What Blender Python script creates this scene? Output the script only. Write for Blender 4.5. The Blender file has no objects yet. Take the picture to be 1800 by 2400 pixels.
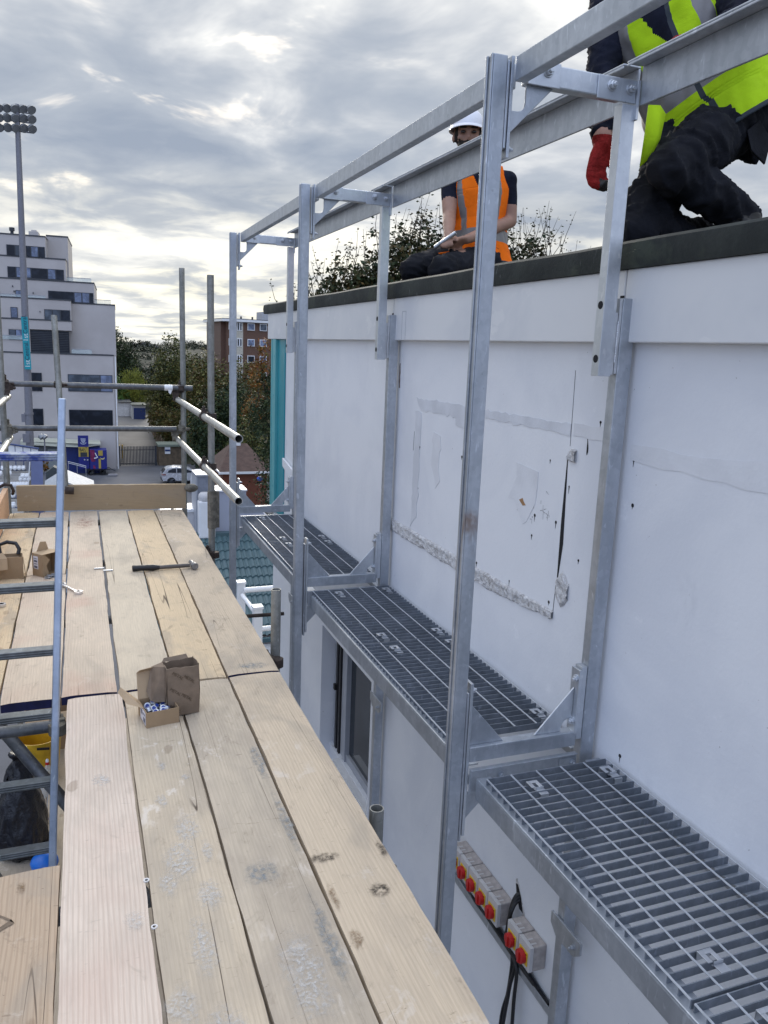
import bpy, bmesh, math, random
import numpy as np
from mathutils import Vector, Matrix, noise as mnoise
R = math.radians
SC = bpy.context.scene
COL = SC.collection
rnd = random.Random(11)
ORG = {}

# ------------------------------------------------------------------ mesh helpers
def basis(d):
    d = Vector(d).normalized()
    a = Vector((0, 0, 1)) if abs(d.z) < .9 else Vector((1, 0, 0))
    u = d.cross(a).normalized()
    return u, u.cross(d).normalized(), d

class MB:
    """collects shapes in world coordinates; build() links them as ONE mesh object"""
    def __init__(s):
        s.v, s.f, s.m = [], [], []
    def add(s, vs, fs, m=0):
        o = len(s.v)
        s.v += [Vector(v) for v in vs]
        for f in fs:
            s.f.append([i + o for i in f]); s.m.append(m)
        return s
    def box(s, x0, x1, y0, y1, z0, z1, m=0):
        vs = [(x, y, z) for z in (z0, z1) for y in (y0, y1) for x in (x0, x1)]
        return s.add(vs, [(0, 2, 3, 1), (4, 5, 7, 6), (0, 1, 5, 4), (2, 6, 7, 3), (0, 4, 6, 2), (1, 3, 7, 5)], m)
    def obox(s, c, half, rot=None, m=0):
        M = rot if rot is not None else Matrix.Identity(3)
        c = Vector(c)
        vs = [c + M @ Vector((sx * half[0], sy * half[1], sz * half[2])) for sz in (-1, 1) for sy in (-1, 1) for sx in (-1, 1)]
        return s.add(vs, [(0, 2, 3, 1), (4, 5, 7, 6), (0, 1, 5, 4), (2, 6, 7, 3), (0, 4, 6, 2), (1, 3, 7, 5)], m)
    def tube(s, p0, p1, r, r2=None, n=14, cap=True, m=0):
        p0, p1 = Vector(p0), Vector(p1)
        r2 = r if r2 is None else r2
        u, w, d = basis(p1 - p0)
        vs = []
        for p, q in ((p0, r), (p1, r2)):
            for i in range(n):
                a = 2 * math.pi * i / n
                vs.append(p + u * (q * math.cos(a)) + w * (q * math.sin(a)))
        fs = [(i, i + n, (i + 1) % n + n, (i + 1) % n) for i in range(n)]
        if cap:
            fs += [list(range(n)), list(range(2 * n - 1, n - 1, -1))]
        return s.add(vs, fs, m)
    def pipe(s, p0, p1, r, t=.004, n=18, m=0):
        """open-ended hollow tube"""
        p0, p1 = Vector(p0), Vector(p1)
        u, w, d = basis(p1 - p0)
        vs = []
        for p, q in ((p0, r), (p1, r), (p1, r - t), (p0, r - t)):
            for i in range(n):
                a = 2 * math.pi * i / n
                vs.append(p + u * (q * math.cos(a)) + w * (q * math.sin(a)))
        fs = []
        for k in range(4):
            a, b = k * n, ((k + 1) % 4) * n
            fs += [(a + i, b + i, b + (i + 1) % n, a + (i + 1) % n) for i in range(n)]
        return s.add(vs, fs, m)
    def path(s, pts, r, n=8, m=0, rs=None):
        pts = [Vector(p) for p in pts]
        N = len(pts); vs = []; u = None
        for k, p in enumerate(pts):
            d = (pts[min(k + 1, N - 1)] - pts[max(k - 1, 0)]).normalized()
            if u is None: u, w, _ = basis(d)
            else:
                u = (u - d * u.dot(d)).normalized(); w = u.cross(d)
            q = rs[k] if rs else r
            for i in range(n):
                a = 2 * math.pi * i / n
                vs.append(p + u * (q * math.cos(a)) + w * (q * math.sin(a)))
        fs = []
        for k in range(N - 1):
            for i in range(n):
                fs.append((k * n + i, k * n + n + i, k * n + n + (i + 1) % n, k * n + (i + 1) % n))
        fs += [list(range(n)), list(range(N * n - 1, N * n - n - 1, -1))]
        return s.add(vs, fs, m)
    def prism(s, poly, vec, m=0):
        """poly: list of 3D points, extruded along vec"""
        poly = [Vector(p) for p in poly]; vec = Vector(vec); n = len(poly)
        vs = poly + [p + vec for p in poly]
        fs = [list(range(n - 1, -1, -1)), list(range(n, 2 * n))]
        fs += [(i, (i + 1) % n, (i + 1) % n + n, i + n) for i in range(n)]
        return s.add(vs, fs, m)
    def lathe(s, c, prof, n=20, m=0, axis=(0, 0, 1)):
        u, w, d = basis(axis); c = Vector(c); vs = []
        for r, z in prof:
            for i in range(n):
                a = 2 * math.pi * i / n
                vs.append(c + u * (r * math.cos(a)) + w * (r * math.sin(a)) + d * z)
        fs = []
        for k in range(len(prof) - 1):
            for i in range(n):
                fs.append((k * n + i, k * n + (i + 1) % n, k * n + n + (i + 1) % n, k * n + n + i))
        if prof[0][0] > 1e-4: fs.append(list(range(n - 1, -1, -1)))
        if prof[-1][0] > 1e-4: fs.append(list(range((len(prof) - 1) * n, len(prof) * n)))
        return s.add(vs, fs, m)
    def ball(s, c, r, sc=(1, 1, 1), nu=14, nv=10, m=0, rot=None):
        c = Vector(c); vs = []; fs = []
        M = rot if rot is not None else Matrix.Identity(3)
        for j in range(nv + 1):
            t = math.pi * j / nv
            for i in range(nu):
                a = 2 * math.pi * i / nu
                vs.append(c + M @ Vector((r * sc[0] * math.sin(t) * math.cos(a), r * sc[1] * math.sin(t) * math.sin(a), r * sc[2] * math.cos(t))))
        for j in range(nv):
            for i in range(nu):
                fs.append((j * nu + i, j * nu + nu + i, j * nu + nu + (i + 1) % nu, j * nu + (i + 1) % nu))
        return s.add(vs, fs, m)
    def build(s, name, mats, parent=None, origin=None, smooth=False, bevel=0, seg=2, weld=False):
        if not isinstance(mats, (list, tuple)): mats = [mats]
        if parent is not None: o0 = ORG[parent.name]
        elif origin is not None: o0 = Vector(origin)
        else:
            xs = [v.x for v in s.v]; ys = [v.y for v in s.v]; zs = [v.z for v in s.v]
            o0 = Vector(((min(xs) + max(xs)) / 2, (min(ys) + max(ys)) / 2, min(zs)))
        me = bpy.data.meshes.new(name)
        me.from_pydata([v - o0 for v in s.v], [], s.f)
        for mt in mats: me.materials.append(mt)
        me.polygons.foreach_set('material_index', s.m)
        if weld:
            bm = bmesh.new(); bm.from_mesh(me)
            bmesh.ops.remove_doubles(bm, verts=bm.verts, dist=1e-5)
            bm.to_mesh(me); bm.free()
        if smooth:
            me.polygons.foreach_set('use_smooth', [True] * len(me.polygons))
        me.update()
        ob = bpy.data.objects.new(name, me); COL.objects.link(ob)
        if parent is not None:
            ob.parent = parent
        else:
            ob.location = o0
        ORG[ob.name] = o0.copy()
        if smooth:
            try: me.set_sharp_from_angle(angle=R(40))
            except Exception: pass
        if bevel:
            b = ob.modifiers.new('edge', 'BEVEL'); b.width = bevel; b.segments = seg; b.limit_method = 'ANGLE'; b.angle_limit = R(40)
            b.harden_normals = False
        return ob

def thing(name, label, cat, loc=(0, 0, 0), group=None):
    o = bpy.data.objects.new(name, None); COL.objects.link(o); o.location = loc
    o.empty_display_size = .1
    ORG[o.name] = Vector(loc)
    return tag(o, label, cat, group)
def tag(o, label, cat, group=None, kind=None):
    if label: o['label'] = label
    if cat: o['category'] = cat
    if group: o['group'] = group
    if kind: o['kind'] = kind
    return o
def struct(o):
    o['kind'] = 'structure'; return o
def dup(root, loc=None, rotz=None, scale=None, label=None, group=None, m=None):
    r = root.copy(); COL.objects.link(r)
    if loc is not None: r.location = loc
    if rotz is not None: r.rotation_euler = (0, 0, rotz)
    if scale is not None: r.scale = (scale,) * 3 if not isinstance(scale, (tuple, list)) else scale
    if label: r['label'] = label
    if group: r['group'] = group
    def kids(a, b):
        for ch in a.children:
            if ch == b: continue
            c = ch.copy(); COL.objects.link(c); c.parent = b
            kids(ch, c)
    kids(root, r)
    return r
def text_mesh(name, s, size, mat, M, parent=None, extrude=.002, align='CENTER'):
    """lettering as a real mesh; M is a 4x4 placing the text plane"""
    cu = bpy.data.curves.new(name, 'FONT'); cu.body = s; cu.size = size; cu.extrude = extrude
    cu.align_x = align; cu.align_y = 'CENTER'
    t = bpy.data.objects.new(name, cu); COL.objects.link(t)
    dg = bpy.context.evaluated_depsgraph_get()
    me = bpy.data.meshes.new_from_object(t.evaluated_get(dg))
    bpy.data.objects.remove(t)
    o0 = ORG[parent.name] if parent is not None else Vector((0, 0, 0))
    me.transform(Matrix.Translation(-o0) @ M)
    me.materials.clear(); me.materials.append(mat)
    ob = bpy.data.objects.new(name, me); COL.objects.link(ob)
    if parent is not None: ob.parent = parent
    ORG[ob.name] = o0.copy()
    return ob

# ------------------------------------------------------------------ materials
class NT:
    def __init__(s, mat):
        s.t = mat.node_tree; s.n = s.t.nodes; s.l = s.t.links
    def new(s, ty, **kw):
        nd = s.n.new(ty)
        for k, v in kw.items():
            if k.startswith('i_'):
                nd.inputs[k[2:].replace('_', ' ')].default_value = v
            else: setattr(nd, k, v)
        return nd
    def link(s, a, b): s.l.new(a, b)
    def val(s, sock, v):
        if hasattr(v, 'is_linked') or isinstance(v, bpy.types.NodeSocket): s.link(v, sock)
        else: sock.default_value = v
    def math(s, op, a, b=0., c=0., clamp=False):
        nd = s.new('ShaderNodeMath', operation=op); nd.use_clamp = clamp
        s.val(nd.inputs[0], a); s.val(nd.inputs[1], b)
        if op in ('MULTIPLY_ADD', 'SMOOTH_MIN', 'COMPARE', 'WRAP'): s.val(nd.inputs[2], c)
        return nd.outputs[0]
    def mix(s, f, a, b, bt='MIX'):
        nd = s.new('ShaderNodeMix'); nd.data_type = 'RGBA'; nd.blend_type = bt
        s.val(nd.inputs['Factor'], f)
        for k, v in ((6, a), (7, b)):
            s.val(nd.inputs[k], (*v, 1) if isinstance(v, (tuple, list)) and len(v) == 3 else v)
        return nd.outputs[2]
    def ss(s, x, a, b):
        nd = s.new('ShaderNodeMapRange', interpolation_type='SMOOTHSTEP')
        s.val(nd.inputs[0], x); nd.inputs[1].default_value = a; nd.inputs[2].default_value = b
        return nd.outputs[0]
    def noise(s, vec, scale, detail=4, rough=.55, dist=0., sc=None, off=None):
        if sc is not None or off is not None:
            mp = s.new('ShaderNodeMapping'); s.link(vec, mp.inputs[0])
            if sc is not None: mp.inputs['Scale'].default_value = sc
            if off is not None: mp.inputs['Location'].default_value = off
            vec = mp.outputs[0]
        nd = s.new('ShaderNodeTexNoise'); s.link(vec, nd.inputs['Vector'])
        nd.inputs['Scale'].default_value = scale; nd.inputs['Detail'].default_value = detail
        nd.inputs['Roughness'].default_value = rough; nd.inputs['Distortion'].default_value = dist
        return nd.outputs['Fac']

def newmat(name):
    m = bpy.data.materials.new(name); m.use_nodes = True
    b = m.node_tree.nodes['Principled BSDF']
    t = NT(m); co = t.new('ShaderNodeTexCoord').outputs['Object']
    return m, t, b, co
def bump(t, b, h, strength=.3, dist=.01):
    nd = t.new('ShaderNodeBump'); nd.inputs['Strength'].default_value = strength; nd.inputs['Distance'].default_value = dist
    t.link(h, nd.inputs['Height']); t.link(nd.outputs[0], b.inputs['Normal'])
def plain(name, c, rough=.6, metal=0., var=.18, scale=6., bmp=0., bscale=60., c2=None, spec=.5):
    """colour with a broken-up second tone, never quite flat"""
    m, t, b, co = newmat(name)
    n = t.noise(co, scale, 5, .6)
    c2 = c2 or tuple(x * (1 - var) for x in c)
    t.link(t.mix(t.ss(n, .35, .65), c, c2), b.inputs['Base Color'])
    n2 = t.noise(co, scale * 2.3, 3)
    t.link(t.math('MULTIPLY_ADD', n2, .3, rough - .15, clamp=True), b.inputs['Roughness'])
    b.inputs['Metallic'].default_value = metal
    b.inputs['Specular IOR Level'].default_value = spec
    if bmp: bump(t, b, t.noise(co, bscale, 3), bmp, .005)
    return m
def galv(name, c=(.56, .59, .63), dark=(.38, .41, .45), rough=.42, rust=0., metal=.75, grime=.0):
    """galvanised steel: soft spangle, run marks, dull grey patches"""
    m, t, b, co = newmat(name)
    v = t.new('ShaderNodeTexVoronoi'); v.inputs['Scale'].default_value = 55; t.link(co, v.inputs['Vector'])
    sc = t.new('ShaderNodeSeparateColor'); t.link(v.outputs['Color'], sc.inputs[0])
    n1 = t.noise(co, 5, 5, .6, .6)
    n2 = t.noise(co, 9, 4, .55, .3, sc=(2.2, 2.2, .35))
    f = t.math('ADD', t.math('MULTIPLY', sc.outputs[0], .12), t.math('ADD', t.math('MULTIPLY', n1, .7), t.math('MULTIPLY', n2, .5)))
    col = t.mix(t.ss(f, .45, 1.0), dark, c)
    hi = t.ss(t.noise(co, 16, 3, .5, 1.0, sc=(3, 3, .8)), .62, .75)
    col = t.mix(t.math('MULTIPLY', hi, .55), col, tuple(min(.85, x * 1.35) for x in c))
    dk = t.ss(t.noise(co, 40, 4, .7), .66, .74)
    col = t.mix(t.math('MULTIPLY', dk, .35), col, (.16, .17, .18))
    if rust:
        rn = t.ss(t.noise(co, 7, 5, .65, .5, sc=(1, 1, .25)), .66 - rust * .2, .78 - rust * .15)
        col = t.mix(t.math('MULTIPLY', rn, .8), col, (.23, .13, .07))
    if grime:
        gn = t.ss(t.noise(co, 5, 5, .65, .3, sc=(1, 1, .4)), .45, .75)
        col = t.mix(t.math('MULTIPLY', gn, grime), col, (.12, .13, .10))
    t.link(col, b.inputs['Base Color'])
    b.inputs['Metallic'].default_value = metal
    t.link(t.math('MULTIPLY_ADD', n1, .3, rough - .1), b.inputs['Roughness'])
    bump(t, b, t.math('ADD', n2, t.noise(co, 140, 2)), .12, .002)
    return m
def wood(name, c1, c2, seed, ring=.5, grey=.3, dirt=.35, pink=0., crack=.8, grain=.5, knot=.7, paint=0.):
    """sawn scaffold board; grain runs along local Y"""
    m, t, b, co0 = newmat(name)
    mp = t.new('ShaderNodeMapping'); t.link(co0, mp.inputs[0]); mp.inputs['Location'].default_value = (seed * 3.7, seed * 5.3, seed * 1.9)
    co = mp.outputs[0]
    # growth rings that swerve round the knots
    w = t.new('ShaderNodeTexWave', wave_type='BANDS', bands_direction='X')
    mw = t.new('ShaderNodeMapping'); t.link(co, mw.inputs[0]); mw.inputs['Scale'].default_value = (1, .16, 1)
    t.link(mw.outputs[0], w.inputs['Vector'])
    w.inputs['Scale'].default_value = 26; w.inputs['Distortion'].default_value = 11; w.inputs['Detail'].default_value = 2; w.inputs['Detail Scale'].default_value = .26; w.inputs['Detail Roughness'].default_value = .55
    fib = t.noise(co, 60, 4, .65, 0, sc=(4, .12, 1))
    base = t.mix(t.math('MULTIPLY', t.ss(w.outputs['Fac'], .45, 1.0), ring), c1, c2)
    base = t.mix(t.math('MULTIPLY', t.ss(fib, .35, .72), grain), base, tuple(x * .72 for x in c1))
    big = t.noise(co, 2.6, 5, .62, .4, sc=(2, .8, 1))
    base = t.mix(t.math('MULTIPLY', t.ss(big, .42, .68), grey), base, (.315, .285, .245))
    if pink:
        pk = t.ss(t.noise(co, 2.0, 3, .5), .5, .68)
        base = t.mix(t.math('MULTIPLY', pk, pink), base, (.45, .24, .20))
    # scuffs and boot dirt
    d1 = t.ss(t.noise(co, 9, 6, .72, .8, sc=(1.6, .9, 1)), .55, .74)
    base = t.mix(t.math('MULTIPLY', d1, min(1, dirt * 1.35)), base, (.19, .16, .125))
    sm = t.ss(t.noise(co, 1.7, 4, .6, .8, sc=(2.4, 1, 1), off=(4, 2, 6)), .50, .66)
    base = t.mix(t.math('MULTIPLY', sm, min(.6, dirt)), base, (.30, .28, .245))
    d2 = t.ss(t.noise(co, 34, 4, .7, .4, sc=(.5, 1.8, 1)), .665, .70)
    base = t.mix(t.math('MULTIPLY', d2, .7 * min(1, dirt * 2)), base, (.09, .07, .055))
    lt = t.ss(t.noise(co, 7, 6, .75, .5), .62, .72)
    base = t.mix(t.math('MULTIPLY', lt, .25 + paint), base, (.66, .63, .58))
    # knots: sparse, irregular, dark-hearted ovals
    kw = t.new('ShaderNodeTexNoise'); t.link(co, kw.inputs['Vector']); kw.inputs['Scale'].default_value = 14; kw.inputs['Detail'].default_value = 3
    ka = t.new('ShaderNodeVectorMath', operation='MULTIPLY_ADD'); t.link(kw.outputs['Color'], ka.inputs[0]); ka.inputs[1].default_value = (.035, .05, 0); t.link(co, ka.inputs[2])
    kv = t.new('ShaderNodeTexVoronoi'); mk = t.new('ShaderNodeMapping'); t.link(ka.outputs[0], mk.inputs[0]); mk.inputs['Scale'].default_value = (6.5, 3.0, .01)
    t.link(mk.outputs[0], kv.inputs['Vector']); kv.inputs['Scale'].default_value = 1; kv.inputs['Randomness'].default_value = 1
    kd = kv.outputs['Distance']; kc = t.new('ShaderNodeSeparateColor'); t.link(kv.outputs['Color'], kc.inputs[0])
    kon = t.math('GREATER_THAN', kc.outputs[0], .42)
    ks = t.math('MULTIPLY', t.ss(kd, .095, .05), kon)
    kr = t.math('MULTIPLY', t.math('MULTIPLY', t.ss(kd, .055, .085), t.ss(kd, .125, .09)), kon)
    base = t.mix(t.math('MULTIPLY', ks, knot * .6), base, (.22, .165, .115))
    base = t.mix(t.math('MULTIPLY', kr, knot * .5), base, (.16, .115, .08))
    # handling scuffs across the grain
    sc_ = t.noise(co, 10, 5, .7, .3, sc=(.8, 4.5, 1), off=(2, 9, 4))
    scm = t.math('MULTIPLY', t.ss(sc_, .62, .68), t.ss(t.noise(co, 3.5, 3, .5, 0, off=(5, 1, 2)), .48, .6))
    base = t.mix(t.math('MULTIPLY', scm, .55 * min(1, dirt * 2.2)), base, (.17, .13, .095))
    if paint:
        pn_ = t.math('MULTIPLY', t.ss(t.noise(co, 13, 6, .72, .5, sc=(1, .7, 1), off=(1, 4, 7)), .55, .64), t.ss(t.noise(co, 2.4, 2, .5, 0, off=(3, 8, 1)), .46, .6))
        base = t.mix(t.math('MULTIPLY', pn_, min(1, paint * 2.2)), base, (.66, .645, .61))
    # long drying splits
    cn = t.noise(co, 3.2, 1.6, .4, 0, sc=(3.6, .085, 1))
    cr = t.ss(t.math('ABSOLUTE', t.math('SUBTRACT', cn, .5)), .0045, .0012)
    cm = t.ss(t.noise(co, 2.2, 2, .5, 0, sc=(2, .4, 1), off=(7, 3, 1)), .50, .58)
    cr = t.math('MULTIPLY', t.math('MULTIPLY', cr, cm), crack)
    base = t.mix(cr, base, (.055, .04, .03))
    base = t.mix(1.0, base, (1.04, .96, .885), 'MULTIPLY')
    t.link(base, b.inputs['Base Color'])
    b.inputs['Roughness'].default_value = .82; b.inputs['Specular IOR Level'].default_value = .25
    h = t.math('ADD', t.math('MULTIPLY', fib, .5), t.math('SUBTRACT', t.math('MULTIPLY', w.outputs['Fac'], .35), t.math('MULTIPLY', cr, 2.5)))
    bump(t, b, h, .35, .003)
    return m
def emis(name, c, s=1.):
    m, t, b, co = newmat(name)
    b.inputs['Base Color'].default_value = (*c, 1); b.inputs['Emission Color'].default_value = (*c, 1); b.inputs['Emission Strength'].default_value = s
    return m
def glass_dark(name, c=(.02, .025, .03), rough=.06, spec=.6):
    m, t, b, co = newmat(name)
    n = t.noise(co, .9, 4, .6, .8)
    t.link(t.mix(t.ss(n, .4, .7), c, tuple(x * 2.2 for x in c)), b.inputs['Base Color'])
    b.inputs['Roughness'].default_value = rough; b.inputs['Specular IOR Level'].default_value = spec
    return m
def clear_glass(name, tint=(.75, .9, .88), a=.22):
    m, t, b, co = newmat(name)
    b.inputs['Base Color'].default_value = (*tint, 1); b.inputs['Roughness'].default_value = .05
    b.inputs['Alpha'].default_value = a
    return m

# ------------------------------------------------------------------ camera, sky, sun
def make_camera():
    cd = bpy.data.cameras.new('camera'); ob = bpy.data.objects.new('camera', cd); COL.objects.link(ob)
    pitch, yaw, roll = R(11.573), R(21.119), R(2.2866)
    d = Vector((math.sin(yaw) * math.cos(pitch), math.cos(yaw) * math.cos(pitch), -math.sin(pitch)))
    r = Vector((math.cos(yaw), -math.sin(yaw), 0)); u = r.cross(d)
    c, s = math.cos(roll), math.sin(roll)
    r2 = r * c + u * s; u2 = u * c - r * s
    M = Matrix((r2, u2, -d)).transposed().to_4x4()
    M.translation = (0, 0, 1.45)
    ob.matrix_world = M
    cd.sensor_fit = 'VERTICAL'; cd.sensor_height = 36; cd.sensor_width = 27; cd.lens = 1860 / 2400 * 36
    cd.clip_start = .05; cd.clip_end = 3000
    SC.camera = ob
make_camera()

SUN_EL, SUN_AZ = R(21), R(12)      # azimuth measured from +Y towards +X
SUN_DIR = Vector((math.sin(SUN_AZ) * math.cos(SUN_EL), math.cos(SUN_AZ) * math.cos(SUN_EL), math.sin(SUN_EL)))
def make_world():
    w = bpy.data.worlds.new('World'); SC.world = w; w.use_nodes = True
    t = NT(w); bg = t.n['Background']
    g = t.new('ShaderNodeTexCoord').outputs['Generated']
    sky = t.new('ShaderNodeTexSky', sky_type='NISHITA'); sky.sun_disc = False
    sky.sun_elevation = SUN_EL; sky.sun_rotation = SUN_AZ; sky.air_density = 1.2; sky.dust_density = 1.5
    s = t.new('ShaderNodeSeparateXYZ'); t.link(g, s.inputs[0])
    z = t.math('MAXIMUM', s.outputs[2], 0.0)
    k = t.math('DIVIDE', 1.0, t.math('ADD', z, .11))
    c = t.new('ShaderNodeCombineXYZ'); t.link(t.math('MULTIPLY', s.outputs[0], k), c.inputs[0]); t.link(t.math('MULTIPLY', s.outputs[1], k), c.inputs[1])
    p = c.outputs[0]
    n1 = t.noise(p, .80, 5, .50, .35, sc=(1, .9, 1), off=(3.1, 1.7, 0))
    n2 = t.noise(p, 2.6, 5, .55, .3, sc=(1, .85, 1), off=(.4, 5.2, 0))
    n3 = t.noise(p, .42, 2, .5, .2, off=(8.2, 2.6, 0))
    f = t.math('ADD', t.math('MULTIPLY', n1, .54), t.math('ADD', t.math('MULTIPLY', n2, .32), t.math('MULTIPLY', n3, .22)))
    # cloud sheet: blue-grey bellies, pale thin parts
    ramp = t.new('ShaderNodeValToRGB'); t.link(f, ramp.inputs[0])
    e = ramp.color_ramp.elements
    e[0].position = .42; e[0].color = (.245, .285, .355, 1)
    e[1].position = .70; e[1].color = (.88, .865, .825, 1)
    for pos, col in ((.50, (.33, .365, .42)), (.56, (.41, .435, .475)), (.62, (.56, .57, .58))):
        q = ramp.color_ramp.elements.new(pos); q.color = (*col, 1)
    # a little blue shows through the thinnest places
    gap = t.math('MULTIPLY', t.ss(n2, .56, .70), t.ss(n3, .50, .62))
    sk = t.new('ShaderNodeVectorMath', operation='SCALE'); t.link(sky.outputs[0], sk.inputs[0]); sk.inputs['Scale'].default_value = .09
    col = t.mix(t.math('MULTIPLY', gap, .35), ramp.outputs[0], sk.outputs[0])
    # low sun behind the cloud: brighter, warmer towards it and along the horizon
    dt = t.new('ShaderNodeVectorMath', operation='DOT_PRODUCT'); t.link(g, dt.inputs[0]); dt.inputs[1].default_value = SUN_DIR
    d = t.math('MAXIMUM', dt.outputs['Value'], 0)
    glow = t.math('POWER', d, 4)
    thin = t.ss(f, .50, .70)
    col = t.mix(t.math('MULTIPLY', t.math('MULTIPLY', glow, thin), .7), col, (.98, .965, .91))
    low = t.math('MULTIPLY', t.ss(z, .22, .03), t.math('POWER', d, 3))
    col = t.mix(t.math('MULTIPLY', low, t.math('MULTIPLY_ADD', t.ss(n2, .42, .60), .62, .25)), col, (.88, .83, .67))
    # unseen sky overhead and behind: brightness and blue added to light deck and wall
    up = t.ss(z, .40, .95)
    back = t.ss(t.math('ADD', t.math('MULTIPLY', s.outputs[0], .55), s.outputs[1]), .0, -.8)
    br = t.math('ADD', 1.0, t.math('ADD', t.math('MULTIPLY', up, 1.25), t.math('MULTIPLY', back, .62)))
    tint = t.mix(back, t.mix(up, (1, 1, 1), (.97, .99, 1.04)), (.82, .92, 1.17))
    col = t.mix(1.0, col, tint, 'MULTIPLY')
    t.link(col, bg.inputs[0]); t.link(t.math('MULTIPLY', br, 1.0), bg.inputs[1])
    return w
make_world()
sl = bpy.data.lights.new('sun', 'SUN'); sl.energy = 1.4; sl.angle = R(20); sl.color = (1, .93, .82)
so = bpy.data.objects.new('sun', sl); COL.objects.link(so)
so.rotation_euler = SUN_DIR.to_track_quat('Z', 'Y').to_euler(); so.location = SUN_DIR * 50
SC.view_settings.view_transform = 'Standard'; SC.view_settings.look = 'None'; SC.view_settings.gamma = 1; SC.view_settings.exposure = .56
SC.cycles.use_denoising = True
SC.cycles.max_bounces = 6; SC.cycles.diffuse_bounces = 3; SC.cycles.glossy_bounces = 3; SC.cycles.transparent_max_bounces = 8; SC.cycles.transmission_bounces = 3
# ------------------------------------------------------------------ material set
M = {}
M['galv'] = galv('galvanised_steel')
M['galv_rust'] = galv('galvanised_rusty', rust=.25, grime=.2)
M['galv_new'] = galv('galvanised_bright', (.66, .69, .72), (.5, .53, .57), .34)
M['grate'] = galv('grating_steel', (.25, .275, .315), (.15, .17, .195), .5, metal=.4)
M['rod'] = galv('grating_rods', (.60, .63, .67), (.45, .48, .52), .38, metal=.6)
M['bolt'] = galv('bolt_steel', (.22, .23, .25), (.1, .1, .11), .4)
M['zinc'] = galv('zinc_plate', (.7, .72, .74), (.5, .52, .55), .28)
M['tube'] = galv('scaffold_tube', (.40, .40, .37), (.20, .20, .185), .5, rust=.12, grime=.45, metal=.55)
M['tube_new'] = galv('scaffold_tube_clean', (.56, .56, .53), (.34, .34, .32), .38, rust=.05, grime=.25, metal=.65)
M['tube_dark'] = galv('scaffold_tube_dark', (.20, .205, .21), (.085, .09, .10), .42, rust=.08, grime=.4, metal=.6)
M['tube_in'] = plain('tube_inside', (.03, .03, .035), .8)
M['coupler'] = plain('rusty_coupler', (.075, .055, .045), .75, .3, .5, 30, .5, 120)
M['coupler_pale'] = plain('weathered_coupler', (.20, .185, .15), .75, .3, .45, 30, .5, 120)
M['hole'] = plain('dark_hole', (.012, .012, .014), .9)
M['navy'] = plain('navy_board_end', (.012, .014, .075), .6, 0, .4, 20)
M['felt'] = plain('roofing_felt', (.028, .034, .031), .85, 0, .5, 8, .6, 150, c2=(.055, .062, .055))
M['turq'] = plain('turquoise_trim', (.012, .27, .33), .35, 0, .08, 4)
M['turq_pale'] = plain('turquoise_trim_pale', (.10, .40, .43), .4, 0, .08, 4)
M['upvc'] = plain('white_plastic', (.78, .79, .80), .35, 0, .05, 3)
M['grey_frame'] = plain('grey_frame', (.36, .38, .42), .5, 0, .1, 5)
M['glass'] = glass_dark('dark_glass')
M['black'] = plain('black_rubber', (.012, .012, .014), .45, 0, .3, 12)
M['red'] = plain('red_plastic', (.50, .012, .012), .35, 0, .15, 20)
M['yellow'] = plain('yellow_plastic', (.78, .52, .015), .4, 0, .12, 20)
M['lightgrey'] = plain('light_grey_plastic', (.56, .55, .55), .5, 0, .08, 15)
M['dusty'] = plain('dusty_grey_plastic', (.46, .42, .40), .8, 0, .25, 25)

def wall_paint():
    m, t, b, co = newmat('white_masonry_paint')
    n = t.noise(co, 1.3, 6, .6, .4)
    col = t.mix(t.ss(n, .38, .70), (.75, .765, .79), (.66, .68, .72))
    st = t.ss(t.noise(co, 3.1, 6, .7, .6, sc=(1, 1, .45)), .60, .76)
    col = t.mix(t.math('MULTIPLY', st, .35), col, (.50, .52, .56))
    lt = t.ss(t.noise(co, 5, 6, .7, .2), .63, .72)
    col = t.mix(t.math('MULTIPLY', lt, .4), col, (.87, .88, .9))
    sp = t.ss(t.noise(co, 55, 3, .6), .745, .77)
    col = t.mix(t.math('MULTIPLY', sp, .75), col, (.22, .21, .20))
    t.link(col, b.inputs['Base Color']); b.inputs['Roughness'].default_value = .7; b.inputs['Specular IOR Level'].default_value = .3
    bump(t, b, t.math('ADD', t.noise(co, 70, 4, .6), t.math('MULTIPLY', t.noise(co, 6, 3), 1.5)), .22, .004)
    return m
M['wall'] = wall_paint()
def fascia_paint():
    m, t, b, co = newmat('fascia_board')
    n = t.noise(co, 1.5, 5, .6, .3)
    col = t.mix(t.ss(n, .4, .68), (.70, .71, .72), (.60, .62, .65))
    n2 = t.ss(t.noise(co, 2.2, 4, .6, .2, sc=(1, 1, 2.2)), .60, .63)
    col = t.mix(t.math('MULTIPLY', n2, .4), col, (.78, .785, .785))
    t.link(col, b.inputs['Base Color']); b.inputs['Roughness'].default_value = .38
    return m
M['fascia'] = fascia_paint()
M['patch'] = plain('old_paint_patch', (.66, .68, .72), .75, 0, .14, 5, .2, 80)
M['patch2'] = plain('faint_paint_patch', (.72, .735, .765), .75, 0, .12, 3, .2, 80)
def rubble():
    m, t, b, co = newmat('hacked_render')
    n = t.noise(co, 38, 6, .7, .8)
    col = t.mix(t.ss(n, .40, .62), (.86, .86, .86), (.60, .59, .59))
    n2 = t.ss(t.noise(co, 16, 6, .7, 1.2), .60, .66)
    col = t.mix(t.math('MULTIPLY', n2, .75), col, (.26, .21, .17))
    t.link(col, b.inputs['Base Color']); b.inputs['Roughness'].default_value = .9
    bump(t, b, t.noise(co, 45, 6, .75, .8), .9, .03)
    return m
M['rubble'] = rubble()
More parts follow.
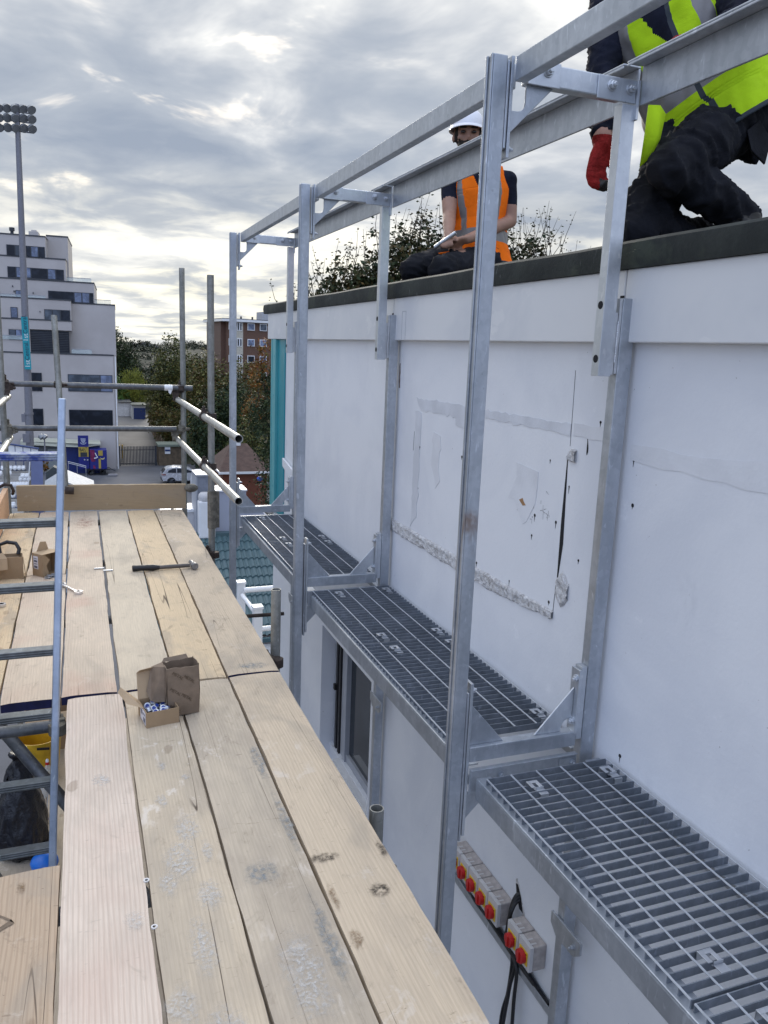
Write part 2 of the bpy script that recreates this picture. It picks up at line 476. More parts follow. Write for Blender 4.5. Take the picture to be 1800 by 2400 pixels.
def felt_mat():
    m, t, b, co = newmat('mossy_roof_edge')
    n = t.noise(co, 6, 6, .65, .3, sc=(1, 1, 1))
    col = t.mix(t.ss(n, .35, .7), (.012, .016, .0155), (.030, .036, .032))
    dr = t.ss(t.noise(co, 26, 5, .65, .4, sc=(1, 1, .22)), .60, .72)
    pa = t.ss(t.noise(co, 2.2, 3, .5, 0), .50, .62)
    col = t.mix(t.math('MULTIPLY', t.math('MULTIPLY', dr, pa), .9), col, (.27, .30, .29))
    ms = t.ss(t.noise(co, 3.5, 5, .65, .4), .55, .72)
    col = t.mix(t.math('MULTIPLY', ms, .55), col, (.06, .075, .05))
    t.link(col, b.inputs['Base Color']); b.inputs['Roughness'].default_value = .8
    bump(t, b, t.noise(co, 60, 5, .7), .5, .006)
    return m
M['edge'] = felt_mat()

# ------------------------------------------------------------------ scaffold boards
def board(x0, x1, y0, y1, mat, label, seed, skew0=0., skew1=0., zt=0., ends=(0, 0), group='scaffold boards of the deck', name='scaffold_board', th=.038, jig=.0022):
    """plank with slightly ragged edges; ends=(near,far) painted navy"""
    r = random.Random(seed); n = max(14, int((y1 - y0) * 16))
    cx, cy = (x0 + x1) / 2, (y0 + y1) / 2
    mb = MB(); ring = []
    nx = 6
    ja = [r.gauss(0, jig) for _ in range(n + 1)]; jb = [r.gauss(0, jig) for _ in range(n + 1)]
    for k in range(2):
        for a in (ja, jb):
            for i in range(1, n): a[i] = (a[i] * 2 + a[i - 1]) / 3
    top = []; bot = []
    for i in range(n + 1):
        f = i / n
        rowt, rowb = [], []
        for j in range(nx + 1):
            g = j / nx
            x = x0 + (x1 - x0) * g + (ja[i] if j == 0 else 0) + (jb[i] if j == nx else 0)
            s = (skew0 * (1 - f) + skew1 * f) * (g - .5)
            y = y0 + (y1 - y0) * f + s
            w = mnoise.noise((x * 6 + seed, y * .8, seed)) * .0018 - (abs(g - .5) * 2) ** 2 * .0014
            e = .003 if j in (0, nx) else 0
            rowt.append((x, y, zt + w - e)); rowb.append((x, y, zt - th))
        top.append(rowt); bot.append(rowb)
    W = nx + 1
    vs = [p for row in top for p in row] + [p for row in bot for p in row]
    o = (n + 1) * W; fs = []; ms = []
    for i in range(n):
        for j in range(nx):
            a = i * W + j
            fs.append((a, a + 1, a + W + 1, a + W)); ms.append(0)
            fs.append((o + a, o + a + W, o + a + W + 1, o + a + 1)); ms.append(0)
        a = i * W; fs.append((a, a + W, o + a + W, o + a)); ms.append(0)
        a = i * W + nx; fs.append((a, o + a, o + a + W, a + W)); ms.append(0)
    for j in range(nx):
        fs.append((j, o + j, o + j + 1, j + 1)); ms.append(1 if ends[0] else 0)
        a = n * W + j; fs.append((a, a + 1, o + a + 1, o + a)); ms.append(1 if ends[1] else 0)
    mb.v = [Vector(v) for v in vs]; mb.f = [list(f) for f in fs]; mb.m = ms
    ob = mb.build(name, [mat, M['navy']], origin=(cx, cy, zt))
    return tag(ob, label, 'scaffold board', group)

PALE = ((.63, .565, .47), (.50, .43, .34))
WARM = ((.65, .545, .38), (.53, .42, .275))
TAN = ((.58, .51, .40), (.45, .385, .29))
W_ = lambda n, c, s, **k: wood('board_' + n, c[0], c[1], s, **k)
wd = [
    W_('a', WARM, 1, ring=.35, grey=.12, dirt=.5, pink=.25, crack=.6),
    W_('b', PALE, 2, ring=.35, grey=.2, dirt=.35, crack=1, pink=.15),
    W_('c', PALE, 3, ring=.4, grey=.25, dirt=.35, pink=.35, crack=1),
    W_('d', ((.61, .56, .455), (.52, .46, .36)), 4, ring=.15, grey=.3, dirt=.25, crack=.6, knot=.3),
    W_('e', WARM, 5, ring=.2, grey=.12, dirt=.45, crack=.9, knot=.4),
    W_('f', TAN, 6, ring=.2, grey=.35, dirt=.45, crack=.6, paint=.15),
    W_('g', ((.46, .375, .285), (.33, .255, .185)), 7, ring=.55, grey=.2, dirt=.45, crack=.8),
    W_('h', ((.66, .60, .535), (.50, .42, .36)), 8, ring=.55, grey=.10, dirt=.16, crack=1, pink=.15),
    W_('i', ((.56, .505, .405), (.44, .39, .30)), 9, ring=.4, grey=.35, dirt=.3, crack=.9, paint=.3),
    W_('j', ((.52, .475, .39), (.40, .36, .29)), 10, ring=.3, grey=.5, dirt=.35, crack=.9, paint=.2),
    W_('k', TAN, 12, ring=.3, grey=.3, dirt=.35, crack=.7, paint=.2),
]
G_ = 'boards of the working deck'
board(-.572, -.356, 3.29, 5.21, wd[0], 'warm brown board along the left toe board, nearer half', 21, ends=(1, 0), group=G_)
board(-.575, -.358, 5.225, 7.10, wd[0], 'warm brown board along the left toe board, far half', 22, group=G_)
board(-.346, -.120, 3.285, 5.155, wd[1], 'pale board second from the left, its near end over the ladder gap', 23, ends=(1, 0), group=G_)
board(-.346, -.124, 5.17, 7.10, wd[1], 'pale board second from the left, far half by the end toe board', 24, group=G_)
board(-.112, .100, 3.295, 7.09, wd[2], 'pale board with pinkish stain at its far end, under the ratchet spanner', 25, ends=(1, 0), group=G_)
board(.117, .338, 3.292, 7.07, wd[3], 'smooth grey-cream board under the black end of the hammer handle', 26, ends=(1, 0), group=G_)
board(.348, .565, 3.325, 7.05, wd[4], 'yellowish board crossed by the middle of the hammer', 27, group=G_)
board(.574, .808, 3.335, 7.03, wd[5], 'greyish outer board under the hammer head, blue smear on its near end', 28, ends=(1, 0), group=G_)
board(-.330, -.101, -1.2, 2.15, wd[6], 'darker brown short-ended board in front of the ladder gap', 31, ends=(0, 1), group=G_, skew1=.02)
board(-.092, .119, -1.2, 3.270, wd[7], 'clean pale new board with strong grain beside the ladder gap', 32, ends=(0, 1), group=G_)
board(.130, .339, -1.2, 3.272, wd[8], 'weathered board with white paint splashes under the box of nuts', 33, ends=(0, 1), group=G_)
board(.349, .568, -1.2, 3.305, wd[9], 'greyest weathered board, right of the box of nuts', 34, group=G_)
board(.579, .802, -1.2, 3.318, wd[10], 'outermost near board with a dark notch, next to the steel posts', 35, ends=(0, 1), group=G_)

# painted smear near the joint, on the outer board
def smear(pts, z, mat, parent, name):
    mb = MB(); mb.add([(x, y, z) for x, y in pts], [list(range(len(pts)))]); return mb.build(name, mat, parent)

# toe boards
tb1 = W_('toe_end', ((.37, .30, .20), (.27, .21, .135)), 14, ring=.25, grey=.15, dirt=.3, crack=.3, knot=.9)
tb2 = W_('toe_side', ((.60, .40, .26), (.48, .31, .19)), 15, ring=.25, grey=.05, dirt=.3, crack=.4)
def toe_board(p0, p1, z0, z1, th, mat, label):
    p0, p1 = Vector((p0[0], p0[1], 0)), Vector((p1[0], p1[1], 0)); d = (p1 - p0); L = d.length; d.normalize()
    n = Vector((-d.y, d.x, 0)); mb = MB(); N = 30; r = random.Random(5)
    vs = []
    for i in range(N + 1):
        for (a, z) in ((0, z0), (1, z0), (1, z1), (0, z1)):
            q = p0 + d * (L * i / N) + n * (th * a)
            vs.append((q.x, q.y, z + (r.gauss(0, .0012) if z == z1 else 0)))
    fs = [(i * 4 + k, i * 4 + (k + 1) % 4, i * 4 + 4 + (k + 1) % 4, i * 4 + 4 + k) for i in range(N) for k in range(4)]
    fs += [(3, 2, 1, 0), (N * 4, N * 4 + 1, N * 4 + 2, N * 4 + 3)]
    # local frame: grain along local Y
    c = (p0 + p1) / 2; ang = math.atan2(d.y, d.x) - math.pi / 2
    Mi = (Matrix.Translation((c.x, c.y, z0)) @ Matrix.Rotation(ang, 4, 'Z') @ Matrix.Rotation(math.pi / 2, 4, 'Y')).inverted()
    mb.v = [Mi @ Vector(v) for v in vs]; mb.f = [list(f) for f in fs]; mb.m = [0] * len(fs)
    ob = mb.build('toe_board', mat, origin=(0, 0, 0))
    ob.matrix_world = Mi.inverted()
    return tag(ob, label, 'toe board', 'toe boards edging the deck')
toe_board((-.522, 7.135), (.842, 7.035), .006, .222, .038, tb1, 'brown toe board standing across the far end of the deck')
toe_board((-.60, 2.9), (-.575, 7.02), .004, .226, .036, tb2, 'orange-brown toe board standing along the left edge of the deck')

# ------------------------------------------------------------------ scaffold
scaf = thing('scaffold', 'weathered tube-and-coupler scaffold carrying the plank deck, with guard rails', 'scaffold', (0, 3, -12))
TR = .02415
def tube(name, a, b, mat='tube', cap=True):
    mb = MB(); mb.pipe(a, b, TR, .004, 20)
    return mb.build(name, [M[mat]], scaf, smooth=True)
def coupler(p, a1, a2, mat='coupler', bolt=True):
    """double coupler: two clamp halves wrapped round the crossing tubes plus flap bolts"""
    p = Vector(p); a1 = Vector(a1).normalized(); a2 = Vector(a2).normalized(); mb = MB()
    n = a1.cross(a2).normalized()
    p1, p2 = p - n * .027, p + n * .027
    for q, a in ((p1, a1), (p2, a2)):
        mb.tube(q - a * .022, q + a * .022, .034, n=12)
    Mx = Matrix((a1, a2, n)).transposed()
    mb.obox(p, (.03, .03, .012), Mx)
    for q, a, s in ((p1, a2, 1), (p2, a1, -1)):
        mb.tube(q + a * .03, q + a * .075, .008, n=8); mb.tube(q + a * .055, q + a * .07, .0145, n=6)
        mb.obox(q + a * .042, (.012, .012, .02), Mx)
    return mb.build('coupler', M[mat], scaf, bevel=.003)
# far corner standards, right-hand standards, short ones
tube('standard', (.875, 7.385, -12), (.868, 7.375, 2.075))
tube('standard', (.875, 5.745, -12), (.87, 5.755, 1.905))
tube('standard', (.872, 3.70, -12), (.868, 3.675, .275))
tube('standard', (.875, 2.22, -12), (.872, 2.215, -.04))
tube('standard', (-.612, 7.08, -12), (-.598, 7.30, 1.9))
tube('standard', (-.62, 3.2, -12), (-.62, 3.2, -.1))
tube('brace', (-.141, 7.075, .19), (-.181, 7.40, 1.62))
# guard rails
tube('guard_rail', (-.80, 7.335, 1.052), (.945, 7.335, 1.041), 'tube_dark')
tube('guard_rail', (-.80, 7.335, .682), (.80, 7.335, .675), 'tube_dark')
tube('guard_rail', (.822, 4.425, .928), (.815, 7.50, .938), 'tube_new')
tube('guard_rail', (.822, 4.425, .572), (.815, 7.50, .576), 'tube_new')
tube('guard_rail', (-.565, 2.2, .945), (-.568, 7.46, .935), 'tube_new')
tube('guard_rail', (-.565, 2.2, .585), (-.568, 7.46, .585), 'tube_new')
# ledgers and transoms under the deck
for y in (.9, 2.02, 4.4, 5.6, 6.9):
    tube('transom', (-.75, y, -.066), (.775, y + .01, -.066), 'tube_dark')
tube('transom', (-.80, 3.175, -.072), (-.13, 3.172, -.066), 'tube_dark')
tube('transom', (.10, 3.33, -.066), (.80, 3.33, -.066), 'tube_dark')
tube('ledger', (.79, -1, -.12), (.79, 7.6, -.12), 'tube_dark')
tube('ledger', (-.63, -1, -.12), (-.63, 7.6, -.12))
tube('ledger', (.845, -1, -2.12), (.845, 7.6, -2.12))
tube('ledger', (-.63, -1, -2.12), (-.63, 7.6, -2.12))
tube('brace', (-.62, 3.62, .14), (.16, 2.80, -.62), 'tube_dark')
tube('brace', (-.60, 3.3, -.3), (-.60, 5.2, -2.1))
# couplers
for p, a, b, mt in (((.845, 7.36, 1.04), (1, 0, 0), (0, 0, 1), 'coupler'), ((.845, 7.36, .675), (1, 0, 0), (0, 0, 1), 'coupler_pale'),
                    ((.80, 7.36, .985), (1, 0, 0), (0, 1, 0), 'coupler'), ((.79, 7.36, .62), (1, 0, 0), (0, 1, 0), 'coupler_pale'),
                    ((.846, 5.75, .933), (0, 1, 0), (0, 0, 1), 'coupler'), ((.846, 5.75, .574), (0, 1, 0), (0, 0, 1), 'coupler'),
                    ((-.58, 7.34, 1.05), (1, 0, 0), (0, 0, 1), 'coupler'), ((-.575, 7.34, .68), (1, 0, 0), (0, 0, 1), 'coupler_pale'),
                    ((-.57, 7.30, .99), (0, 1, 0), (1, 0, 0), 'coupler'), ((-.57, 7.30, .63), (0, 1, 0), (1, 0, 0), 'coupler_pale'),
                    ((-.17, 7.33, 1.05), (1, 0, 0), (0, 0, 1), 'coupler'),                     ((.835, 3.62, -.085), (0, 1, 0), (0, 0, 1), 'coupler'), ((-.13, 3.18, -.07), (1, 0, 0), (0, 0, 1), 'coupler_pale'),
                    ((.86, 5.72, -.08), (0, 1, 0), (0, 0, 1), 'coupler'), ((.80, 2.0, -.125), (0, 1, 0), (0, 0, 1), 'coupler')):
    coupler(p, a, b, mt)
# sleeve joint on the second standard
mb = MB(); mb.tube((.872, 5.745, .115), (.872, 5.745, .395), .032, n=14); mb.box(.872, .925, 5.733, 5.757, .12, .39)
for z in (.16, .25, .35): mb.tube((.89, 5.72, z), (.89, 5.77, z), .012, n=6)
mb.build('sleeve_coupler', M['coupler_pale'], scaf, bevel=.004)
# collar clips that hold the toe boards
mb = MB(); mb.tube((-.145, 7.03, .195), (-.075, 7.03, .19), .033, n=12); mb.build('coupler', M['coupler'], scaf, smooth=True)
mb = MB(); mb.path([(-.64, 7.05, .23), (-.60, 7.02, .255), (-.55, 7.01, .25), (-.535, 7.02, .20), (-.545, 7.05, .17)], .013, 8); mb.build('board_clip', M['coupler'], scaf, smooth=True)
mb = MB(); mb.ball((.885, 7.02, .19), .06, (1, .7, .62)); mb.build('board_clip', M['coupler_pale'], scaf, smooth=True)
# ragged white tape round the far rail
mb = MB(); mb.lathe((.735, 7.335, 1.042), [(.0255, -.035), (.0275, -.02), (.0265, 0), (.0275, .02), (.0255, .035)], 14, axis=(1, 0, 0)); mb.prism([(.73, 7.308, 1.03), (.765, 7.308, 1.02), (.75, 7.308, .985), (.735, 7.308, 1.0)], (0, .001, 0))
mb.build('tape', M['upvc'], scaf, smooth=True)

# ladder through the gap
lad = thing('ladder', 'grey steel ladder with blue-stained top rung, standing through the deck gap', 'ladder', (-.3, 2.7, -2))
M['ladder'] = galv('ladder_steel', (.52, .59, .70), (.34, .40, .50), .4, grime=.25)
M['rung'] = galv('ladder_rung', (.25, .27, .28), (.13, .14, .145), .45, grime=.4)
M['rung_blue'] = plain('blue_painted_rung', (.05, .08, .30), .4, .4, .6, 30, c2=(.35, .39, .45))
def ladp(z, x=0.):                      # centre line of the right stile at height z
    return Vector((-.1320 + x + (z - 0) * .0555, 3.070 + z * .198, z))
def stile(x):
    a, b = ladp(-2.0, x), ladp(1.215, x); d = (b - a).normalized()
    sx = Vector((1, 0, 0)); sx = (sx - d * sx.dot(d)).normalized(); sy = d.cross(sx)
    mb = MB(); mb.obox((a + b) / 2, (.0135, .03, (b - a).length / 2), Matrix((sx, sy, d)).transposed())
    return mb.build('stile', M['ladder'], lad, bevel=.006, seg=3)
stile(0); stile(-.42)
for i, z in enumerate((1.000, .752, .512, .270, .032, -.222, -.470, -.72, -.97, -1.22, -1.47, -1.72)):
    a, b = ladp(z, -.010), ladp(z, -.41)
    mb = MB(); mb.obox((a + b) / 2, ((a - b).length / 2, .017, .0145), Matrix.Rotation(.19, 3, 'X'))
    for q in (-.009, 0, .009):
        mb.obox((a + b) / 2 + Vector((0, -.0172, q)), ((a - b).length / 2, .0022, .0026), Matrix.Rotation(.19, 3, 'X'))
    mb.build('rung', M['rung_blue'] if i == 0 else M['rung'], lad, bevel=.004)

# ------------------------------------------------------------------ galvanised walkway frame
fr = thing('steel_frame', 'new galvanised steel access frame of posts, rails and brackets bolted along the white wall', 'steel frame', (1.45, 3.4, -12))
FY = (2.27, 4.42, 6.60)
def bolt(mb, c, axis, r=.0125, h=.012):
    a = Vector(axis).normalized(); c = Vector(c)
    mb.tube(c, c + a * .003, r * 1.35, n=14); mb.tube(c + a * .003, c + a * (.003 + h), r, n=6); mb.tube(c + a * (.003 + h), c + a * (.012 + h), r * .55, n=8)
for k, Y in enumerate(FY):
    far = k == 2
    g = M['galv'] if k else M['galv_rust']
    x0, x1 = (1.158, 1.211) if k == 0 else (1.153, 1.206)
    mb = MB(); mb.box(x0 + .006, x1, Y, Y + .042, -12, 2.31)
    mb.box(x0, x0 + .0062, Y, Y + .012, -12, 2.31); mb.box(x0, x0 + .0062, Y + .030, Y + .042, -12, 2.31)
    mb.build('post', g, fr, bevel=.004)
    mb = MB(); mb.box(1.213, 1.222, Y + .003, Y + .05, 2.055, 2.30); mb.build('end_plate', M['galv'], fr, bevel=.003)
    mb = MB(); mb.box(1.2245, 1.2345, Y + .001, Y + .052, 2.03, 2.312); bolt(mb, (1.2345, Y + .026, 2.06), (1, 0, 0), .01); mb.build('end_plate', M['galv'], fr, bevel=.003)
    # upper cross bar with bolted lap plates
    mb = MB(); mb.box(1.285, 1.63, Y + .004, Y + .046, 2.246, 2.309); mb.build('crossbar', M['galv_new'], fr, bevel=.004)
    mb = MB(); mb.box(1.282, 1.392, Y - .002, Y + .0035, 2.243, 2.312); bolt(mb, (1.348, Y - .002, 2.284), (0, -1, 0)); mb.build('lap_plate', M['galv_new'], fr, bevel=.002)
    mb = MB(); mb.box(1.527, 1.668, Y - .003, Y + .0035, 2.238, 2.306); mb.box(1.6685, 1.678, Y - .012, Y + .0035, 2.19, 2.306)
    bolt(mb, (1.577, Y - .003, 2.279), (0, -1, 0)); bolt(mb, (1.647, Y - .003, 2.277), (0, -1, 0)); mb.build('lap_plate', M['galv_new'], fr, bevel=.003)
    # upper gusset with a rounded notch
    poly = [(1.2365, 2.10), (1.2365, 2.168)] + [(1.262 + .026 * math.sin(a), 2.194 - .026 * math.cos(a)) for a in (0, .4, .8, 1.2, 1.57)] + [(1.288, 2.2455), (1.38, 2.2455)]
    mb = MB(); mb.prism([(x, Y + .017, z) for x, z in poly], (0, .008, 0)); mb.build('gusset', M['galv'], fr, bevel=.0015)
    # hanging inner post
    mb = MB(); mb.box(1.625, 1.675, Y, Y + .042, 1.390, 2.236)
    for z in (1.447, 1.622): mb.tube((1.6265, Y + .021, z), (1.6235, Y + .021, z), .0135, n=14, m=1)
    mb.build('hanger', [M['galv_new'], M['hole']], fr, bevel=.003)
    # hinge plates joining hanger and wall post
    mb = MB(); mb.box(1.6765, 1.686, Y + .004, Y + .04, 1.396, 1.60); mb.box(1.688, 1.6985, Y + .002, Y + .042, 1.40, 1.645)
    rr = random.Random(k)
    for i in range(16): mb.ball((1.690, Y + .002, 1.44 + i * .0085), .005, (1, .8, .9 + rr.random()), 6, 5)
    mb.build('hinge_plate', M['zinc'], fr, bevel=.002)
    # wall post
    mb = MB(); mb.box(1.700, 1.756, Y, Y + .045, -12, 1.648); mb.build('wall_post', M['galv'], fr, bevel=.003)
    # lower cross bar, plates, gussets
    mb = MB(); mb.box(1.236, 1.674, Y, Y + .042, .036, .093); mb.build('crossbar', M['galv'], fr, bevel=.003)
    mb = MB(); mb.box(1.236, 1.674, Y - .022, Y - .002, .012, .016); mb.box(1.236, 1.674, Y - .012, Y - .004, -.078, .0118)
    bolt(mb, (1.36, Y - .012, -.022), (0, -1, 0), .011); bolt(mb, (1.655, Y - .012, -.018), (0, -1, 0), .011)
    mb.box(1.60, 1.674, Y - .0165, Y - .0122, -.07, .0)
    mb.build('crossbar', M['galv'], fr, bevel=.002)
    mb = MB(); mb.box(1.213, 1.2225, Y + .002, Y + .046, -.27, .30); mb.build('end_plate', M['galv'], fr, bevel=.003)
    mb = MB(); mb.box(1.2245, 1.2355, Y + .001, Y + .05, -.25, .333); bolt(mb, (1.2355, Y + .026, .30), (1, 0, 0), .01); mb.build('end_plate', M['galv_new'], fr, bevel=.004)
    mb = MB(); mb.prism([(1.2365, Y + .018, .0935), (1.376, Y + .018, .0935), (1.2365, Y + .018, .252)], (0, .007, 0)); mb.build('gusset', M['galv'], fr, bevel=.0015)
    poly = [(1.505, .0935), (1.615, .0935)] + [(1.645 - .030 * math.cos(a), .0935 + .046 * math.sin(a)) for a in (.3, .7, 1.1, 1.5)] + [(1.660, .142), (1.660, .262)]
    mb = MB(); mb.prism([(x, Y + .018, z) for x, z in poly], (0, .007, 0)); mb.build('gusset', M['galv_new'], fr, bevel=.0015)
    mb = MB(); mb.box(1.662, 1.673, Y - .004, Y + .046, .085, .335); mb.box(1.675, 1.6985, Y + .002, Y + .044, .06, .345)
    bolt(mb, (1.6615, Y + .012, .30), (-1, -.4, 0), .0115); bolt(mb, (1.6615, Y + .012, .135), (-1, -.4, 0), .0115)
    mb.build('end_plate', M['galv_new'], fr, bevel=.005)
    # bracket under the beam
    mb = MB(); mb.prism([(1.2365, Y + .018, -.09), (1.345, Y + .018, -.09), (1.2365, Y + .018, -.20)], (0, .007, 0)); mb.build('gusset', M['galv'], fr, bevel=.0015)
    mb = MB(); mb.prism([(1.688, Y + .07, -.715), (1.688, Y + .07, -.765), (1.688, Y + .03, -.80), (1.688, Y - .09, -.80), (1.688, Y - .13, -.765), (1.688, Y - .13, -.715)], (.0095, 0, 0)); bolt(mb, (1.688, Y - .09, -.755), (-1, 0, 0), .009); mb.build('bracket', M['galv_rust'], fr, bevel=.004)
# long members
def rail(name, *boxes, mat='galv', bevel=.003):
    mb = MB()
    for b in boxes: mb.box(*b)
    return mb.build(name, M[mat], fr, bevel=bevel)
for a, b in ((-.6, 2.2685), (2.3245, 4.4185), (4.4745, 6.5985)):
    rail('front_rail', (1.236, 1.272, a, b, 2.241, 2.311))
    rail('front_rail_plate', (1.2355, 1.262, b - .004, b + .0005, 2.235, 2.318), mat='galv_new', bevel=.001) if False else None
for a, b in ((-.6, 2.262), (2.28, 4.41), (4.43, 6.63)):
    rail('back_rail', (1.6805, 1.689, a, b, 2.232, 2.346), (1.622, 1.6895, a, b, 2.3465, 2.3535), (1.6215, 1.6265, a, b, 2.338, 2.346))
for a, b in ((-.6, 2.238), (2.33, 4.388), (4.48, 6.57)):
    rail('outer_beam', (1.25, 1.2565, a, b, -.088, -.0145), (1.25, 1.306, a, b, -.0142, -.008), (1.257, 1.30, a, b, -.088, -.082))
    rail('inner_beam', (1.755, 1.7625, a, b, -.088, -.0145), (1.700, 1.7625, a, b if b < 2.3 else b, -.0142, -.008))
# grating panels
def grating(y0, y1, label):
    g = thing('grating_panel', label, 'grating', (1.5, (y0 + y1) / 2, -.008), 'galvanised grating panels of the walkway')
    mb = MB(); n = int(round((y1 - y0) / .0406)); p = (y1 - y0) / n
    for i in range(n + 1):
        y = y0 + p * i
        mb.box(1.262, 1.753, y - .0016, y + .0016, -.0075, .0165)
    mb.build('bars', M['grate'], g); mb = MB()
    for x in (1.263, 1.357, 1.458, 1.558, 1.655, 1.7515):
        r = .0032
        pts = [(x, y0 + p * i * .5, .0152 + (.0007 if i % 2 == 0 else 0)) for i in range(2 * n + 1)]
        mb.path(pts, r if x < 1.74 else .0022, 6)
    mb.build('rods', M['rod'], g)
    for x, y in ((1.40, y1 - .10), (1.705, y1 - .09), (1.40, y0 + .075), (1.705, y0 + .07)):
        c = MB(); c.box(x - .021, x - .007, y - .002, y + .024, .0195, .0222); c.box(x + .007, x + .021, y - .002, y + .024, .0195, .0222); c.box(x - .021, x + .021, y + .0242, y + .036, .0195, .0222)
        c.box(x - .021, x + .021, y + .0362, y + .0388, -.004, .0222); c.box(x - .006, x + .024, y - .0045, y - .0022, .010, .0222); c.box(x - .006, x + .026, y - .034, y - .0046, .0105, .0132); c.box(x - .006, x + .026, y - .0366, y - .0342, -.006, .0132)
        c.box(x - .0068, x + .0068, y - .002, y + .024, .008, .010, 0)
        c.build('clip', M['zinc'], g, bevel=.001)
    return g
grating(1.190, 2.185, 'nearest whole grating panel, in the lower right of the walkway')
gp = grating(.17, 1.178, 'grating panel cut off by the lower right corner of the photo')
mb = MB()
for x in (1.60, 1.63, 1.675): bolt(mb, (x, 1.18, .0), (0, -1, 0), .006, .012)
mb.path([(1.545, 1.20, .019), (1.70, 1.20, .019)], .009, 10); mb.build('splice', M['zinc'], gp)
grating(2.505, 3.490, 'grating panel just beyond the nearest post, its clips beside the gusset')
grating(3.500, 4.400, 'grating panel starting under the middle cross bar')
grating(4.660, 5.640, 'grating panel between the middle and far posts, nearer one')
grating(5.652, 6.565, 'farthest grating panel, ending at the far cross bar')
# ------------------------------------------------------------------ the white building
bld = thing('white_building', 'white painted flat-roofed building with dark felt roof edge and turquoise corner trim', 'building', (3, 3, -12))
Wx = 1.775
mb = MB()
def wallbox(y0, y1, z0, z1, x0=Wx, x1=2.0): mb.box(x0, x1, y0, y1, z0, z1)
wallbox(-3, 4.70, -12, 1.6); wallbox(5.88, 7.66, -12, 1.6); wallbox(4.70, 5.88, -.757, 1.6); wallbox(4.70, 5.88, -12, -1.80, 1.86)
mb.build('wall', M['wall'], bld)
mb = MB(); mb.box(2.0, 9.5, 7.45, 7.66, -12, 1.7); mb.box(2.0, 9.5, -3, -2.8, -12, 1.7); mb.box(9.3, 9.5, -2.8, 7.45, -12, 1.7); mb.build('wall', M['wall'], bld)
mb = MB()
for a, b in ((-3, 2.312), (2.318, 4.462), (4.468, 6.642), (6.648, 7.83)): mb.box(1.735, 1.80, a, b, 1.505, 1.7445)
mb.build('fascia', M['fascia'], bld, bevel=.004)
mb = MB(); mb.box(1.734, 1.7348, 2.314, 2.337, 1.505, 1.66); mb.box(1.734, 1.7348, 4.463, 4.485, 1.505, 1.66); mb.build('cut_slot', M['hole'], bld)
mb = MB(); N = 60
pr = [(1.722, 1.745), (1.716, 1.79), (1.722, 1.826), (1.74, 1.838), (1.83, 1.836), (1.875, 1.80), (1.875, 1.745)]
for i in range(N):
    ya, yb = -3 + 10.97 * i / N, -3 + 10.97 * (i + 1) / N
    def ring(y): 
        w = mnoise.noise((y * 1.7, 3, 1)) * .006
        return [(x + (mnoise.noise((y * 4, x * 9, z * 9)) * .002), y, z + (w if z > 1.78 else 0)) for x, z in pr]
    a, b_ = ring(ya), ring(yb); n = len(pr)
    mb.add(a + b_, [(j, (j + 1) % n, n + (j + 1) % n, n + j) for j in range(n)] + ([list(range(n - 1, -1, -1))] if i == 0 else []) + ([list(range(n, 2 * n))] if i == N - 1 else []))
mb.build('roof_edge', M['edge'], bld, smooth=True, weld=True)
mb = MB(); mb.box(1.876, 9.5, -3, 7.9, 1.72, 1.822); mb.build('roof', M['felt'], bld)
# far corner trim
mb = MB(); mb.box(1.762, 1.774, 7.235, 7.50, -.16, 1.504); mb.build('corner_trim', M['turq'], bld, bevel=.002)
mb = MB(); mb.box(1.738, 1.79, 7.503, 7.63, -.16, 1.504); mb.box(1.74, 1.79, 7.66, 7.70, -.16, 1.72)
for z in (1.35, .98, .62, .1): mb.tube((1.7385, 7.56, z), (1.734, 7.56, z), .009, n=8)
mb.build('corner_trim', M['turq_pale'], bld, bevel=.004)
mb = MB(); mb.prism([(1.768, 7.22, .42), (1.768, 6.67, .335), (1.768, 6.67, .27), (1.768, 6.9, .262), (1.768, 7.21, .345)], (-.022, 0, 0)); mb.build('flashing', M['wall'], bld, bevel=.003)
# recessed window under the walkway
wn = MB()
X = 1.905
wn.box(X - .02, X + .04, 5.795, 5.86, -1.80, -.757); wn.box(X - .012, X + .05, 5.70, 5.752, -1.80, -.757); wn.box(X - .02, X + .045, 5.60, 5.66, -1.80, -.757)
wn.box(X - .03, X + .045, 5.52, 5.575, -1.80, -.757); wn.box(X - .015, X + .045, 4.70, 5.52, -1.80, -1.735)
wobj = wn.build('window', M['grey_frame'], bld, bevel=.003)
mb = MB(); mb.box(X + .01, X + .018, 4.70, 5.80, -1.74, -.757); mb.build('pane', M['glass'], wobj)
mb = MB(); mb.box(X - .03, X + .0, 5.752, 5.795, -1.80, -.757); mb.box(X - .035, X - .005, 5.662, 5.70, -1.80, -.757); mb.build('gasket', M['black'], wobj)
mb = MB(); mb.box(X - .05, X - .012, 5.765, 5.80, -.86, -.82); mb.box(X - .05, X - .012, 5.765, 5.80, -1.29, -1.24); mb.build('hinge', M['black'], wobj, bevel=.004)
mb = MB(); mb.box(1.80, X + .03, 4.70, 5.60, -1.825, -1.802); mb.build('sill', M['upvc'], wobj)
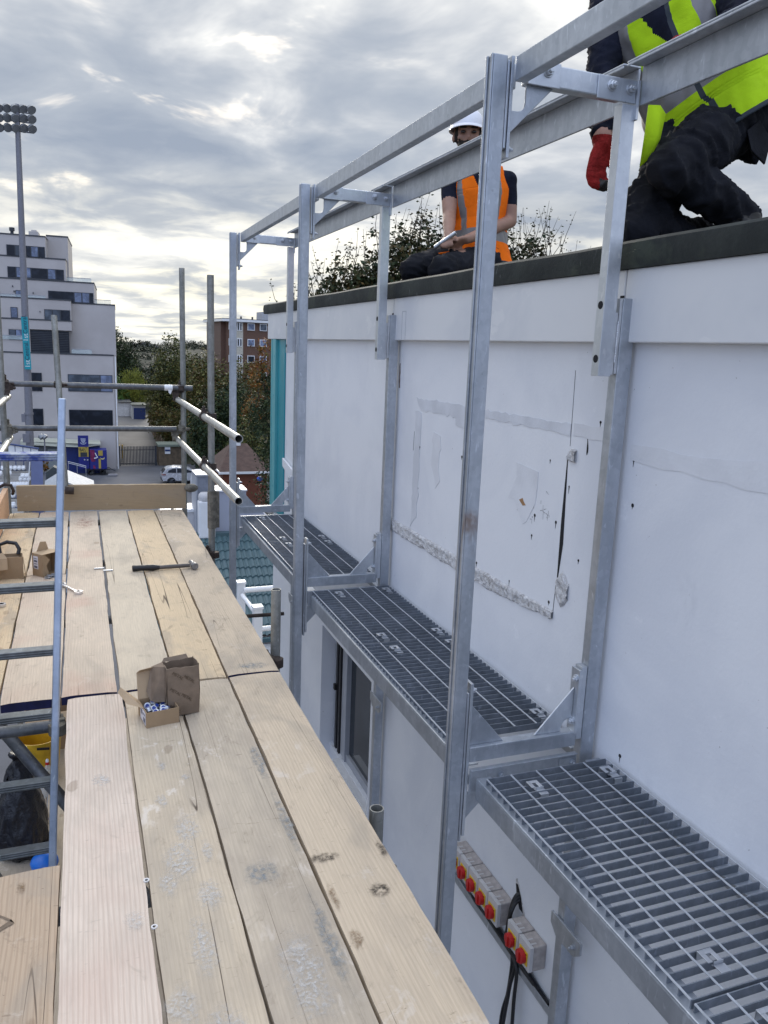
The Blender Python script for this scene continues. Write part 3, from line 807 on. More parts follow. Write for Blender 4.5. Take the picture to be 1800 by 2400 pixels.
# marks on the wall
def decal(name, pts, mat, th=.0016):
    m_ = MB(); m_.prism([(Wx - .0004, y, z) for y, z in pts], (-th, 0, 0)); return m_.build(name, mat, bld)
def wob(pts, amp, seed, n=10):
    r = random.Random(seed); out = []
    for i in range(len(pts)):
        a, b_ = pts[i], pts[(i + 1) % len(pts)]
        L = math.hypot(b_[0] - a[0], b_[1] - a[1]); k = max(1, int(L * n))
        for j in range(k):
            f = j / k; out.append((a[0] + (b_[0] - a[0]) * f + r.gauss(0, amp), a[1] + (b_[1] - a[1]) * f + r.gauss(0, amp)))
    return out
decal('paint_ghost', wob([(4.15, 1.19), (2.62, 1.195), (2.62, 1.155), (3.50, 1.150), (3.54, 1.085), (3.63, 1.083), (3.64, 1.125), (4.075, 1.125)], .004, 1, 30), M['patch'])
decal('paint_ghost', wob([(4.15, 1.12), (4.074, 1.12), (4.078, .52), (4.162, .45)], .005, 2, 30), M['patch'])
decal('paint_ghost', wob([(2.60, 1.195), (2.36, 1.205), (2.33, 1.16), (2.60, 1.155)], .005, 3, 20), M['patch2'])
decal('paint_ghost', wob([(2.25, 1.16), (1.2, 1.19), (1.2, 1.11), (2.25, 1.10)], .008, 4, 12), M['patch2'], .0012)
decal('paint_ghost', wob([(3.92, 1.05), (3.80, 1.06), (3.78, .78), (3.86, .72), (3.90, .85)], .02, 5, 16), M['patch2'])
decal('paint_ghost', wob([(3.05, .86), (2.98, .99), (2.86, .97), (2.84, .80), (2.95, .74)], .02, 6, 16), M['patch2'])
# hacked-off strip of render: a real ragged relief
def rough_strip(y0, y1, zlo, zhi, seed, name='hacked_render'):
    m_ = MB(); n = int((y1 - y0) / .012); k = 8; r = random.Random(seed); vs = []; fs = []
    for i in range(n + 1):
        y = y0 + (y1 - y0) * i / n
        a = zlo(y) + mnoise.noise((y * 9, seed, 1)) * .012 + r.gauss(0, .002); b_ = zhi(y) + mnoise.noise((y * 14, seed, 5)) * .006 + r.gauss(0, .001)
        for j in range(k + 1):
            z = a + (b_ - a) * j / k
            d = 0 if j in (0, k) else .004 + abs(mnoise.noise((y * 22, z * 30, seed))) * .016 + r.random() * .003
            vs.append((Wx - .0005 - d, y, z))
    for i in range(n):
        for j in range(k): fs.append((i * (k + 1) + j, i * (k + 1) + j + 1, (i + 1) * (k + 1) + j + 1, (i + 1) * (k + 1) + j))
    m_.add(vs, fs); return m_.build(name, M['rubble'], bld)
rough_strip(2.632, 4.50, lambda y: .355 + max(0, 3.2 - y) * .07, lambda y: .431, 3)
rough_strip(2.565, 2.612, lambda y: 1.05, lambda y: 1.105 - abs(y - 2.59) * .3, 8)
rough_strip(2.54, 2.625, lambda y: .46 + abs(y - 2.585), lambda y: .615 - abs(y - 2.585), 9)
decal('crack', [(2.627, 1.055), (2.622, 1.055), (2.606, .72), (2.621, .575), (2.628, .575), (2.632, .8)], M['hole'], .001)
decal('crack', [(2.6235, 1.40), (2.622, 1.40), (2.615, 1.11), (2.6165, 1.11)], M['hole'], .0008)
decal('crack', [(2.634, .55), (2.6315, .55), (2.636, .40), (2.6385, .40)], M['hole'], .0008)
decal('crack', wob([(2.509, 1.17), (2.506, 1.19), (2.496, 1.10), (2.503, 1.085)], .002, 4, 60), M['hole'], .0009)
decal('crack', [(4.165, 1.0), (4.163, 1.0), (4.166, .89), (4.168, .89)], M['hole'], .0008)
m_ = MB(); r = random.Random(4)
for y, z in ((4.078, 1.062), (4.076, .921), (3.624, 1.106), (3.554, 1.108), (3.545, .939), (2.661, 1.181), (2.747, 1.036), (2.599, .953), (2.669, .795), (2.672, .458), (2.999, .453), (3.319, .451), (2.211, .955), (2.229, 1.11), (2.495, .682), (4.076, .685), (2.138, .048), (2.436, 1.22), (2.86, .905), (2.83, .79), (2.842, .70)):
    s = r.uniform(.5, 1.25)
    m_.tube((Wx, y, z), (Wx - .0012, y, z), .0062 * s, n=8); m_.prism([(Wx - .0003, y + .002, z), (Wx - .0003, y - .003, z - .001), (Wx - .0003, y + .0005, z - r.uniform(.012, .03))], (-.001, 0, 0))
for i in range(46):
    y, z = r.choice(((r.gauss(2.95, .035), r.gauss(.83, .035)), (r.gauss(2.85, .004), r.gauss(.79, .06)), (r.gauss(2.75, .02), r.gauss(.82, .03))))
    a = r.uniform(-.5, .5) if r.random() < .6 else 1.5; L = r.uniform(.006, .03); dy, dz = math.cos(a) * L, math.sin(a) * L
    m_.prism([(Wx - .0003, y, z), (Wx - .0003, y + dy, z + dz), (Wx - .0003, y + dy, z + dz + .0018)], (-.0009, 0, 0))
m_.build('screw_holes', M['hole'], bld)
m_ = MB(); m_.prism([(Wx - .0003, 2.965, .832), (Wx - .0003, 2.93, .812), (Wx - .0003, 2.905, .818), (Wx - .0003, 2.925, .832), (Wx - .0003, 2.935, .845)], (-.002, 0, 0)); m_.build('bare_timber', plain('bare_timber', (.36, .20, .09)), bld)
decal('stain', wob([(4.432, 1.37), (4.418, 1.372), (4.416, 1.23), (4.43, 1.232)], .002, 9, 60), plain('rust_stain', (.10, .05, .03)), .001)
# pencil marks on the fascia
m_ = MB()
for y in (4.27, 4.325): m_.box(1.7342, 1.7347, y - .0012, y + .0012, 1.508, 1.665)
m_.box(1.7342, 1.7347, 4.27, 4.325, 1.664, 1.6665); m_.build('pencil_mark', M['grey_frame'], bld)

# ------------------------------------------------------------------ isolator switches, channel, cables
def isolator(y, label):
    """grey enclosure, yellow plate, red rotary handle; y = centre"""
    t = thing('isolator_switch', label, 'switch', (1.775, y, -1.12), 'red and yellow isolator switches')
    m_ = MB(); m_.box(1.712, 1.7745, y - .0465, y + .0465, -1.120, -1.000); m_.build('enclosure', M['dusty'], t, bevel=.006, seg=3)
    m_ = MB(); m_.box(1.693, 1.7115, y - .0460, y + .0460, -1.119, -1.001)
    for sy in (-1, 1):
        for z in (-1.012, -1.108): m_.tube((1.6935, y + sy * .036, z), (1.6915, y + sy * .036, z), .005, n=8)
    for sy in (-.028, .0): m_.box(1.705, 1.735, y + sy, y + sy + .008, -1.0005, -.9985)
    m_.build('cover', M['lightgrey'], t, bevel=.007, seg=3)
    m_ = MB(); m_.box(1.6885, 1.6928, y - .033, y + .033, -1.100, -1.034); m_.build('plate', M['yellow'], t, bevel=.003)
    m_ = MB(); m_.tube((1.6885, y, -1.067), (1.668, y, -1.067), .0315, .030, n=28); m_.obox((1.6665, y, -1.067), (.0045, .0075, .026)); m_.build('handle', M['red'], t, bevel=.002)
    m_ = MB(); m_.tube((1.6885, y - .024, -1.045), (1.6878, y - .024, -1.045), .0035, n=8); m_.build('lock_hole', M['hole'], t)
for y, lb in ((3.19, 'isolator switch half hidden behind the nearest steel post'), (3.092, 'isolator switch just right of the nearest steel post, a cable below it'), (2.994, 'isolator switch in the middle of the row of five'),
              (2.896, 'isolator switch second from the right end of the row of five'), (2.798, 'isolator switch at the right end of the row of five, by the black cables'),
              (2.612, 'upper left isolator of the separate lower pair'), (2.514, 'lower right isolator of the separate lower pair')):
    isolator(y, lb)
m_ = MB(); m_.box(1.744, 1.7735, 2.30, 3.40, -1.262, -1.2575); m_.box(1.744, 1.7475, 2.30, 3.40, -1.2572, -1.222); m_.box(1.770, 1.7735, 2.30, 3.40, -1.2572, -1.222)
tag(m_.build('cable_channel', M['galv_rust'], bevel=.001), 'rusty steel cable channel fixed to the wall under the isolator switches', 'cable channel')
r = random.Random(2)
def cable(pts, label, rad=.0085, group='black cables of the switches'):
    P = [Vector(p) for p in pts]; out = []
    for i in range(len(P) - 1):
        p0, p1, p2, p3 = P[max(i - 1, 0)], P[i], P[i + 1], P[min(i + 2, len(P) - 1)]
        for j in range(6):
            f = j / 6
            out.append(.5 * ((2 * p1) + (p2 - p0) * f + (2 * p0 - 5 * p1 + 4 * p2 - p3) * f * f + (3 * p1 - p0 - 3 * p2 + p3) * f ** 3))
    out.append(P[-1]); m_ = MB(); m_.path(out, rad, 9)
    return tag(m_.build('cable', M['black'], smooth=True), label, 'cable', group)
cable([(1.74, 3.092, -1.125), (1.735, 3.06, -1.19), (1.752, 2.95, -1.215), (1.756, 2.75, -1.215), (1.745, 2.68, -1.22), (1.735, 2.675, -1.40), (1.73, 2.71, -1.62), (1.735, 2.70, -2.2)], 'black cable dropping from the second isolator, then hanging at the left')
cable([(1.74, 2.994, -1.125), (1.738, 2.96, -1.185), (1.748, 2.86, -1.213), (1.742, 2.66, -1.22), (1.728, 2.655, -1.36), (1.728, 2.68, -1.55), (1.73, 2.705, -1.75), (1.732, 2.70, -2.2)], 'black cable in the middle of the hanging three, from the third isolator')
cable([(1.74, 2.896, -1.125), (1.736, 2.86, -1.185), (1.744, 2.74, -1.212), (1.735, 2.625, -1.225), (1.73, 2.615, -1.40), (1.735, 2.618, -1.7), (1.735, 2.62, -2.2)], 'black cable at the right of the hanging three')
for i, q in enumerate((0, 1, 2)):
    cable([(1.80, 2.705 - i * .008, -.935 - i * .012), (1.765, 2.715 - i * .004, -.94 - i * .012), (1.742 - i * .006, 2.715 - i * .01, -1.0), (1.738 - i * .004, 2.715, -1.10), (1.745, 2.70 + i * .012, -1.205), (1.752, 2.62 - i * .05, -1.222)], ('outermost', 'middle', 'innermost')[i] + ' cable of the bundle coming out of the hole in the wall', .0095)
cable([(1.74, 2.612, -1.125), (1.742, 2.58, -1.19), (1.752, 2.50, -1.225), (1.756, 2.40, -1.235)], 'short black cable under the separate pair of isolators')
decal('cable_hole', [(2.745, -.90), (2.725, -.893), (2.69, -.94), (2.668, -1.0), (2.70, -1.0), (2.73, -.95)], M['hole'], .001)
decal('broken_render', wob([(2.755, -.885), (2.735, -.865), (2.70, -.925), (2.652, -.985), (2.655, -1.02), (2.67, -1.02), (2.70, -.95), (2.74, -.91)], .004, 12, 60), M['rubble'], .0008)
# ------------------------------------------------------------------ ground, lane, far hill
GZ = -12.05
def tarmac(name, c=(.075, .078, .088)):
    m, t, b, co = newmat(name)
    n = t.noise(co, .12, 6, .65, .5); n2 = t.noise(co, 2.5, 5, .7)
    col = t.mix(t.ss(n, .38, .66), c, tuple(x * 1.45 for x in c))
    col = t.mix(t.math('MULTIPLY', t.ss(n2, .55, .75), .35), col, tuple(x * .6 for x in c))
    st = t.ss(t.noise(co, .5, 4, .6, .3, sc=(.3, 2, 1)), .60, .72)
    col = t.mix(t.math('MULTIPLY', st, .4), col, tuple(x * .55 for x in c))
    t.link(col, b.inputs['Base Color']); b.inputs['Roughness'].default_value = .85
    return m
M['tarmac'] = tarmac('tarmac'); M['lane'] = tarmac('lane_tarmac', (.105, .10, .095))
M['soil'] = plain('leaf_litter_ground', (.055, .05, .03), .95, 0, .5, .3, c2=(.03, .04, .018))
M['concrete'] = plain('grey_concrete', (.17, .175, .185), .85, 0, .35, 1.5)
mb = MB(); mb.add([(-1500, -300, GZ), (1500, -300, GZ), (1500, 1800, GZ), (-1500, 1800, GZ)], [(0, 1, 2, 3)]); struct(mb.build('ground', M['soil']))
mb = MB(); mb.add([(-40, -40, GZ + .004), (40, -40, GZ + .004), (40, 90.5, GZ + .004), (-40, 90.5, GZ + .004)], [(0, 1, 2, 3)]); struct(mb.build('car_park', M['tarmac']))
mb = MB(); mb.add([(3.6, 90.5, GZ + .004), (8.6, 90.5, GZ + .004), (9.3, 118, GZ + 1.9), (9.6, 127, GZ + 2.25), (3.2, 127, GZ + 2.25), (3.4, 118, GZ + 1.9)], [(0, 1, 2, 5), (5, 2, 3, 4)]); struct(mb.build('lane', M['lane']))
mb = MB(); mb.box(5.0, 8.9, 112, 112.6, GZ + 1.3, GZ + 1.62); mb.box(5.3, 8.9, 113.3, 114, GZ + 1.5, GZ + 1.78); struct(mb.build('kerb', plain('kerb_stone', (.34, .33, .31), .9)))
mb = MB(); vs = []; fs = []; nx, ny = 60, 12
for j in range(ny + 1):
    for i in range(nx + 1):
        x = -60 + 260 * i / nx; y = 200 + 160 * j / ny
        h = (12.2 - abs(x - 25) * .02) * math.sin(min(1, j / ny * 1.3) * math.pi / 2) + mnoise.noise((x * .03, y * .03, 0)) * 1.2
        vs.append((x, y, GZ - .2 + h * (1 if j else 0)))
for j in range(ny):
    for i in range(nx): a = j * (nx + 1) + i; fs.append((a, a + 1, a + nx + 2, a + nx + 1))
mb.add(vs, fs); struct(mb.build('hill', plain('hill_scrub', (.026, .030, .016), .95, 0, .4, .05), origin=(0, 0, 0), smooth=True))

# ------------------------------------------------------------------ foliage
def leafmat(name, cols, hue_noise=.5):
    m, t, b, co = newmat(name)
    g = t.new('ShaderNodeNewGeometry').outputs['Random Per Island']
    ramp = t.new('ShaderNodeValToRGB'); t.link(g, ramp.inputs[0]); e = ramp.color_ramp.elements
    e[0].color = (*cols[0], 1); e[1].color = (*cols[-1], 1)
    for i, c in enumerate(cols[1:-1]):
        q = e.new((i + 1) / (len(cols) - 1)); q.color = (*c, 1)
    n = t.noise(co, hue_noise, 4, .6)
    col = t.mix(t.ss(n, .35, .68), ramp.outputs[0], t.mix(1, ramp.outputs[0], (.55, .58, .5), 'MULTIPLY'))
    t.link(col, b.inputs['Base Color']); b.inputs['Roughness'].default_value = .6; b.inputs['Specular IOR Level'].default_value = .25
    return m
DG, MG, OL, BR, OR_ = (.024, .042, .018), (.075, .10, .03), (.18, .165, .045), (.23, .135, .04), (.42, .14, .02)
LM = {
    'dark': leafmat('leaves_dark', [DG, (.02, .04, .016), MG]),
    'brown': leafmat('leaves_olive_brown', [MG, OL, (.085, .07, .02), BR]),
    'olive': leafmat('leaves_olive', [(.022, .034, .010), MG, OL, (.09, .09, .02)]),
    'lime': leafmat('leaves_yellow_green', [(.22, .24, .04), (.28, .28, .05), (.15, .19, .035)]),
    'green': leafmat('leaves_green', [(.08, .17, .03), (.11, .19, .035), (.05, .10, .025)]),
    'autumn': leafmat('leaves_autumn', [BR, OR_, (.16, .055, .012), (.19, .11, .015), OL]),
    'hedge': leafmat('leaves_bramble', [DG, (.03, .045, .014), (.045, .05, .016), (.06, .052, .018), (.10, .06, .015)], 1.5),
    'far': leafmat('leaves_far', [(.022, .034, .020), (.034, .044, .024), (.05, .05, .026)], .08),
}
M['bark'] = plain('bark', (.07, .055, .04), .9, 0, .4, 6)
def crown_leaves(rng, blobs, n, size, aspect=.6, droop=0., hollow=.55):
    """leaf clumps spread through the volume of several lobes, thicker toward the shell"""
    mb = MB(); vs = []; fs = []
    tot = sum(b[3] * b[4] * b[5] for b in blobs) ** 1.0
    for (bx, by, bz, rx, ry, rz) in blobs:
        k = int(n * rx * ry * rz / tot)
        sub = [(rng.gauss(0, 1), rng.gauss(0, 1), rng.gauss(0, 1)) for _ in range(max(6, k // 26))]
        sub = [Vector(v).normalized() * (hollow + (1 - hollow) * rng.random() ** .6) * rng.uniform(.75, 1.12) for v in sub]
        for i in range(k):
            c = sub[i % len(sub)]
            q = c + Vector((rng.gauss(0, .13), rng.gauss(0, .13), rng.gauss(0, .11)))
            p = Vector((bx + q.x * rx, by + q.y * ry, bz + q.z * rz))
            s = size * rng.uniform(.55, 1.3)
            nrm = (Vector(q) * .8 + Vector((rng.gauss(0, .6), rng.gauss(0, .6), rng.gauss(.25, .6)))).normalized()
            u, w, _ = basis(nrm); a = rng.uniform(0, 6.28)
            u, w = u * math.cos(a) + w * math.sin(a), w * math.cos(a) - u * math.sin(a)
            if droop: u = (u * (1 - droop) + Vector((0, 0, -1)) * droop).normalized(); w = u.cross(nrm).normalized()
            o = len(vs)
            vs += [p - u * s, p + w * s * aspect, p + u * s, p - w * s * aspect]; fs.append((o, o + 1, o + 2, o + 3))
    mb.v = vs; mb.f = [list(f) for f in fs]; mb.m = [0] * len(fs)
    return mb
def tree(label, base, blobs, n, size, mat, seed, cat='tree', name='tree', group='trees behind the gate and the car park', aspect=.6, droop=0., limbs=True, hollow=.55):
    rng = random.Random(seed); b = Vector(base)
    t = thing(name, label, cat, b, group)
    wb = [(b.x + q[0], b.y + q[1], b.z + q[2], q[3], q[4], q[5]) for q in blobs]
    crown_leaves(rng, wb, n, size, aspect, droop, hollow).build('crown', mat, t)
    m_ = MB(); top = max(q[2] for q in wb); r0 = max(.05, (top - b.z) * .022)
    m_.path([b, b + Vector((.1, 0, (top - b.z) * .35)), Vector((b.x + rng.uniform(-.3, .3), b.y, b.z + (top - b.z) * .75))], r0, 8, rs=[r0 * 1.2, r0 * .9, r0 * .5])
    for q in wb:
        s = b + Vector((.05, 0, (top - b.z) * rng.uniform(.2, .45)))
        m_.path([s, s.lerp(Vector(q[:3]), .55) + Vector((0, 0, -.3)), Vector(q[:3])], r0 * .4, 6, rs=[r0 * .55, r0 * .35, r0 * .15])
    m_.build('trunk', M['bark'], t, smooth=True)
    return t
T = GZ
tree('dark tall tree close behind the right edge of the white flats', (6.2, 146, T), [(-.6, 0, 11.2, 2.6, 2.6, 3.6), (1.6, 0, 8.6, 2.8, 2.5, 3.4), (.2, 0, 5.8, 4.0, 3, 3.4)], 11000, .19, LM['dark'], 1)
tree('drooping yellow-green willow beyond the garages', (7.9, 132, T), [(0, 0, 6.6, 2.0, 2.0, 2.3), (-1.6, 0, 5.2, 1.5, 1.6, 1.9), (1.0, 0, 5.2, 1.6, 1.6, 2.2)], 6500, .15, LM['lime'], 2, droop=.6, aspect=.3)
tree('bright green bush beside the corner of the white flats, above the garages', (4.9, 131, T), [(0, 0, 6.6, 1.5, 1.6, 1.8), (.9, 0, 4.8, 1.7, 1.5, 1.8)], 3500, .14, LM['green'], 3, 'bush', 'bush')
tree('broad dark-green tree left of the scaffold corner pole, its top against the sky', (11.2, 106, T), [(0, 0, 10.6, 2.6, 2.6, 3.6), (-1.2, 0, 7.5, 2.4, 2.5, 3.5), (1.5, 0, 8, 3, 2.6, 4), (0, 0, 4, 3.6, 3, 3.6)], 12000, .16, LM['olive'], 4, hollow=.35)
tree('olive-brown autumn tree between the two bare scaffold poles', (14.2, 96, T), [(0, 0, 9.6, 2.5, 2.4, 3.3), (-2.0, 0, 6.6, 2.2, 2.2, 3.6), (1.8, 0, 7, 2.4, 2.3, 3.4), (0, -1, 3.2, 3.8, 3, 3.4)], 13000, .15, LM['brown'], 5, hollow=.35)
tree('brownish bush low above the fence of the lane', (8.9, 100, T), [(0, 0, 4.2, 1.5, 1.5, 2.2), (1.4, -1, 3.4, 1.7, 1.5, 2.6), (2.6, -2, 2.6, 1.8, 1.5, 2.2)], 5000, .14, LM['brown'], 6, 'bush', 'bush')
tree('dark tree standing right of the bin store, behind the car', (12.6, 84, T), [(0, 0, 4.6, 2.5, 2.4, 3.8), (2.2, 0, 6.4, 2.4, 2.4, 4.4), (-1.2, 0, 2.6, 1.7, 1.8, 2.4)], 11000, .14, LM['dark'], 7, hollow=.3)
tree('olive tree crown in front of the left side of the brick block', (17.4, 92, T), [(-.4, 0, 9.6, 1.8, 2.2, 2.4), (1.7, 0, 8.2, 2.2, 2.3, 2.4), (-1.5, 0, 6.5, 2.2, 2.3, 3.4), (1.2, 0, 5.5, 3.0, 3, 3.2), (.5, 0, 3.0, 3.6, 3, 3.2)], 13000, .14, LM['brown'], 8, hollow=.35)
tree('dark evergreen tree beside the turquoise corner trim', (10.4, 44, T), [(0, 0, 11.4, 1.1, 1.1, 1.6), (-.5, 0, 9.8, 1.3, 1.2, 1.8), (.7, 0, 9.9, 1.4, 1.2, 2.0), (-.1, -.5, 7.8, 1.2, 1.2, 1.9), (.3, 0, 5.4, 1.5, 1.4, 1.8), (1.1, 0, 7.4, 1.4, 1.2, 2.0)], 16000, .08, LM['dark'], 9, hollow=.3)
tree('orange-leaved tree in front of the right windows of the brick block', (17.0, 78, T), [(0, 0, 12.4, 1.0, 1.2, 1.9), (-.8, 0, 10.6, 1.3, 1.4, 1.6), (.4, 0, 9.6, 1.7, 1.6, 1.9), (-.6, 0, 7.2, 2.0, 1.8, 2.2)], 4000, .12, LM['autumn'], 10, hollow=.2)
tree('yellowing bush low between the far steel post and the evergreen', (13.4, 66, T), [(0, 0, 6.3, 1.5, 1.4, 1.6), (-1.0, 0, 4.8, 1.4, 1.4, 1.8), (.8, 0, 4.4, 1.6, 1.4, 2)], 5000, .10, LM['olive'], 13, 'bush', 'bush', hollow=.35)
tree('dark tree top just left of the brick block', (21.6, 128, T), [(0, 0, 10.4, 2.2, 2, 2.8), (-2.4, 0, 8.6, 2.2, 2, 2.6), (1.6, 0, 7, 2.4, 2, 3)], 6000, .17, LM['dark'], 11)
# bushy growth on the far side of the flat roof
BG = 'bramble bushes beyond the flat roof'
def bramble(label, base, blobs, n, seed, twigs):
    t = tree(label, base, blobs, n, .06, LM['hedge'], seed, 'bush', 'bush', BG, aspect=.62, hollow=.15)
    rng = random.Random(seed); m_ = MB(); lf = MB(); b = Vector(base)
    for _ in range(twigs):
        q = rng.choice(blobs)
        s = b + Vector((q[0] + rng.uniform(-.7, .7) * q[3], q[1] + rng.uniform(-.6, .6) * q[4], q[2] + q[5] * .35)); h = q[5] * rng.uniform(.5, 1.15)
        e = s + Vector((rng.uniform(-.35, .35), rng.uniform(-.2, .2), h)); mid = s.lerp(e, .5) + Vector((rng.uniform(-.12, .12), 0, 0))
        m_.path([s, mid, e], .006, 5, rs=[.010, .007, .003])
        for k in range(rng.randint(5, 14)):
            f = rng.uniform(.25, 1); p = (s.lerp(mid, f * 2) if f < .5 else mid.lerp(e, f * 2 - 1)) + Vector((rng.gauss(0, .05), rng.gauss(0, .05), rng.gauss(0, .03)))
            u, w, _ = basis((rng.gauss(0, 1), rng.gauss(0, 1), rng.gauss(0, 1))); z = rng.uniform(.022, .05)
            lf.add([p - u * z, p + w * z * .55, p + u * z, p - w * z * .55], [(0, 1, 2, 3)])
    m_.build('twigs', M['bark'], t); tag(lf.build('sprigs', LM['hedge'], t), None, None, kind='stuff')
bz = -12.05
bramble('thick dark bush rising behind the sitting man\'s left side', (6.9, 18, bz), [(0, 0, 15.2, .85, .7, 1.15), (-.85, 0, 14.75, .75, .7, 1.0), (.75, 0, 15.5, .8, .7, 1.15), (0, 0, 13.6, 1.8, .9, 1.3)], 13000, 31, 46)
bramble('low thin bush at the left end of the roof edge', (5.15, 18, bz), [(0, 0, 14.3, .6, .5, .85), (.45, 0, 14.5, .5, .5, .9), (-.5, 0, 13.9, .5, .5, .7)], 2600, 32, 26)
bramble('dark bush with brown leaves behind the sitting man\'s right arm', (9.1, 18, bz), [(0, 0, 15.5, .9, .7, 1.2), (.9, 0, 15.4, .8, .7, 1.25), (-.7, 0, 15.6, .7, .7, 1.1), (.3, 0, 13.9, 2, .9, 1.4)], 13000, 33, 46)
bramble('sparse twiggy bush further along the roof edge, by the red glove', (11.1, 18, bz), [(-.2, 0, 15.5, .7, .6, 1.1), (.8, 0, 15.1, .6, .6, .9), (.2, 0, 14, 1.4, .8, 1.2)], 4200, 34, 34)
m_ = crown_leaves(random.Random(77), [(4.15, 16, 2.05, .22, .2, .3), (4.6, 16, 2.15, .25, .2, .35), (5.7, 16, 2.35, .25, .2, .4), (6.4, 16, 2.6, .2, .2, .3), (5.3, 16, 1.5, 1.8, .5, .5)], 1500, .045, hollow=.1)
t = thing('bush', 'small orange-leaved shoots showing just over the roof edge', 'bush', (5, 16, bz), BG); m_.build('crown', LM['autumn'], t)
m_ = MB(); m_.path([(5, 16, bz), (5.1, 16, -3), (5.2, 16, 1.6)], .04); [m_.path([(5.2, 16, .2), (x * .5 + 2.6, 16, 1.0), (x, 16, z)], .012) for x, z in ((4.15, 2.3), (4.6, 2.4), (5.7, 2.7), (6.4, 2.8))]; m_.build('trunk', M['bark'], t)
# far wooded hillside
rng = random.Random(5); far = []
for i in range(120):
    x, y = rng.uniform(2, 60), rng.uniform(205, 330)
    far.append((x, y, GZ + 12 * math.sin(min(1, (y - 200) / 160 * 1.3) * math.pi / 2) - 1.2, rng.uniform(3, 6), rng.uniform(3, 5), rng.uniform(2.0, 3.4)))
for i in range(30): far.append((rng.uniform(5, 18), rng.uniform(150, 190), GZ + rng.uniform(2, 7.5), 3, 3, 3.2))
tag(crown_leaves(rng, far, 90000, .36, hollow=.4).build('far_wood', LM['far'], origin=(0, 0, 0)), 'far wooded hillside seen between the white flats and the trees', 'woodland', kind='stuff')
hs = plain('far_house_wall', (.42, .41, .40), .9); rf = plain('far_slate_roof', (.13, .125, .13), .9)
for i, (x, z, w, h, lb) in enumerate(((19.0, -.95, 2.6, 1.0, 'long low house at the left on the far hilltop'), (22.4, -.6, 3.2, 1.0, 'tallest gabled house in the middle of the far hilltop'), (25.6, -1.3, 2.4, 1.0, 'small pale house at the right on the far hilltop'))):
    t = thing('far_house', lb, 'house', (x, 301, GZ + 8), 'houses on the far hilltop')
    m_ = MB(); m_.box(x - w / 2, x + w / 2, 299, 303, GZ + 8, z + h * .4); m_.build('wall', hs, t)
    m_ = MB(); m_.prism([(x - w / 2 - .2, 298.8, z + h * .4), (x + w / 2 + .2, 298.8, z + h * .4), (x + w * .2, 298.8, z + h * 1.15), (x - w * .2, 298.8, z + h * 1.15)], (0, 4.4, 0)); m_.build('roof', rf, t)

# ------------------------------------------------------------------ white stepped flats
k_ = 89.5 / 82
def zz(z): return 1.45 + (z - 1.45) * k_
flat = thing('apartment_building', 'white rendered stepped block of flats with grey-framed window bands and glass balustrades', 'building', (3.7, 89.5, GZ))
M['render'] = plain('white_render', (.50, .47, .455), .85, 0, .08, .25, c2=(.44, .41, .395))
M['coping'] = plain('dark_coping', (.05, .055, .065), .5)
M['frame_dk'] = plain('dark_window_frame', (.03, .035, .045), .5)
pn = [glass_dark('pane_dark', (.012, .015, .022), .2, .22), glass_dark('pane_blue', (.10, .125, .19), .2, .4), glass_dark('pane_mid', (.05, .062, .08), .15, .35)]
M['balu'] = clear_glass('balustrade_glass', (.62, .72, .72), .35)
def blk(u0, u1, v0, v1, z0, z1, cop=True, name='wall'):
    m_ = MB(); m_.box(u0 * k_, u1 * k_, 89.5 + v0, 89.5 + v1, zz(z0), zz(z1)); m_.build(name, M['render'], flat)
    if cop:
        m_ = MB(); m_.box(u0 * k_ - .03, u1 * k_ + .04, 89.5 + v0 - .05, 89.5 + v1 + .03, zz(z1) + .002, zz(z1) + .13); m_.build('coping', M['coping'], flat)
blk(-14, -2.478, 0, 9, 8.40, 10.263); blk(-2.552, -.678, 2.5, 11, 6.5, 10.63); blk(-14, -.826, -.01, 10, 6.52, 8.372)
blk(-14, 1.591, -.02, 12, 4.66, 6.411); blk(-14, 3.398, .0, 14, -12.0, 4.51)
blk(-14, -.456, -1.2, -.03, 2.85, 4.69); blk(-14, -.462, -1.22, -.03, 2.0, 2.823); blk(-14, -4.05, -1.21, -.03, -.10, 2.0, False); blk(-14, 3.137, -1.6, -.04, -12, -.175)
def win(u0, u1, z0, z1, v, panes, name='window'):
    m_ = MB(); a, b_ = u0 * k_, u1 * k_; y = 89.5 + v
    m_.box(a, b_, y - .04, y + .02, zz(z0), zz(z1)); f = m_.build(name, M['frame_dk'], flat)
    n = len(panes); s = sum(p[1] for p in panes); x = a
    for sh, wd_ in panes:
        w = (b_ - a) * wd_ / s; m_ = MB(); m_.box(x + .06, x + w - .05, y - .055, y - .041, zz(z0) + .07, zz(z1) - .06); m_.build('pane', pn[sh], f); x += w
win(-5.76, -2.556, 8.434, 9.40, -.02, ((0, 1), (2, 1), (0, .9), (1, .9), (0, .8)))
win(-5.77, -1.011, 6.55, 7.50, -.03, ((0, 1), (1, 1.8), (0, 2), (1, 1), (0, 1)))
win(-2.434, 1.50, 4.60, 5.56, -.04, ((0, 3.3), (1, 1), (1, 1), (0, .5)))
win(-2.753, -.557, 2.85, 3.84, -1.22, ((2, 1), (2, 1), (0, 1.2)))
win(-5.568, -4.987, 2.92, 3.889, -1.22, ((1, 1),)); win(-5.816, -4.6, .99, 1.921, -1.23, ((2, 1), (1, 1.2))); win(-5.2, -4.55, 4.72, 5.45, -.05, ((1, 1),))
win(-4.10, -.716, -.09, 1.92, -1.0, ((0, 2), (0, 1)), 'louvre_recess')
win(-.95, 2.989, -3.55, -1.962, -1.62, ((2, 2.6), (1, 1))); win(-4.085, -3.19, -3.6, -1.906, -1.62, ((0, 1),))
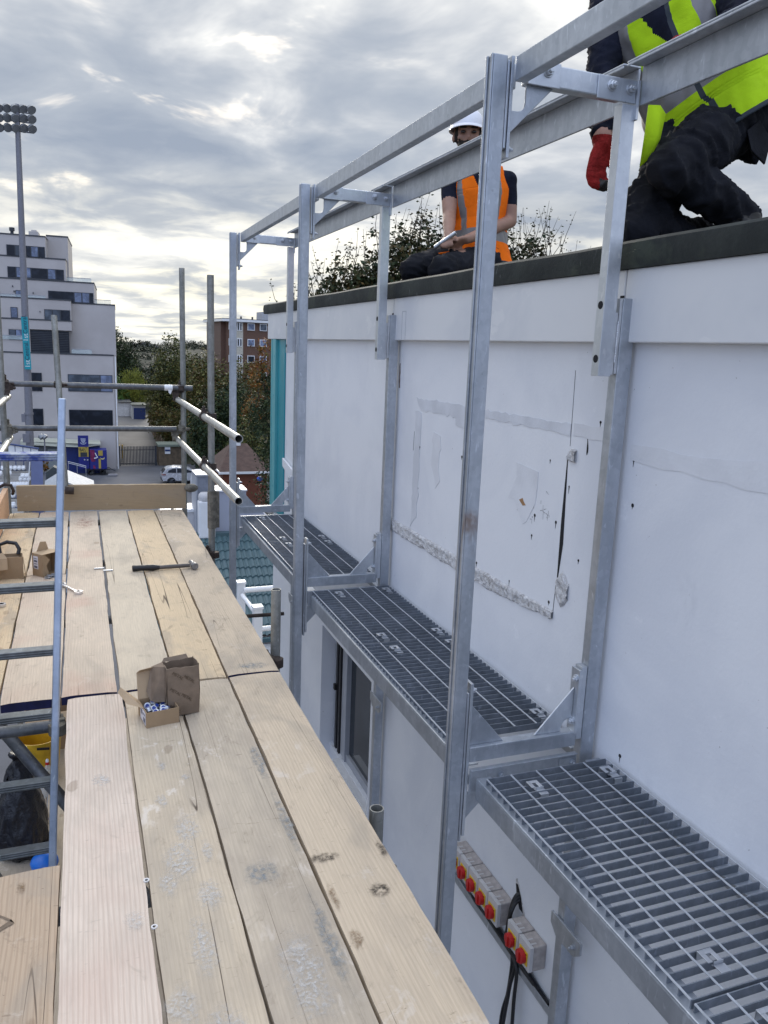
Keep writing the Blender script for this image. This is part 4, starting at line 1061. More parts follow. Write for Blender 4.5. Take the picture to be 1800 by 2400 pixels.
win(-.971, 2.927, -6.93, -5.261, -1.62, ((0, 1),)); win(-4.136, -3.206, -6.93, -5.209, -1.62, ((0, 1),)); win(-1.018, 1.421, -8.742, -8.17, -1.62, ((0, 1),)); win(-4.2, -2.3, -8.7, -8.1, -1.62, ((0, 1),))
win(-8.6, -7.2, -6.9, -5.2, -1.62, ((0, 1),)); win(-8.6, -7.2, -3.6, -1.9, -1.62, ((0, 1),))
def balu(u0, u1, z0, z1, v, ret=0):
    m_ = MB(); m_.box(u0 * k_, u1 * k_, 89.5 + v, 89.5 + v + .03, zz(z0) + .13, zz(z1))
    if ret: m_.box(u1 * k_ - .03, u1 * k_, 89.5 + v + .031, 89.5 + v + ret, zz(z0) + .13, zz(z1))
    b_ = m_.build('balustrade', M['balu'], flat)
    m_ = MB(); m_.box(u0 * k_, u1 * k_, 89.5 + v - .02, 89.5 + v + .05, zz(z1) + .001, zz(z1) + .05); m_.build('handrail', M['grey_frame'], b_)
balu(-.813, 1.371, 6.411, 6.85, .4, 4); balu(1.543, 3.041, 4.51, 4.98, .4, 4); balu(-14, -2.6, 4.69, 5.0, -1.0); balu(-14, -2.8, 2.823, 3.22, -1.0); balu(-14, -4.2, .9, 1.35, -1.4); balu(-.55, 1.2, -.175, .32, -1.2, 1)
m_ = MB()
for z in range(12): m_.box(-4.0 * k_, -.8 * k_, 89.5 - 1.09, 89.5 - 1.06, zz(-.02 + z * .155), zz(.05 + z * .155))
m_.build('louvre', M['frame_dk'], flat)
m_ = MB(); m_.box(-4.063 * k_, -3.229 * k_, 92, 94, zz(10.2), zz(10.95)); m_.box(-3.85 * k_, -3.4 * k_, 92.3, 93.7, zz(10.95) + .002, zz(11.12)); m_.build('chimney', M['render'], flat)
m_ = MB(); m_.tube((-5.48 * k_, 92, zz(10.2)), (-5.47 * k_, 92, zz(11.0)), .16); m_.tube((-5.47 * k_, 92, zz(10.85)), (-5.47 * k_, 92, zz(11.15)), .26); m_.build('flue', M['frame_dk'], flat)
m_ = MB(); [m_.box(u * k_, u * k_ + .09, 89.5 - .12, 89.5 - .03, zz(z), zz(z) + .16) for u, z in ((-5.35, 5.25), (-3.75, 5.2), (-5.45, 5.7))]; m_.box(-3.15 * k_, -3.08 * k_, 89.5 - 1.3, 89.5 - 1.21, zz(3.55), zz(3.65)); m_.build('wall_light', M['frame_dk'], flat)
m_ = MB(); m_.tube((3.30 * k_, 89.5 - 1.7, GZ), (3.30 * k_, 89.5 - 1.7, zz(-.2)), .07); m_.build('downpipe', M['upvc'], flat)
flat.rotation_euler = (0, 0, R(-2.4))

# ------------------------------------------------------------------ floodlight mast with banner
mast = thing('floodlight_mast', 'tall grey floodlight mast with rows of round lamps and a turquoise banner', 'floodlight mast', (-4.0, 70, GZ))
M['mast'] = galv('mast_steel', (.26, .26, .29), (.19, .19, .215), .6, metal=.3)
m_ = MB(); m_.path([(-4.02, 70, GZ), (-3.88, 70, -4), (-3.72, 70, 12), (-3.655, 70, 18.3)], .3, 14, rs=[.33, .30, .22, .18]); m_.build('mast_pole', M['mast'], mast, smooth=True)
m_ = MB(); m_.box(-4.42, -3.92, 69.45, 69.60, -7.0, -6.3); m_.tube((-3.9, 70, -4.8), (-3.9, 70, -4.65), .36); m_.box(-4.45, -4.15, 69.8, 70.1, -5.4, -4.75); m_.build('junction_box', M['mast'], mast)
M['lamp_shell'] = plain('lamp_housing', (.28, .29, .30), .45, .4, .2, 3); M['lamp_face'] = glass_dark('lamp_lens', (.06, .065, .05), .15, .5)
ax = Vector((.42, -.70, -.58)).normalized()
for row, z in enumerate((17.72, 17.05, 16.37)):
    m_ = MB(); m_.box(-6.4, -2.55, 69.95, 70.05, z + .02, z + .10); m_.build('cross_arm', M['mast'], mast)
    for i in range(7):
        c = Vector((-6.05 + i * .56, 69.75 + (.12 if i % 2 else 0), z + .05 + .045 * i + (.05 if i % 2 else 0)))
        m_ = MB(); m_.lathe(c, [(.06, -.30), (.16, -.27), (.27, -.12), (.315, .06), (.325, .16), (.30, .16)], 18, axis=ax); h = m_.build('lamp_head', M['lamp_shell'], mast, smooth=True)
        m_ = MB(); m_.lathe(c, [(0.0001, .10), (.16, .115), (.298, .14)], 18, axis=ax); m_.build('lens', M['lamp_face'], h, smooth=True)
m_ = MB(); m_.prism([(-4.10, 69.55, 2.86), (-3.62, 69.55, 2.86), (-3.52, 69.55, -1.2), (-4.02, 69.55, -1.2)], (0, .03, 0)); ban = m_.build('banner', plain('turquoise_banner', (.008, .30, .36), .5, 0, .06, 1), mast)
nv = plain('banner_navy', (.005, .02, .06), .5); wh = plain('banner_white', (.8, .82, .82), .5)
for zc in (.16, -1.98 + 1.98 - .0,):
    pass
def banner_text(z0):
    Mx = Matrix.Translation((-3.80 - (z0 - .8) * .022, 69.545, z0)) @ Matrix.Rotation(R(90), 4, 'X') @ Matrix.Rotation(R(91.5), 4, 'Z')
    text_mesh('lettering', '1st', .50, wh, Mx, ban, .004, 'LEFT')
    text_mesh('lettering', 'Central.', .44, nv, Mx @ Matrix.Translation((.60, 0, 0)), ban, .004, 'LEFT')
banner_text(-1.08); banner_text(.95)

# ------------------------------------------------------------------ brick block beyond the trees
br = thing('brick_building', 'brown brick block with white window frames and white roof edge', 'building', (22, 110, GZ))
def brickmat(name, c1, c2, mort, sc):
    m, t, b, co = newmat(name)
    q = t.new('ShaderNodeTexBrick'); mp = t.new('ShaderNodeMapping'); t.link(co, mp.inputs[0]); mp.inputs['Rotation'].default_value = (R(90), 0, 0)
    t.link(mp.outputs[0], q.inputs['Vector']); q.inputs['Scale'].default_value = sc; q.inputs['Color1'].default_value = (*c1, 1); q.inputs['Color2'].default_value = (*c2, 1); q.inputs['Mortar'].default_value = (*mort, 1); q.inputs['Mortar Size'].default_value = .012
    t.link(q.outputs[0], b.inputs['Base Color']); b.inputs['Roughness'].default_value = .9; return m
M['brick'] = brickmat('brown_brick', (.155, .082, .055), (.12, .066, .046), (.17, .13, .11), 4)
m_ = MB(); m_.box(18.9, 29, 110, 122, GZ, 4.3); m_.build('wall', M['brick'], br)
m_ = MB(); m_.box(18.25, 29, 111.5, 121, GZ, 4.25); m_.build('wall', M['brick'], br)
m_ = MB(); m_.box(18.0, 29.4, 109.4, 122.5, 4.31, 4.62); m_.build('roof', M['upvc'], br)
m_ = MB(); m_.box(18.05, 29.3, 109.6, 122.3, 4.625, 4.72); m_.build('roof', M['coping'], br)
m_ = MB(); m_.box(19.9, 20.95, 109.93, 109.995, -3, 4.25); m_.build('stair_panel', plain('cream_panel', (.55, .52, .44), .7), br)
def bwin(x0, x1, z0, z1, pane, mull=False):
    m_ = MB(); m_.box(x0, x1, 109.86, 109.99, z0, z1); f = m_.build('window', M['upvc'], br)
    xs = ((x0, (x0 + x1) / 2), ((x0 + x1) / 2, x1)) if mull else ((x0, x1),)
    for a, b_ in xs: m_ = MB(); m_.box(a + .09, b_ - .09, 109.83, 109.858, z0 + .1, z1 - .1); m_.build('pane', pane, f)
for i, (z0, z1) in enumerate(((3.25, 4.2), (1.15, 2.1), (-1.05, -.1), (-3.2, -2.3))):
    bwin(21.55, 22.55, z0, z1, pn[1] if i < 2 else pn[0]); bwin(23.25, 24.25, z0, z1, pn[1 if i else 2]); bwin(20.1, 20.8, z0 - .1, z1 + .05, pn[0], True); bwin(18.98, 19.28, z0, z1, pn[1]); bwin(25.4, 26.4, z0, z1, pn[1])
for x in (20.6, 21.4, 23.0): m_ = MB(); m_.tube((x, 113, 4.7), (x, 113, 5.15), .12); m_.build('flue', M['coping'], br)
m_ = MB(); m_.box(24.9, 27, 115, 118, 4.72, 6.0); m_.build('plant_room', plain('plant_room_grey', (.45, .46, .48), .8), br)
br.rotation_euler = (0, 0, R(3))

# ------------------------------------------------------------------ gate, store, lane things
gt = thing('metal_gate', 'black vertical-bar security gate across the lane', 'gate', (5.7, 89.8, GZ))
m_ = MB(); m_.box(3.66, 3.86, 89.7, 89.9, GZ, -9.85); m_.box(7.45, 7.65, 89.7, 89.9, GZ, -9.85); m_.build('post', M['frame_dk'], gt)
m_ = MB(); [m_.box(3.87, 7.44, 89.76, 89.82, z, z + .09) for z in (-11.85, -10.35)]; m_.build('rail', M['frame_dk'], gt)
m_ = MB(); [m_.box(3.95 + i * .1525, 4.03 + i * .1525, 89.70, 89.755, -11.95, -9.9) for i in range(23)]; m_.build('bars', M['frame_dk'], gt)
sh = thing('timber_store', 'brown timber bin store beside the black gate, with a white and blue notice', 'shed', (9.2, 90.5, GZ))
M['fence'] = plain('brown_fence_timber', (.155, .115, .075), .9, 0, .35, 3)
m_ = MB(); m_.box(7.85, 10.45, 89.6, 92, GZ, -9.95); m_.build('wall', M['fence'], sh)
m_ = MB(); m_.box(7.75, 10.6, 89.4, 92.2, -9.949, -9.7); m_.build('roof', plain('green_shed_roof', (.20, .23, .18), .8), sh)
m_ = MB(); m_.box(8.5, 9.08, 89.50, 89.56, -10.75, -9.98); sg = m_.build('notice', M['upvc'], sh)
m_ = MB(); m_.box(8.52, 9.06, 89.485, 89.498, -10.47, -10.25); m_.build('notice_band', plain('notice_blue', (.015, .04, .15), .5), sg)
ga = thing('garage', 'white rendered lock-up garage with a pale up-and-over door', 'garage', (6.1, 126, GZ + 2))
m_ = MB(); m_.box(5.0, 7.05, 125, 131, GZ + 1.9, -7.8); m_.build('wall', plain('garage_white', (.52, .52, .52), .8), ga)
m_ = MB(); m_.box(5.25, 6.75, 124.93, 124.99, GZ + 2.2, -8.55); m_.build('door', plain('garage_door', (.60, .60, .60), .6), ga)
m_ = MB(); m_.box(4.9, 7.15, 124.8, 131, -7.798, -7.70); m_.build('roof', M['coping'], ga)
bx = thing('container', 'blue-fronted shed with white side next to the garage', 'shed', (8, 123, GZ + 2))
m_ = MB(); m_.box(7.05, 8.95, 122, 126, GZ + 1.9, -8.0); m_.build('wall', plain('shed_white', (.45, .45, .44), .8), bx)
m_ = MB(); m_.box(7.25, 8.9, 121.92, 121.99, GZ + 1.95, -8.35); m_.build('door', plain('shed_blue', (.012, .03, .12), .6), bx)
m_ = MB(); m_.box(6.95, 9.05, 121.8, 126, -7.998, -7.85); m_.build('roof', plain('mossy_roof', (.15, .155, .13), .9), bx)
fe = thing('timber_fence', 'brown timber fence climbing beside the lane behind the gate', 'fence', (9, 100, GZ))
m_ = MB()
for i in range(22):
    f = i / 22; y = 93 + 22 * f; m_.box(8.75 + f * .1, 8.80 + f * .1, y, y + .96, GZ + f * 1.6, GZ + 1.9 + f * 1.75)
m_.build('panel', M['fence'], fe)
m_ = MB(); [m_.box(8.70 + i * .01, 8.86 + i * .01, 93 + i * 2.2 - .05, 93 + i * 2.2 + .06, GZ, GZ + 2.05 + i * .17) for i in range(11)]; m_.build('post', M['fence'], fe)
for x, lb in ((3.95, 'yellow bollard nearer the corner of the flats, behind the gate'), (4.27, 'yellow bollard just right of its twin behind the gate')):
    t = thing('bollard', lb, 'bollard', (x, 94, GZ), 'yellow bollards behind the gate'); m_ = MB(); m_.tube((x, 94, GZ), (x, 94, GZ + 1.75), .1); m_.ball((x, 94, GZ + 1.75), .1, (1, 1, .6)); m_.build('shaft', plain('bollard_yellow', (.50, .33, .08), .6), t, smooth=True)
    m_ = MB(); m_.tube((x, 94, GZ + 1.2), (x, 94, GZ + 1.35), .104); m_.build('band', M['frame_dk'], t)

# ------------------------------------------------------------------ car and van
def wheel(parent, c, r, w=.2):
    m_ = MB(); m_.lathe(c, [(r * .62, -w / 2), (r * .93, -w / 2), (r, -w * .3), (r, w * .3), (r * .93, w / 2), (r * .62, w / 2)], 24, axis=(0, 1, 0)); wt = m_.build('wheel', M['black'], parent, smooth=True)
    m_ = MB(); m_.tube(Vector(c) - Vector((0, w * .46, 0)), Vector(c) - Vector((0, w * .34, 0)), r * .16, n=10)
    for i in range(10):
        a = 2 * math.pi * i / 10; d = Vector((math.cos(a), 0, math.sin(a))); m_.tube(Vector(c) - Vector((0, w * .44, 0)) + d * r * .1, Vector(c) - Vector((0, w * .44, 0)) + d * r * .62, r * .045, n=5)
    m_.lathe(c, [(r * .58, -w * .5), (r * .66, -w * .5), (r * .66, -w * .3), (r * .58, -w * .3)], 20, axis=(0, 1, 0)); m_.build('rim', M['zinc'], wt)
def side_body(prof, y0, y1, taper, zmid):
    """car body: side profile lofted across the width, narrowing above the waist"""
    m_ = MB(); n = len(prof); vs = []; fs = []; yc = (y0 + y1) / 2; hw = (y1 - y0) / 2
    S = (-1, -.93, -.6, 0, .6, .93, 1)
    for s in S:
        for x, z in prof:
            inset = max(0, z - zmid) * taper
            zz_ = z - (.035 if abs(s) == 1 else 0) * (1 if z > zmid else 0)
            vs.append((x, yc + s * (hw - inset * (1 if abs(s) > .9 else .8)), zz_))
    for k in range(len(S) - 1):
        for i in range(n): fs.append((k * n + i, k * n + (i + 1) % n, (k + 1) * n + (i + 1) % n, (k + 1) * n + i))
    fs += [list(range(n - 1, -1, -1)), list(range((len(S) - 1) * n, len(S) * n))]
    m_.add(vs, fs); return m_
car = thing('parked_car', 'silver compact SUV with dark windows, parked by the timber store', 'car', (9.2, 78, GZ))
silver = plain('silver_paint', (.50, .52, .56), .25, .35, .03, 2)
c0, g0 = 7.05, GZ
pf = [(0, .55), (.0, .95), (.12, 1.15), (.35, 1.42), (.55, 1.57), (1.2, 1.66), (2.2, 1.62), (2.75, 1.42), (3.2, 1.12), (4.0, 1.02), (4.35, .85), (4.4, .45), (4.2, .30), (3.86, .30), (3.80, .52), (3.58, .68), (3.28, .66), (3.06, .50), (3.0, .30), (1.28, .30), (1.22, .50), (1.02, .68), (.72, .68), (.50, .52), (.44, .32), (.1, .36)]
side_body([(c0 + x, g0 + z) for x, z in pf], 77.3, 79.2, .22, g0 + 1.05).build('body', silver, car, smooth=True)
m_ = MB(); m_.prism([(c0 + x, 77.335, g0 + z) for x, z in ((.62, 1.10), (.52, 1.30), (.85, 1.50), (1.6, 1.55), (2.1, 1.50), (2.62, 1.30), (2.95, 1.10))], (0, -.0, 0)) if False else None
mg = MB()
for a in (((.50, 1.16), (.62, 1.36), (.95, 1.50), (1.32, 1.54), (1.32, 1.13)), ((1.40, 1.13), (1.40, 1.54), (2.1, 1.51), (2.72, 1.30), (2.90, 1.13))):
    mg.prism([(c0 + x, 77.305 + max(0, z - 1.05) * .22, g0 + z) for x, z in a], (0, -.012, 0))
mg.build('window', pn[0], car)
m_ = MB(); m_.prism([(c0 + .06, 77.5, g0 + 1.12), (c0 + .33, 77.6, g0 + 1.45), (c0 + .33, 78.9, g0 + 1.45), (c0 + .06, 79.0, g0 + 1.12)], (-.02, 0, .02)); m_.build('rear_window', pn[0], car)
m_ = MB(); m_.box(c0 - .01, c0 + .35, 77.28, 77.9, g0 + .92, g0 + 1.02); m_.build('tail_light', plain('tail_light_red', (.18, .02, .02), .3), car)
m_ = MB(); m_.box(c0 - .02, c0 + .1, 77.4, 79.1, g0 + .38, g0 + .55); m_.box(c0 + .2, c0 + 4.2, 77.285, 77.31, g0 + .30, g0 + .37); m_.build('bumper_trim', M['frame_dk'], car)
m_ = MB(); m_.box(c0 + 2.72, c0 + 2.95, 77.1, 77.28, g0 + 1.10, g0 + 1.24); m_.build('mirror', silver, car, bevel=.03)
for x in (.87, 3.43): wheel(car, (c0 + x, 77.42, g0 + .36), .36); wheel(car, (c0 + x, 79.1, g0 + .36), .36)
van = thing('parked_van', 'white van with dark side window, parked nearer than the silver car', 'van', (11, 73, GZ))
vw = plain('van_white', (.72, .73, .75), .35, 0, .04, 2)
v0 = 9.25
pf = [(0, .45), (0, 1.05), (.06, 1.45), (.22, 1.90), (.42, 2.02), (1.6, 2.05), (3.6, 2.05), (3.75, 1.95), (3.85, .5), (3.7, .32), (3.3, .32), (3.2, .6), (2.9, .72), (2.6, .6), (2.5, .32), (1.15, .32), (1.05, .6), (.8, .7), (.55, .6), (.45, .36)]
side_body([(v0 + x, g0 + z) for x, z in pf], 72, 73.9, .10, g0 + 1.1).build('body', vw, van, smooth=True)
m_ = MB(); m_.prism([(v0 + x, 72.005 + max(0, z - 1.1) * .1, g0 + z) for x, z in ((2.4, 1.2), (2.45, 1.82), (3.5, 1.82), (3.62, 1.2))], (0, -.012, 0)); m_.build('window', pn[0], van)
m_ = MB(); m_.prism([(v0 + .03, 72.2, g0 + 1.1), (v0 + .22, 72.25, g0 + 1.8), (v0 + .22, 73.6, g0 + 1.8), (v0 + .03, 73.7, g0 + 1.1)], (-.015, 0, 0)); m_.build('windscreen', pn[0], van)
m_ = MB(); m_.box(v0 + .12, v0 + .3, 71.88, 72.0, g0 + 1.15, g0 + 1.32); m_.build('mirror', M['black'], van, bevel=.02)
for x in (.8, 2.9): wheel(van, (v0 + x, 72.12, g0 + .34), .34); wheel(van, (v0 + x, 73.8, g0 + .34), .34)

# ------------------------------------------------------------------ kiosk and branded trailer
ks = thing('kiosk', 'low blue and grey kiosk under a flat pale canopy roof', 'kiosk', (-1.5, 86.5, GZ))
m_ = MB(); m_.prism([(-5.6, 84.6, -8.72), (-2.6, 84.6, -8.80), (.2, 84.6, -8.98), (1.78, 84.9, -9.02), (1.78, 84.9, -9.16), (.2, 84.6, -9.34), (-2.6, 84.6, -9.22), (-5.6, 84.6, -9.05)], (0, 3.4, 0)); m_.build('roof', plain('pale_canopy', (.50, .51, .42), .7, 0, .12, .8), ks)
m_ = MB(); m_.box(-5.0, -1.7, 85.5, 87.8, GZ, -9.35); m_.build('wall', plain('kiosk_grey', (.14, .155, .165), .8), ks)
m_ = MB(); m_.box(-1.69, 1.7, 85.2, 87.8, GZ, -9.36); m_.build('wall', plain('kiosk_blue', (.012, .03, .17), .5), ks)
m_ = MB(); m_.box(-3.2, -1.9, 85.45, 85.49, GZ + .1, -9.6); m_.build('shutter', plain('shutter_grey', (.26, .29, .29), .6), ks)
tr = thing('display_trailer', 'royal blue display trailer with a white crest panel and gold lion banners', 'trailer', (1.0, 84, GZ))
blue = plain('royal_blue_panel', (.012, .018, .19), .45, 0, .12, 1.2); gold = plain('gold_panel', (.42, .31, .055), .6, 0, .1, 2)
m_ = MB(); m_.box(-.36, .62, 83.7, 83.78, -11.35, -8.05); mp_ = m_.build('panel', blue, tr)
m_ = MB(); m_.box(-.34, .60, 83.68, 83.698, -10.17, -9.18); m_.build('gold_banner', gold, mp_)
m_ = MB(); m_.box(-.17, .45, 83.665, 83.679, -10.15, -9.72); m_.build('hatch', M['frame_dk'], mp_)
r = random.Random(3); m_ = MB()
for i in range(34):
    x, z = r.uniform(-.32, .56), r.uniform(-9.68, -9.22); s = r.uniform(.02, .055); m_.prism([(x + s * r.uniform(.5, 1) * math.cos(a), 83.677, z + s * r.uniform(.5, 1.6) * math.sin(a)) for a in (0, 1, 2.1, 3.3, 4.4, 5.4)], (0, -.004, 0))
m_.build('lions', M['frame_dk'], mp_)
# crest: shield with three rows of small birds over a ribbon
pale = plain('crest_pale', (.38, .42, .55), .5); m_ = MB()
m_.prism([(-.10, 83.69, -8.32), (.36, 83.69, -8.34), (.345, 83.69, -8.55), (.29, 83.69, -8.70), (.20, 83.69, -8.80), (.13, 83.69, -8.84), (.06, 83.69, -8.78), (-.03, 83.69, -8.66), (-.085, 83.69, -8.5)], (0, -.01, 0))
rib = [(.13 + .33 * math.sin(a), 83.69, -8.62 - .33 * math.cos(a)) for a in [(-1.15 + i * .23) for i in range(11)]]
m_.prism(rib + [(.13 + .25 * math.sin(a), 83.69, -8.62 - .25 * math.cos(a)) for a in [(1.15 - i * .23) for i in range(11)]], (0, -.01, 0)); m_.build('crest', pale, mp_)
m_ = MB()
for x, z in ((.0, -8.42), (.13, -8.42), (.26, -8.43), (.06, -8.55), (.2, -8.56), (.13, -8.69)):
    m_.prism([(x - .045, 83.679, z + .02), (x - .01, 83.679, z + .012), (x + .02, 83.679, z + .03), (x + .045, 83.679, z + .02), (x + .02, 83.679, z - .02), (x - .01, 83.679, z - .03), (x - .03, 83.679, z - .005)], (0, -.004, 0))
m_.build('birds', blue, mp_)
m_ = MB(); m_.box(.70, 2.30, 83.6, 85.4, -11.42, -9.50); bp = m_.build('body', blue, tr, bevel=.03)
m_ = MB(); m_.box(1.5, 1.92, 83.57, 83.598, -10.05, -9.53); m_.box(1.5, 1.72, 83.57, 83.598, -11.35, -10.38); m_.build('gold_banner', gold, bp)
m_ = MB(); m_.prism([(1.64, 83.56, -10.18), (1.74, 83.56, -10.30), (1.9, 83.56, -10.34), (2.08, 83.56, -10.22), (2.06, 83.56, -10.38), (1.9, 83.56, -10.46), (1.72, 83.56, -10.4)], (0, -.006, 0)); m_.build('flourish', plain('cream_mark', (.6, .52, .25), .5), bp)
m_ = MB(); m_.prism([(.72, 83.59, -9.46), (1.12, 83.59, -9.46), (1.2, 83.59, -9.9), (1.14, 83.59, -10.3), (1.22, 83.59, -10.62), (.86, 83.59, -10.66), (.74, 83.59, -10.3), (.74, 83.59, -9.9)], (0, -.01, 0)); m_.prism([(.98, 83.59, -11.02), (1.16, 83.59, -11.02), (1.2, 83.59, -11.36), (1.0, 83.59, -11.38)], (0, -.01, 0)); m_.build('picture_pink', plain('picture_pink', (.22, .012, .09), .6, 0, .5, 6), bp)
m_ = MB(); m_.path([(1.2, 83.57, -9.78), (1.32, 83.57, -10.05), (1.42, 83.57, -10.22), (1.3, 83.57, -10.28), (1.08, 83.57, -10.32)], .05, 6); m_.build('picture_white', M['upvc'], bp)
m_ = MB(); m_.box(.2, 2.6, 83.8, 85.2, -11.55, -11.45); m_.tube((2.6, 84.5, -11.5), (3.1, 84.5, -11.75), .05); m_.build('chassis', M['frame_dk'], tr)
for y in (83.75, 85.2): wheel(tr, (.75, y, GZ + .32), .32); wheel(tr, (1.9, y, GZ + .32), .30)
m_ = MB(); m_.tube((.2, 83.66, -10.45), (.2, 83.63, -10.45), .08); m_.tube((.48, 83.66, -10.47), (.48, 83.63, -10.47), .08) ; m_.build('lamp', M['zinc'], tr)
ra = thing('ramp_rail', 'thin metal ramp handrail in front of the blue kiosk', 'handrail', (-.5, 80, GZ))
m_ = MB(); [m_.tube((-1.3, 80, -10.08 + d), (.30, 80, -10.55 + d), .03) for d in (0, -.14)]; [m_.tube((x, 80, GZ), (x, 80, -10.32 - (x + .5) * .29), .025) for x in (-1.25, -.5, .28)]; m_.build('rail', M['zinc'], ra)
st = thing('kerb_stone', 'loose pale kerb stone lying on the tarmac by the trailer', 'stone', (3.1, 83, GZ)); m_ = MB(); m_.box(2.35, 3.25, 82.9, 83.2, GZ + .004, GZ + .22); m_.build('block', plain('stone_grey', (.30, .29, .30), .9), st, bevel=.04)

# ------------------------------------------------------------------ stand with white seats, canopy, hoarding
std_ = thing('seating_stand', 'stepped grey concrete stand under the rows of white seats', 'stand', (-6, 55, GZ))
TI = ((62.6, -8.25), (60.1, -8.22), (57.6, -8.28), (54.6, -8.10), (51.1, -8.15), (47.6, -8.02))
m_ = MB()
for i, (y, z) in enumerate(TI): m_.box(-14, -3.55 + (.45 if i > 2 else 0), y - 2.4, y + .1, GZ, z)
m_.build('tier', M['concrete'], std_)
m_ = MB()
for i, (y, z) in enumerate(TI): m_.box(-14, -3.6 + (.45 if i > 2 else 0), y - 2.42, y - 2.401, z - .16, z + .02)
m_.build('nosing', plain('blue_grey_nosing', (.20, .23, .34), .6), std_)
def seat(x, y, z):
    t = thing('stadium_seat', 'white tip-up plastic seat', 'seat', (x, y, z), 'white tip-up seats of the stand')
    m_ = MB(); n = 8; vs = []
    for j in range(5):
        for i in range(n + 1):
            a = -1 + 2 * i / n; h = .12 + .40 * j / 4; wdt = .22 * (1 if j < 3 else (.93 if j == 3 else .74))
            vs.append((x + a * wdt, y + .05 - .07 * a * a + .05 * j / 4, z + h))
    fs = [(j * (n + 1) + i, j * (n + 1) + i + 1, (j + 1) * (n + 1) + i + 1, (j + 1) * (n + 1) + i) for j in range(4) for i in range(n)]
    m_.add(vs, fs); b_ = m_.build('backrest', M['upvc'], t, smooth=True); sd = b_.modifiers.new('thick', 'SOLIDIFY'); sd.thickness = .03
    m_ = MB(); m_.ball((x, y - .10, z + .20), .21, (1, .32, .95), 12, 8); m_.build('seat_pan', M['upvc'], t, smooth=True)
    m_ = MB(); m_.box(x - .03, x + .03, y - .04, y + .06, z - .02, z + .2); m_.build('bracket', M['grey_frame'], t)
    return t
s0 = None
SEATS = [(62, -8.08, [-5.9, -5.35, -4.83, -4.55, -4.27, -4.0]), (59.5, -8.05, [-5.8, -5.3, -4.72]), (57, -8.06, [-3.86, -3.62, -3.40]), (57, -7.86, [-3.74, -3.5]),
         (54, -7.92, [-5.1, -4.8, -4.5, -4.24, -4.06, -3.89, -3.72, -3.55, -3.38]), (50.5, -7.95, [-5.0, -4.75, -4.5, -4.2, -3.9]), (47, -7.86, [-4.7, -4.45, -4.2, -3.95, -3.65])]
for y, z, xs in SEATS:
    for x in xs:
        if s0 is None: s0 = seat(x, y, z); s0.scale = (.58, .7, .62)
        else: dup(s0, (x, y, z), scale=(.58, .7, .62))
ho = thing('hoarding', 'blue-grey panel screen with a white handrail beside the white seats', 'screen', (-3, 50, GZ))
m_ = MB(); m_.prism([(-3.02, 54, -6.05), (-2.35, 54, -6.10), (-2.42, 54, -9.9), (-3.15, 54, -9.9)], (0, .08, 0)); m_.build('panel', plain('blue_grey_panel', (.17, .20, .36), .6, 0, .1, 1.5), ho)
m_ = MB(); m_.tube((-3.08, 53.8, -6.3), (-3.40, 53.8, -9.3), .035); m_.build('rail', M['upvc'], ho)
bl = thing('balustrade', 'white panel balustrade with a blue top rail at the back of the seats', 'balustrade', (-5, 63, GZ))
m_ = MB(); [m_.prism([(-6.6 + i * .52, 63, -6.15 - i * .085), (-6.6 + i * .52 + .47, 63, -6.15 - i * .085 - .077), (-6.6 + i * .52 + .47, 63, -7.2), (-6.6 + i * .52, 63, -7.2)], (0, .05, 0)) for i in range(7)]; m_.build('panel', M['upvc'], bl)
m_ = MB(); m_.path([(-6.7, 62.95, -6.05), (-4.8, 62.95, -6.32), (-2.95, 62.95, -6.66)], .07, 8); [m_.tube((-6.62 + i * .52, 63.02, GZ), (-6.62 + i * .52, 63.02, -6.1 - i * .085), .03) for i in range(8)]; m_.build('top_rail', plain('balustrade_blue', (.05, .08, .20), .5), bl)
cn = thing('striped_canopy', 'pale gabled canopy roof with dark stripes, just past the end toe board', 'canopy', (-.7, 45, -9))
m_ = MB()
m_.prism([(-1.95, 44.2, -6.62), (-.95, 44.2, -5.95), (-.95, 46.5, -5.66), (-1.95, 46.5, -6.3)], (0, 0, -.06)); m_.prism([(-.94, 44.2, -5.95), (.55, 44.2, -6.62), (.55, 46.5, -6.34), (-.94, 46.5, -5.66)], (0, 0, -.06)); m_.build('roof', plain('pale_canopy_sheet', (.34, .37, .40), .6), cn)
m_ = MB(); [m_.prism([(-.5 + i * .0, 44.15 - .002, -6.14 - i * .11), (.62, 44.15, -6.66 - i * .11), (.62, 44.15, -6.71 - i * .11), (-.5, 44.15, -6.19 - i * .11)], (0, -.03, 0)) for i in range(6)]; [m_.prism([(-2.05, 44.15, -6.68 - i * .11), (-1.2, 44.15, -6.12 - i * .11), (-1.2, 44.15, -6.17 - i * .11), (-2.05, 44.15, -6.73 - i * .11)], (0, -.03, 0)) for i in range(5)]; m_.build('stripes', M['frame_dk'], cn)
m_ = MB(); m_.prism([(-1.9, 44.25, -6.66), (-.95, 44.25, -6.02), (.5, 44.25, -6.66), (.5, 44.25, GZ), (-1.9, 44.25, GZ)], (0, 2.2, 0)); m_.build('wall', plain('canopy_wall', (.34, .37, .40), .7), cn)
sp = thing('spotlight_post', 'slim post carrying a pair of tilted grey spotlights behind the ladder', 'lamp post', (-2.5, 60, GZ))
m_ = MB(); m_.tube((-2.45, 60, GZ), (-2.43, 60, -5.55), .05); m_.build('shaft', M['mast'], sp)
for x in (-2.62, -2.42):
    m_ = MB(); m_.lathe((x, 59.8, -5.42), [(.05, -.22), (.17, -.12), (.2, .12), (.17, .13)], 14, axis=(.7, -.3, -.6)); m_.build('lamp_head', M['lamp_shell'], sp, smooth=True)
bs = thing('planter_box', 'dark grey box with orange-red plants beside the striped canopy', 'planter', (-1.6, 58, GZ))
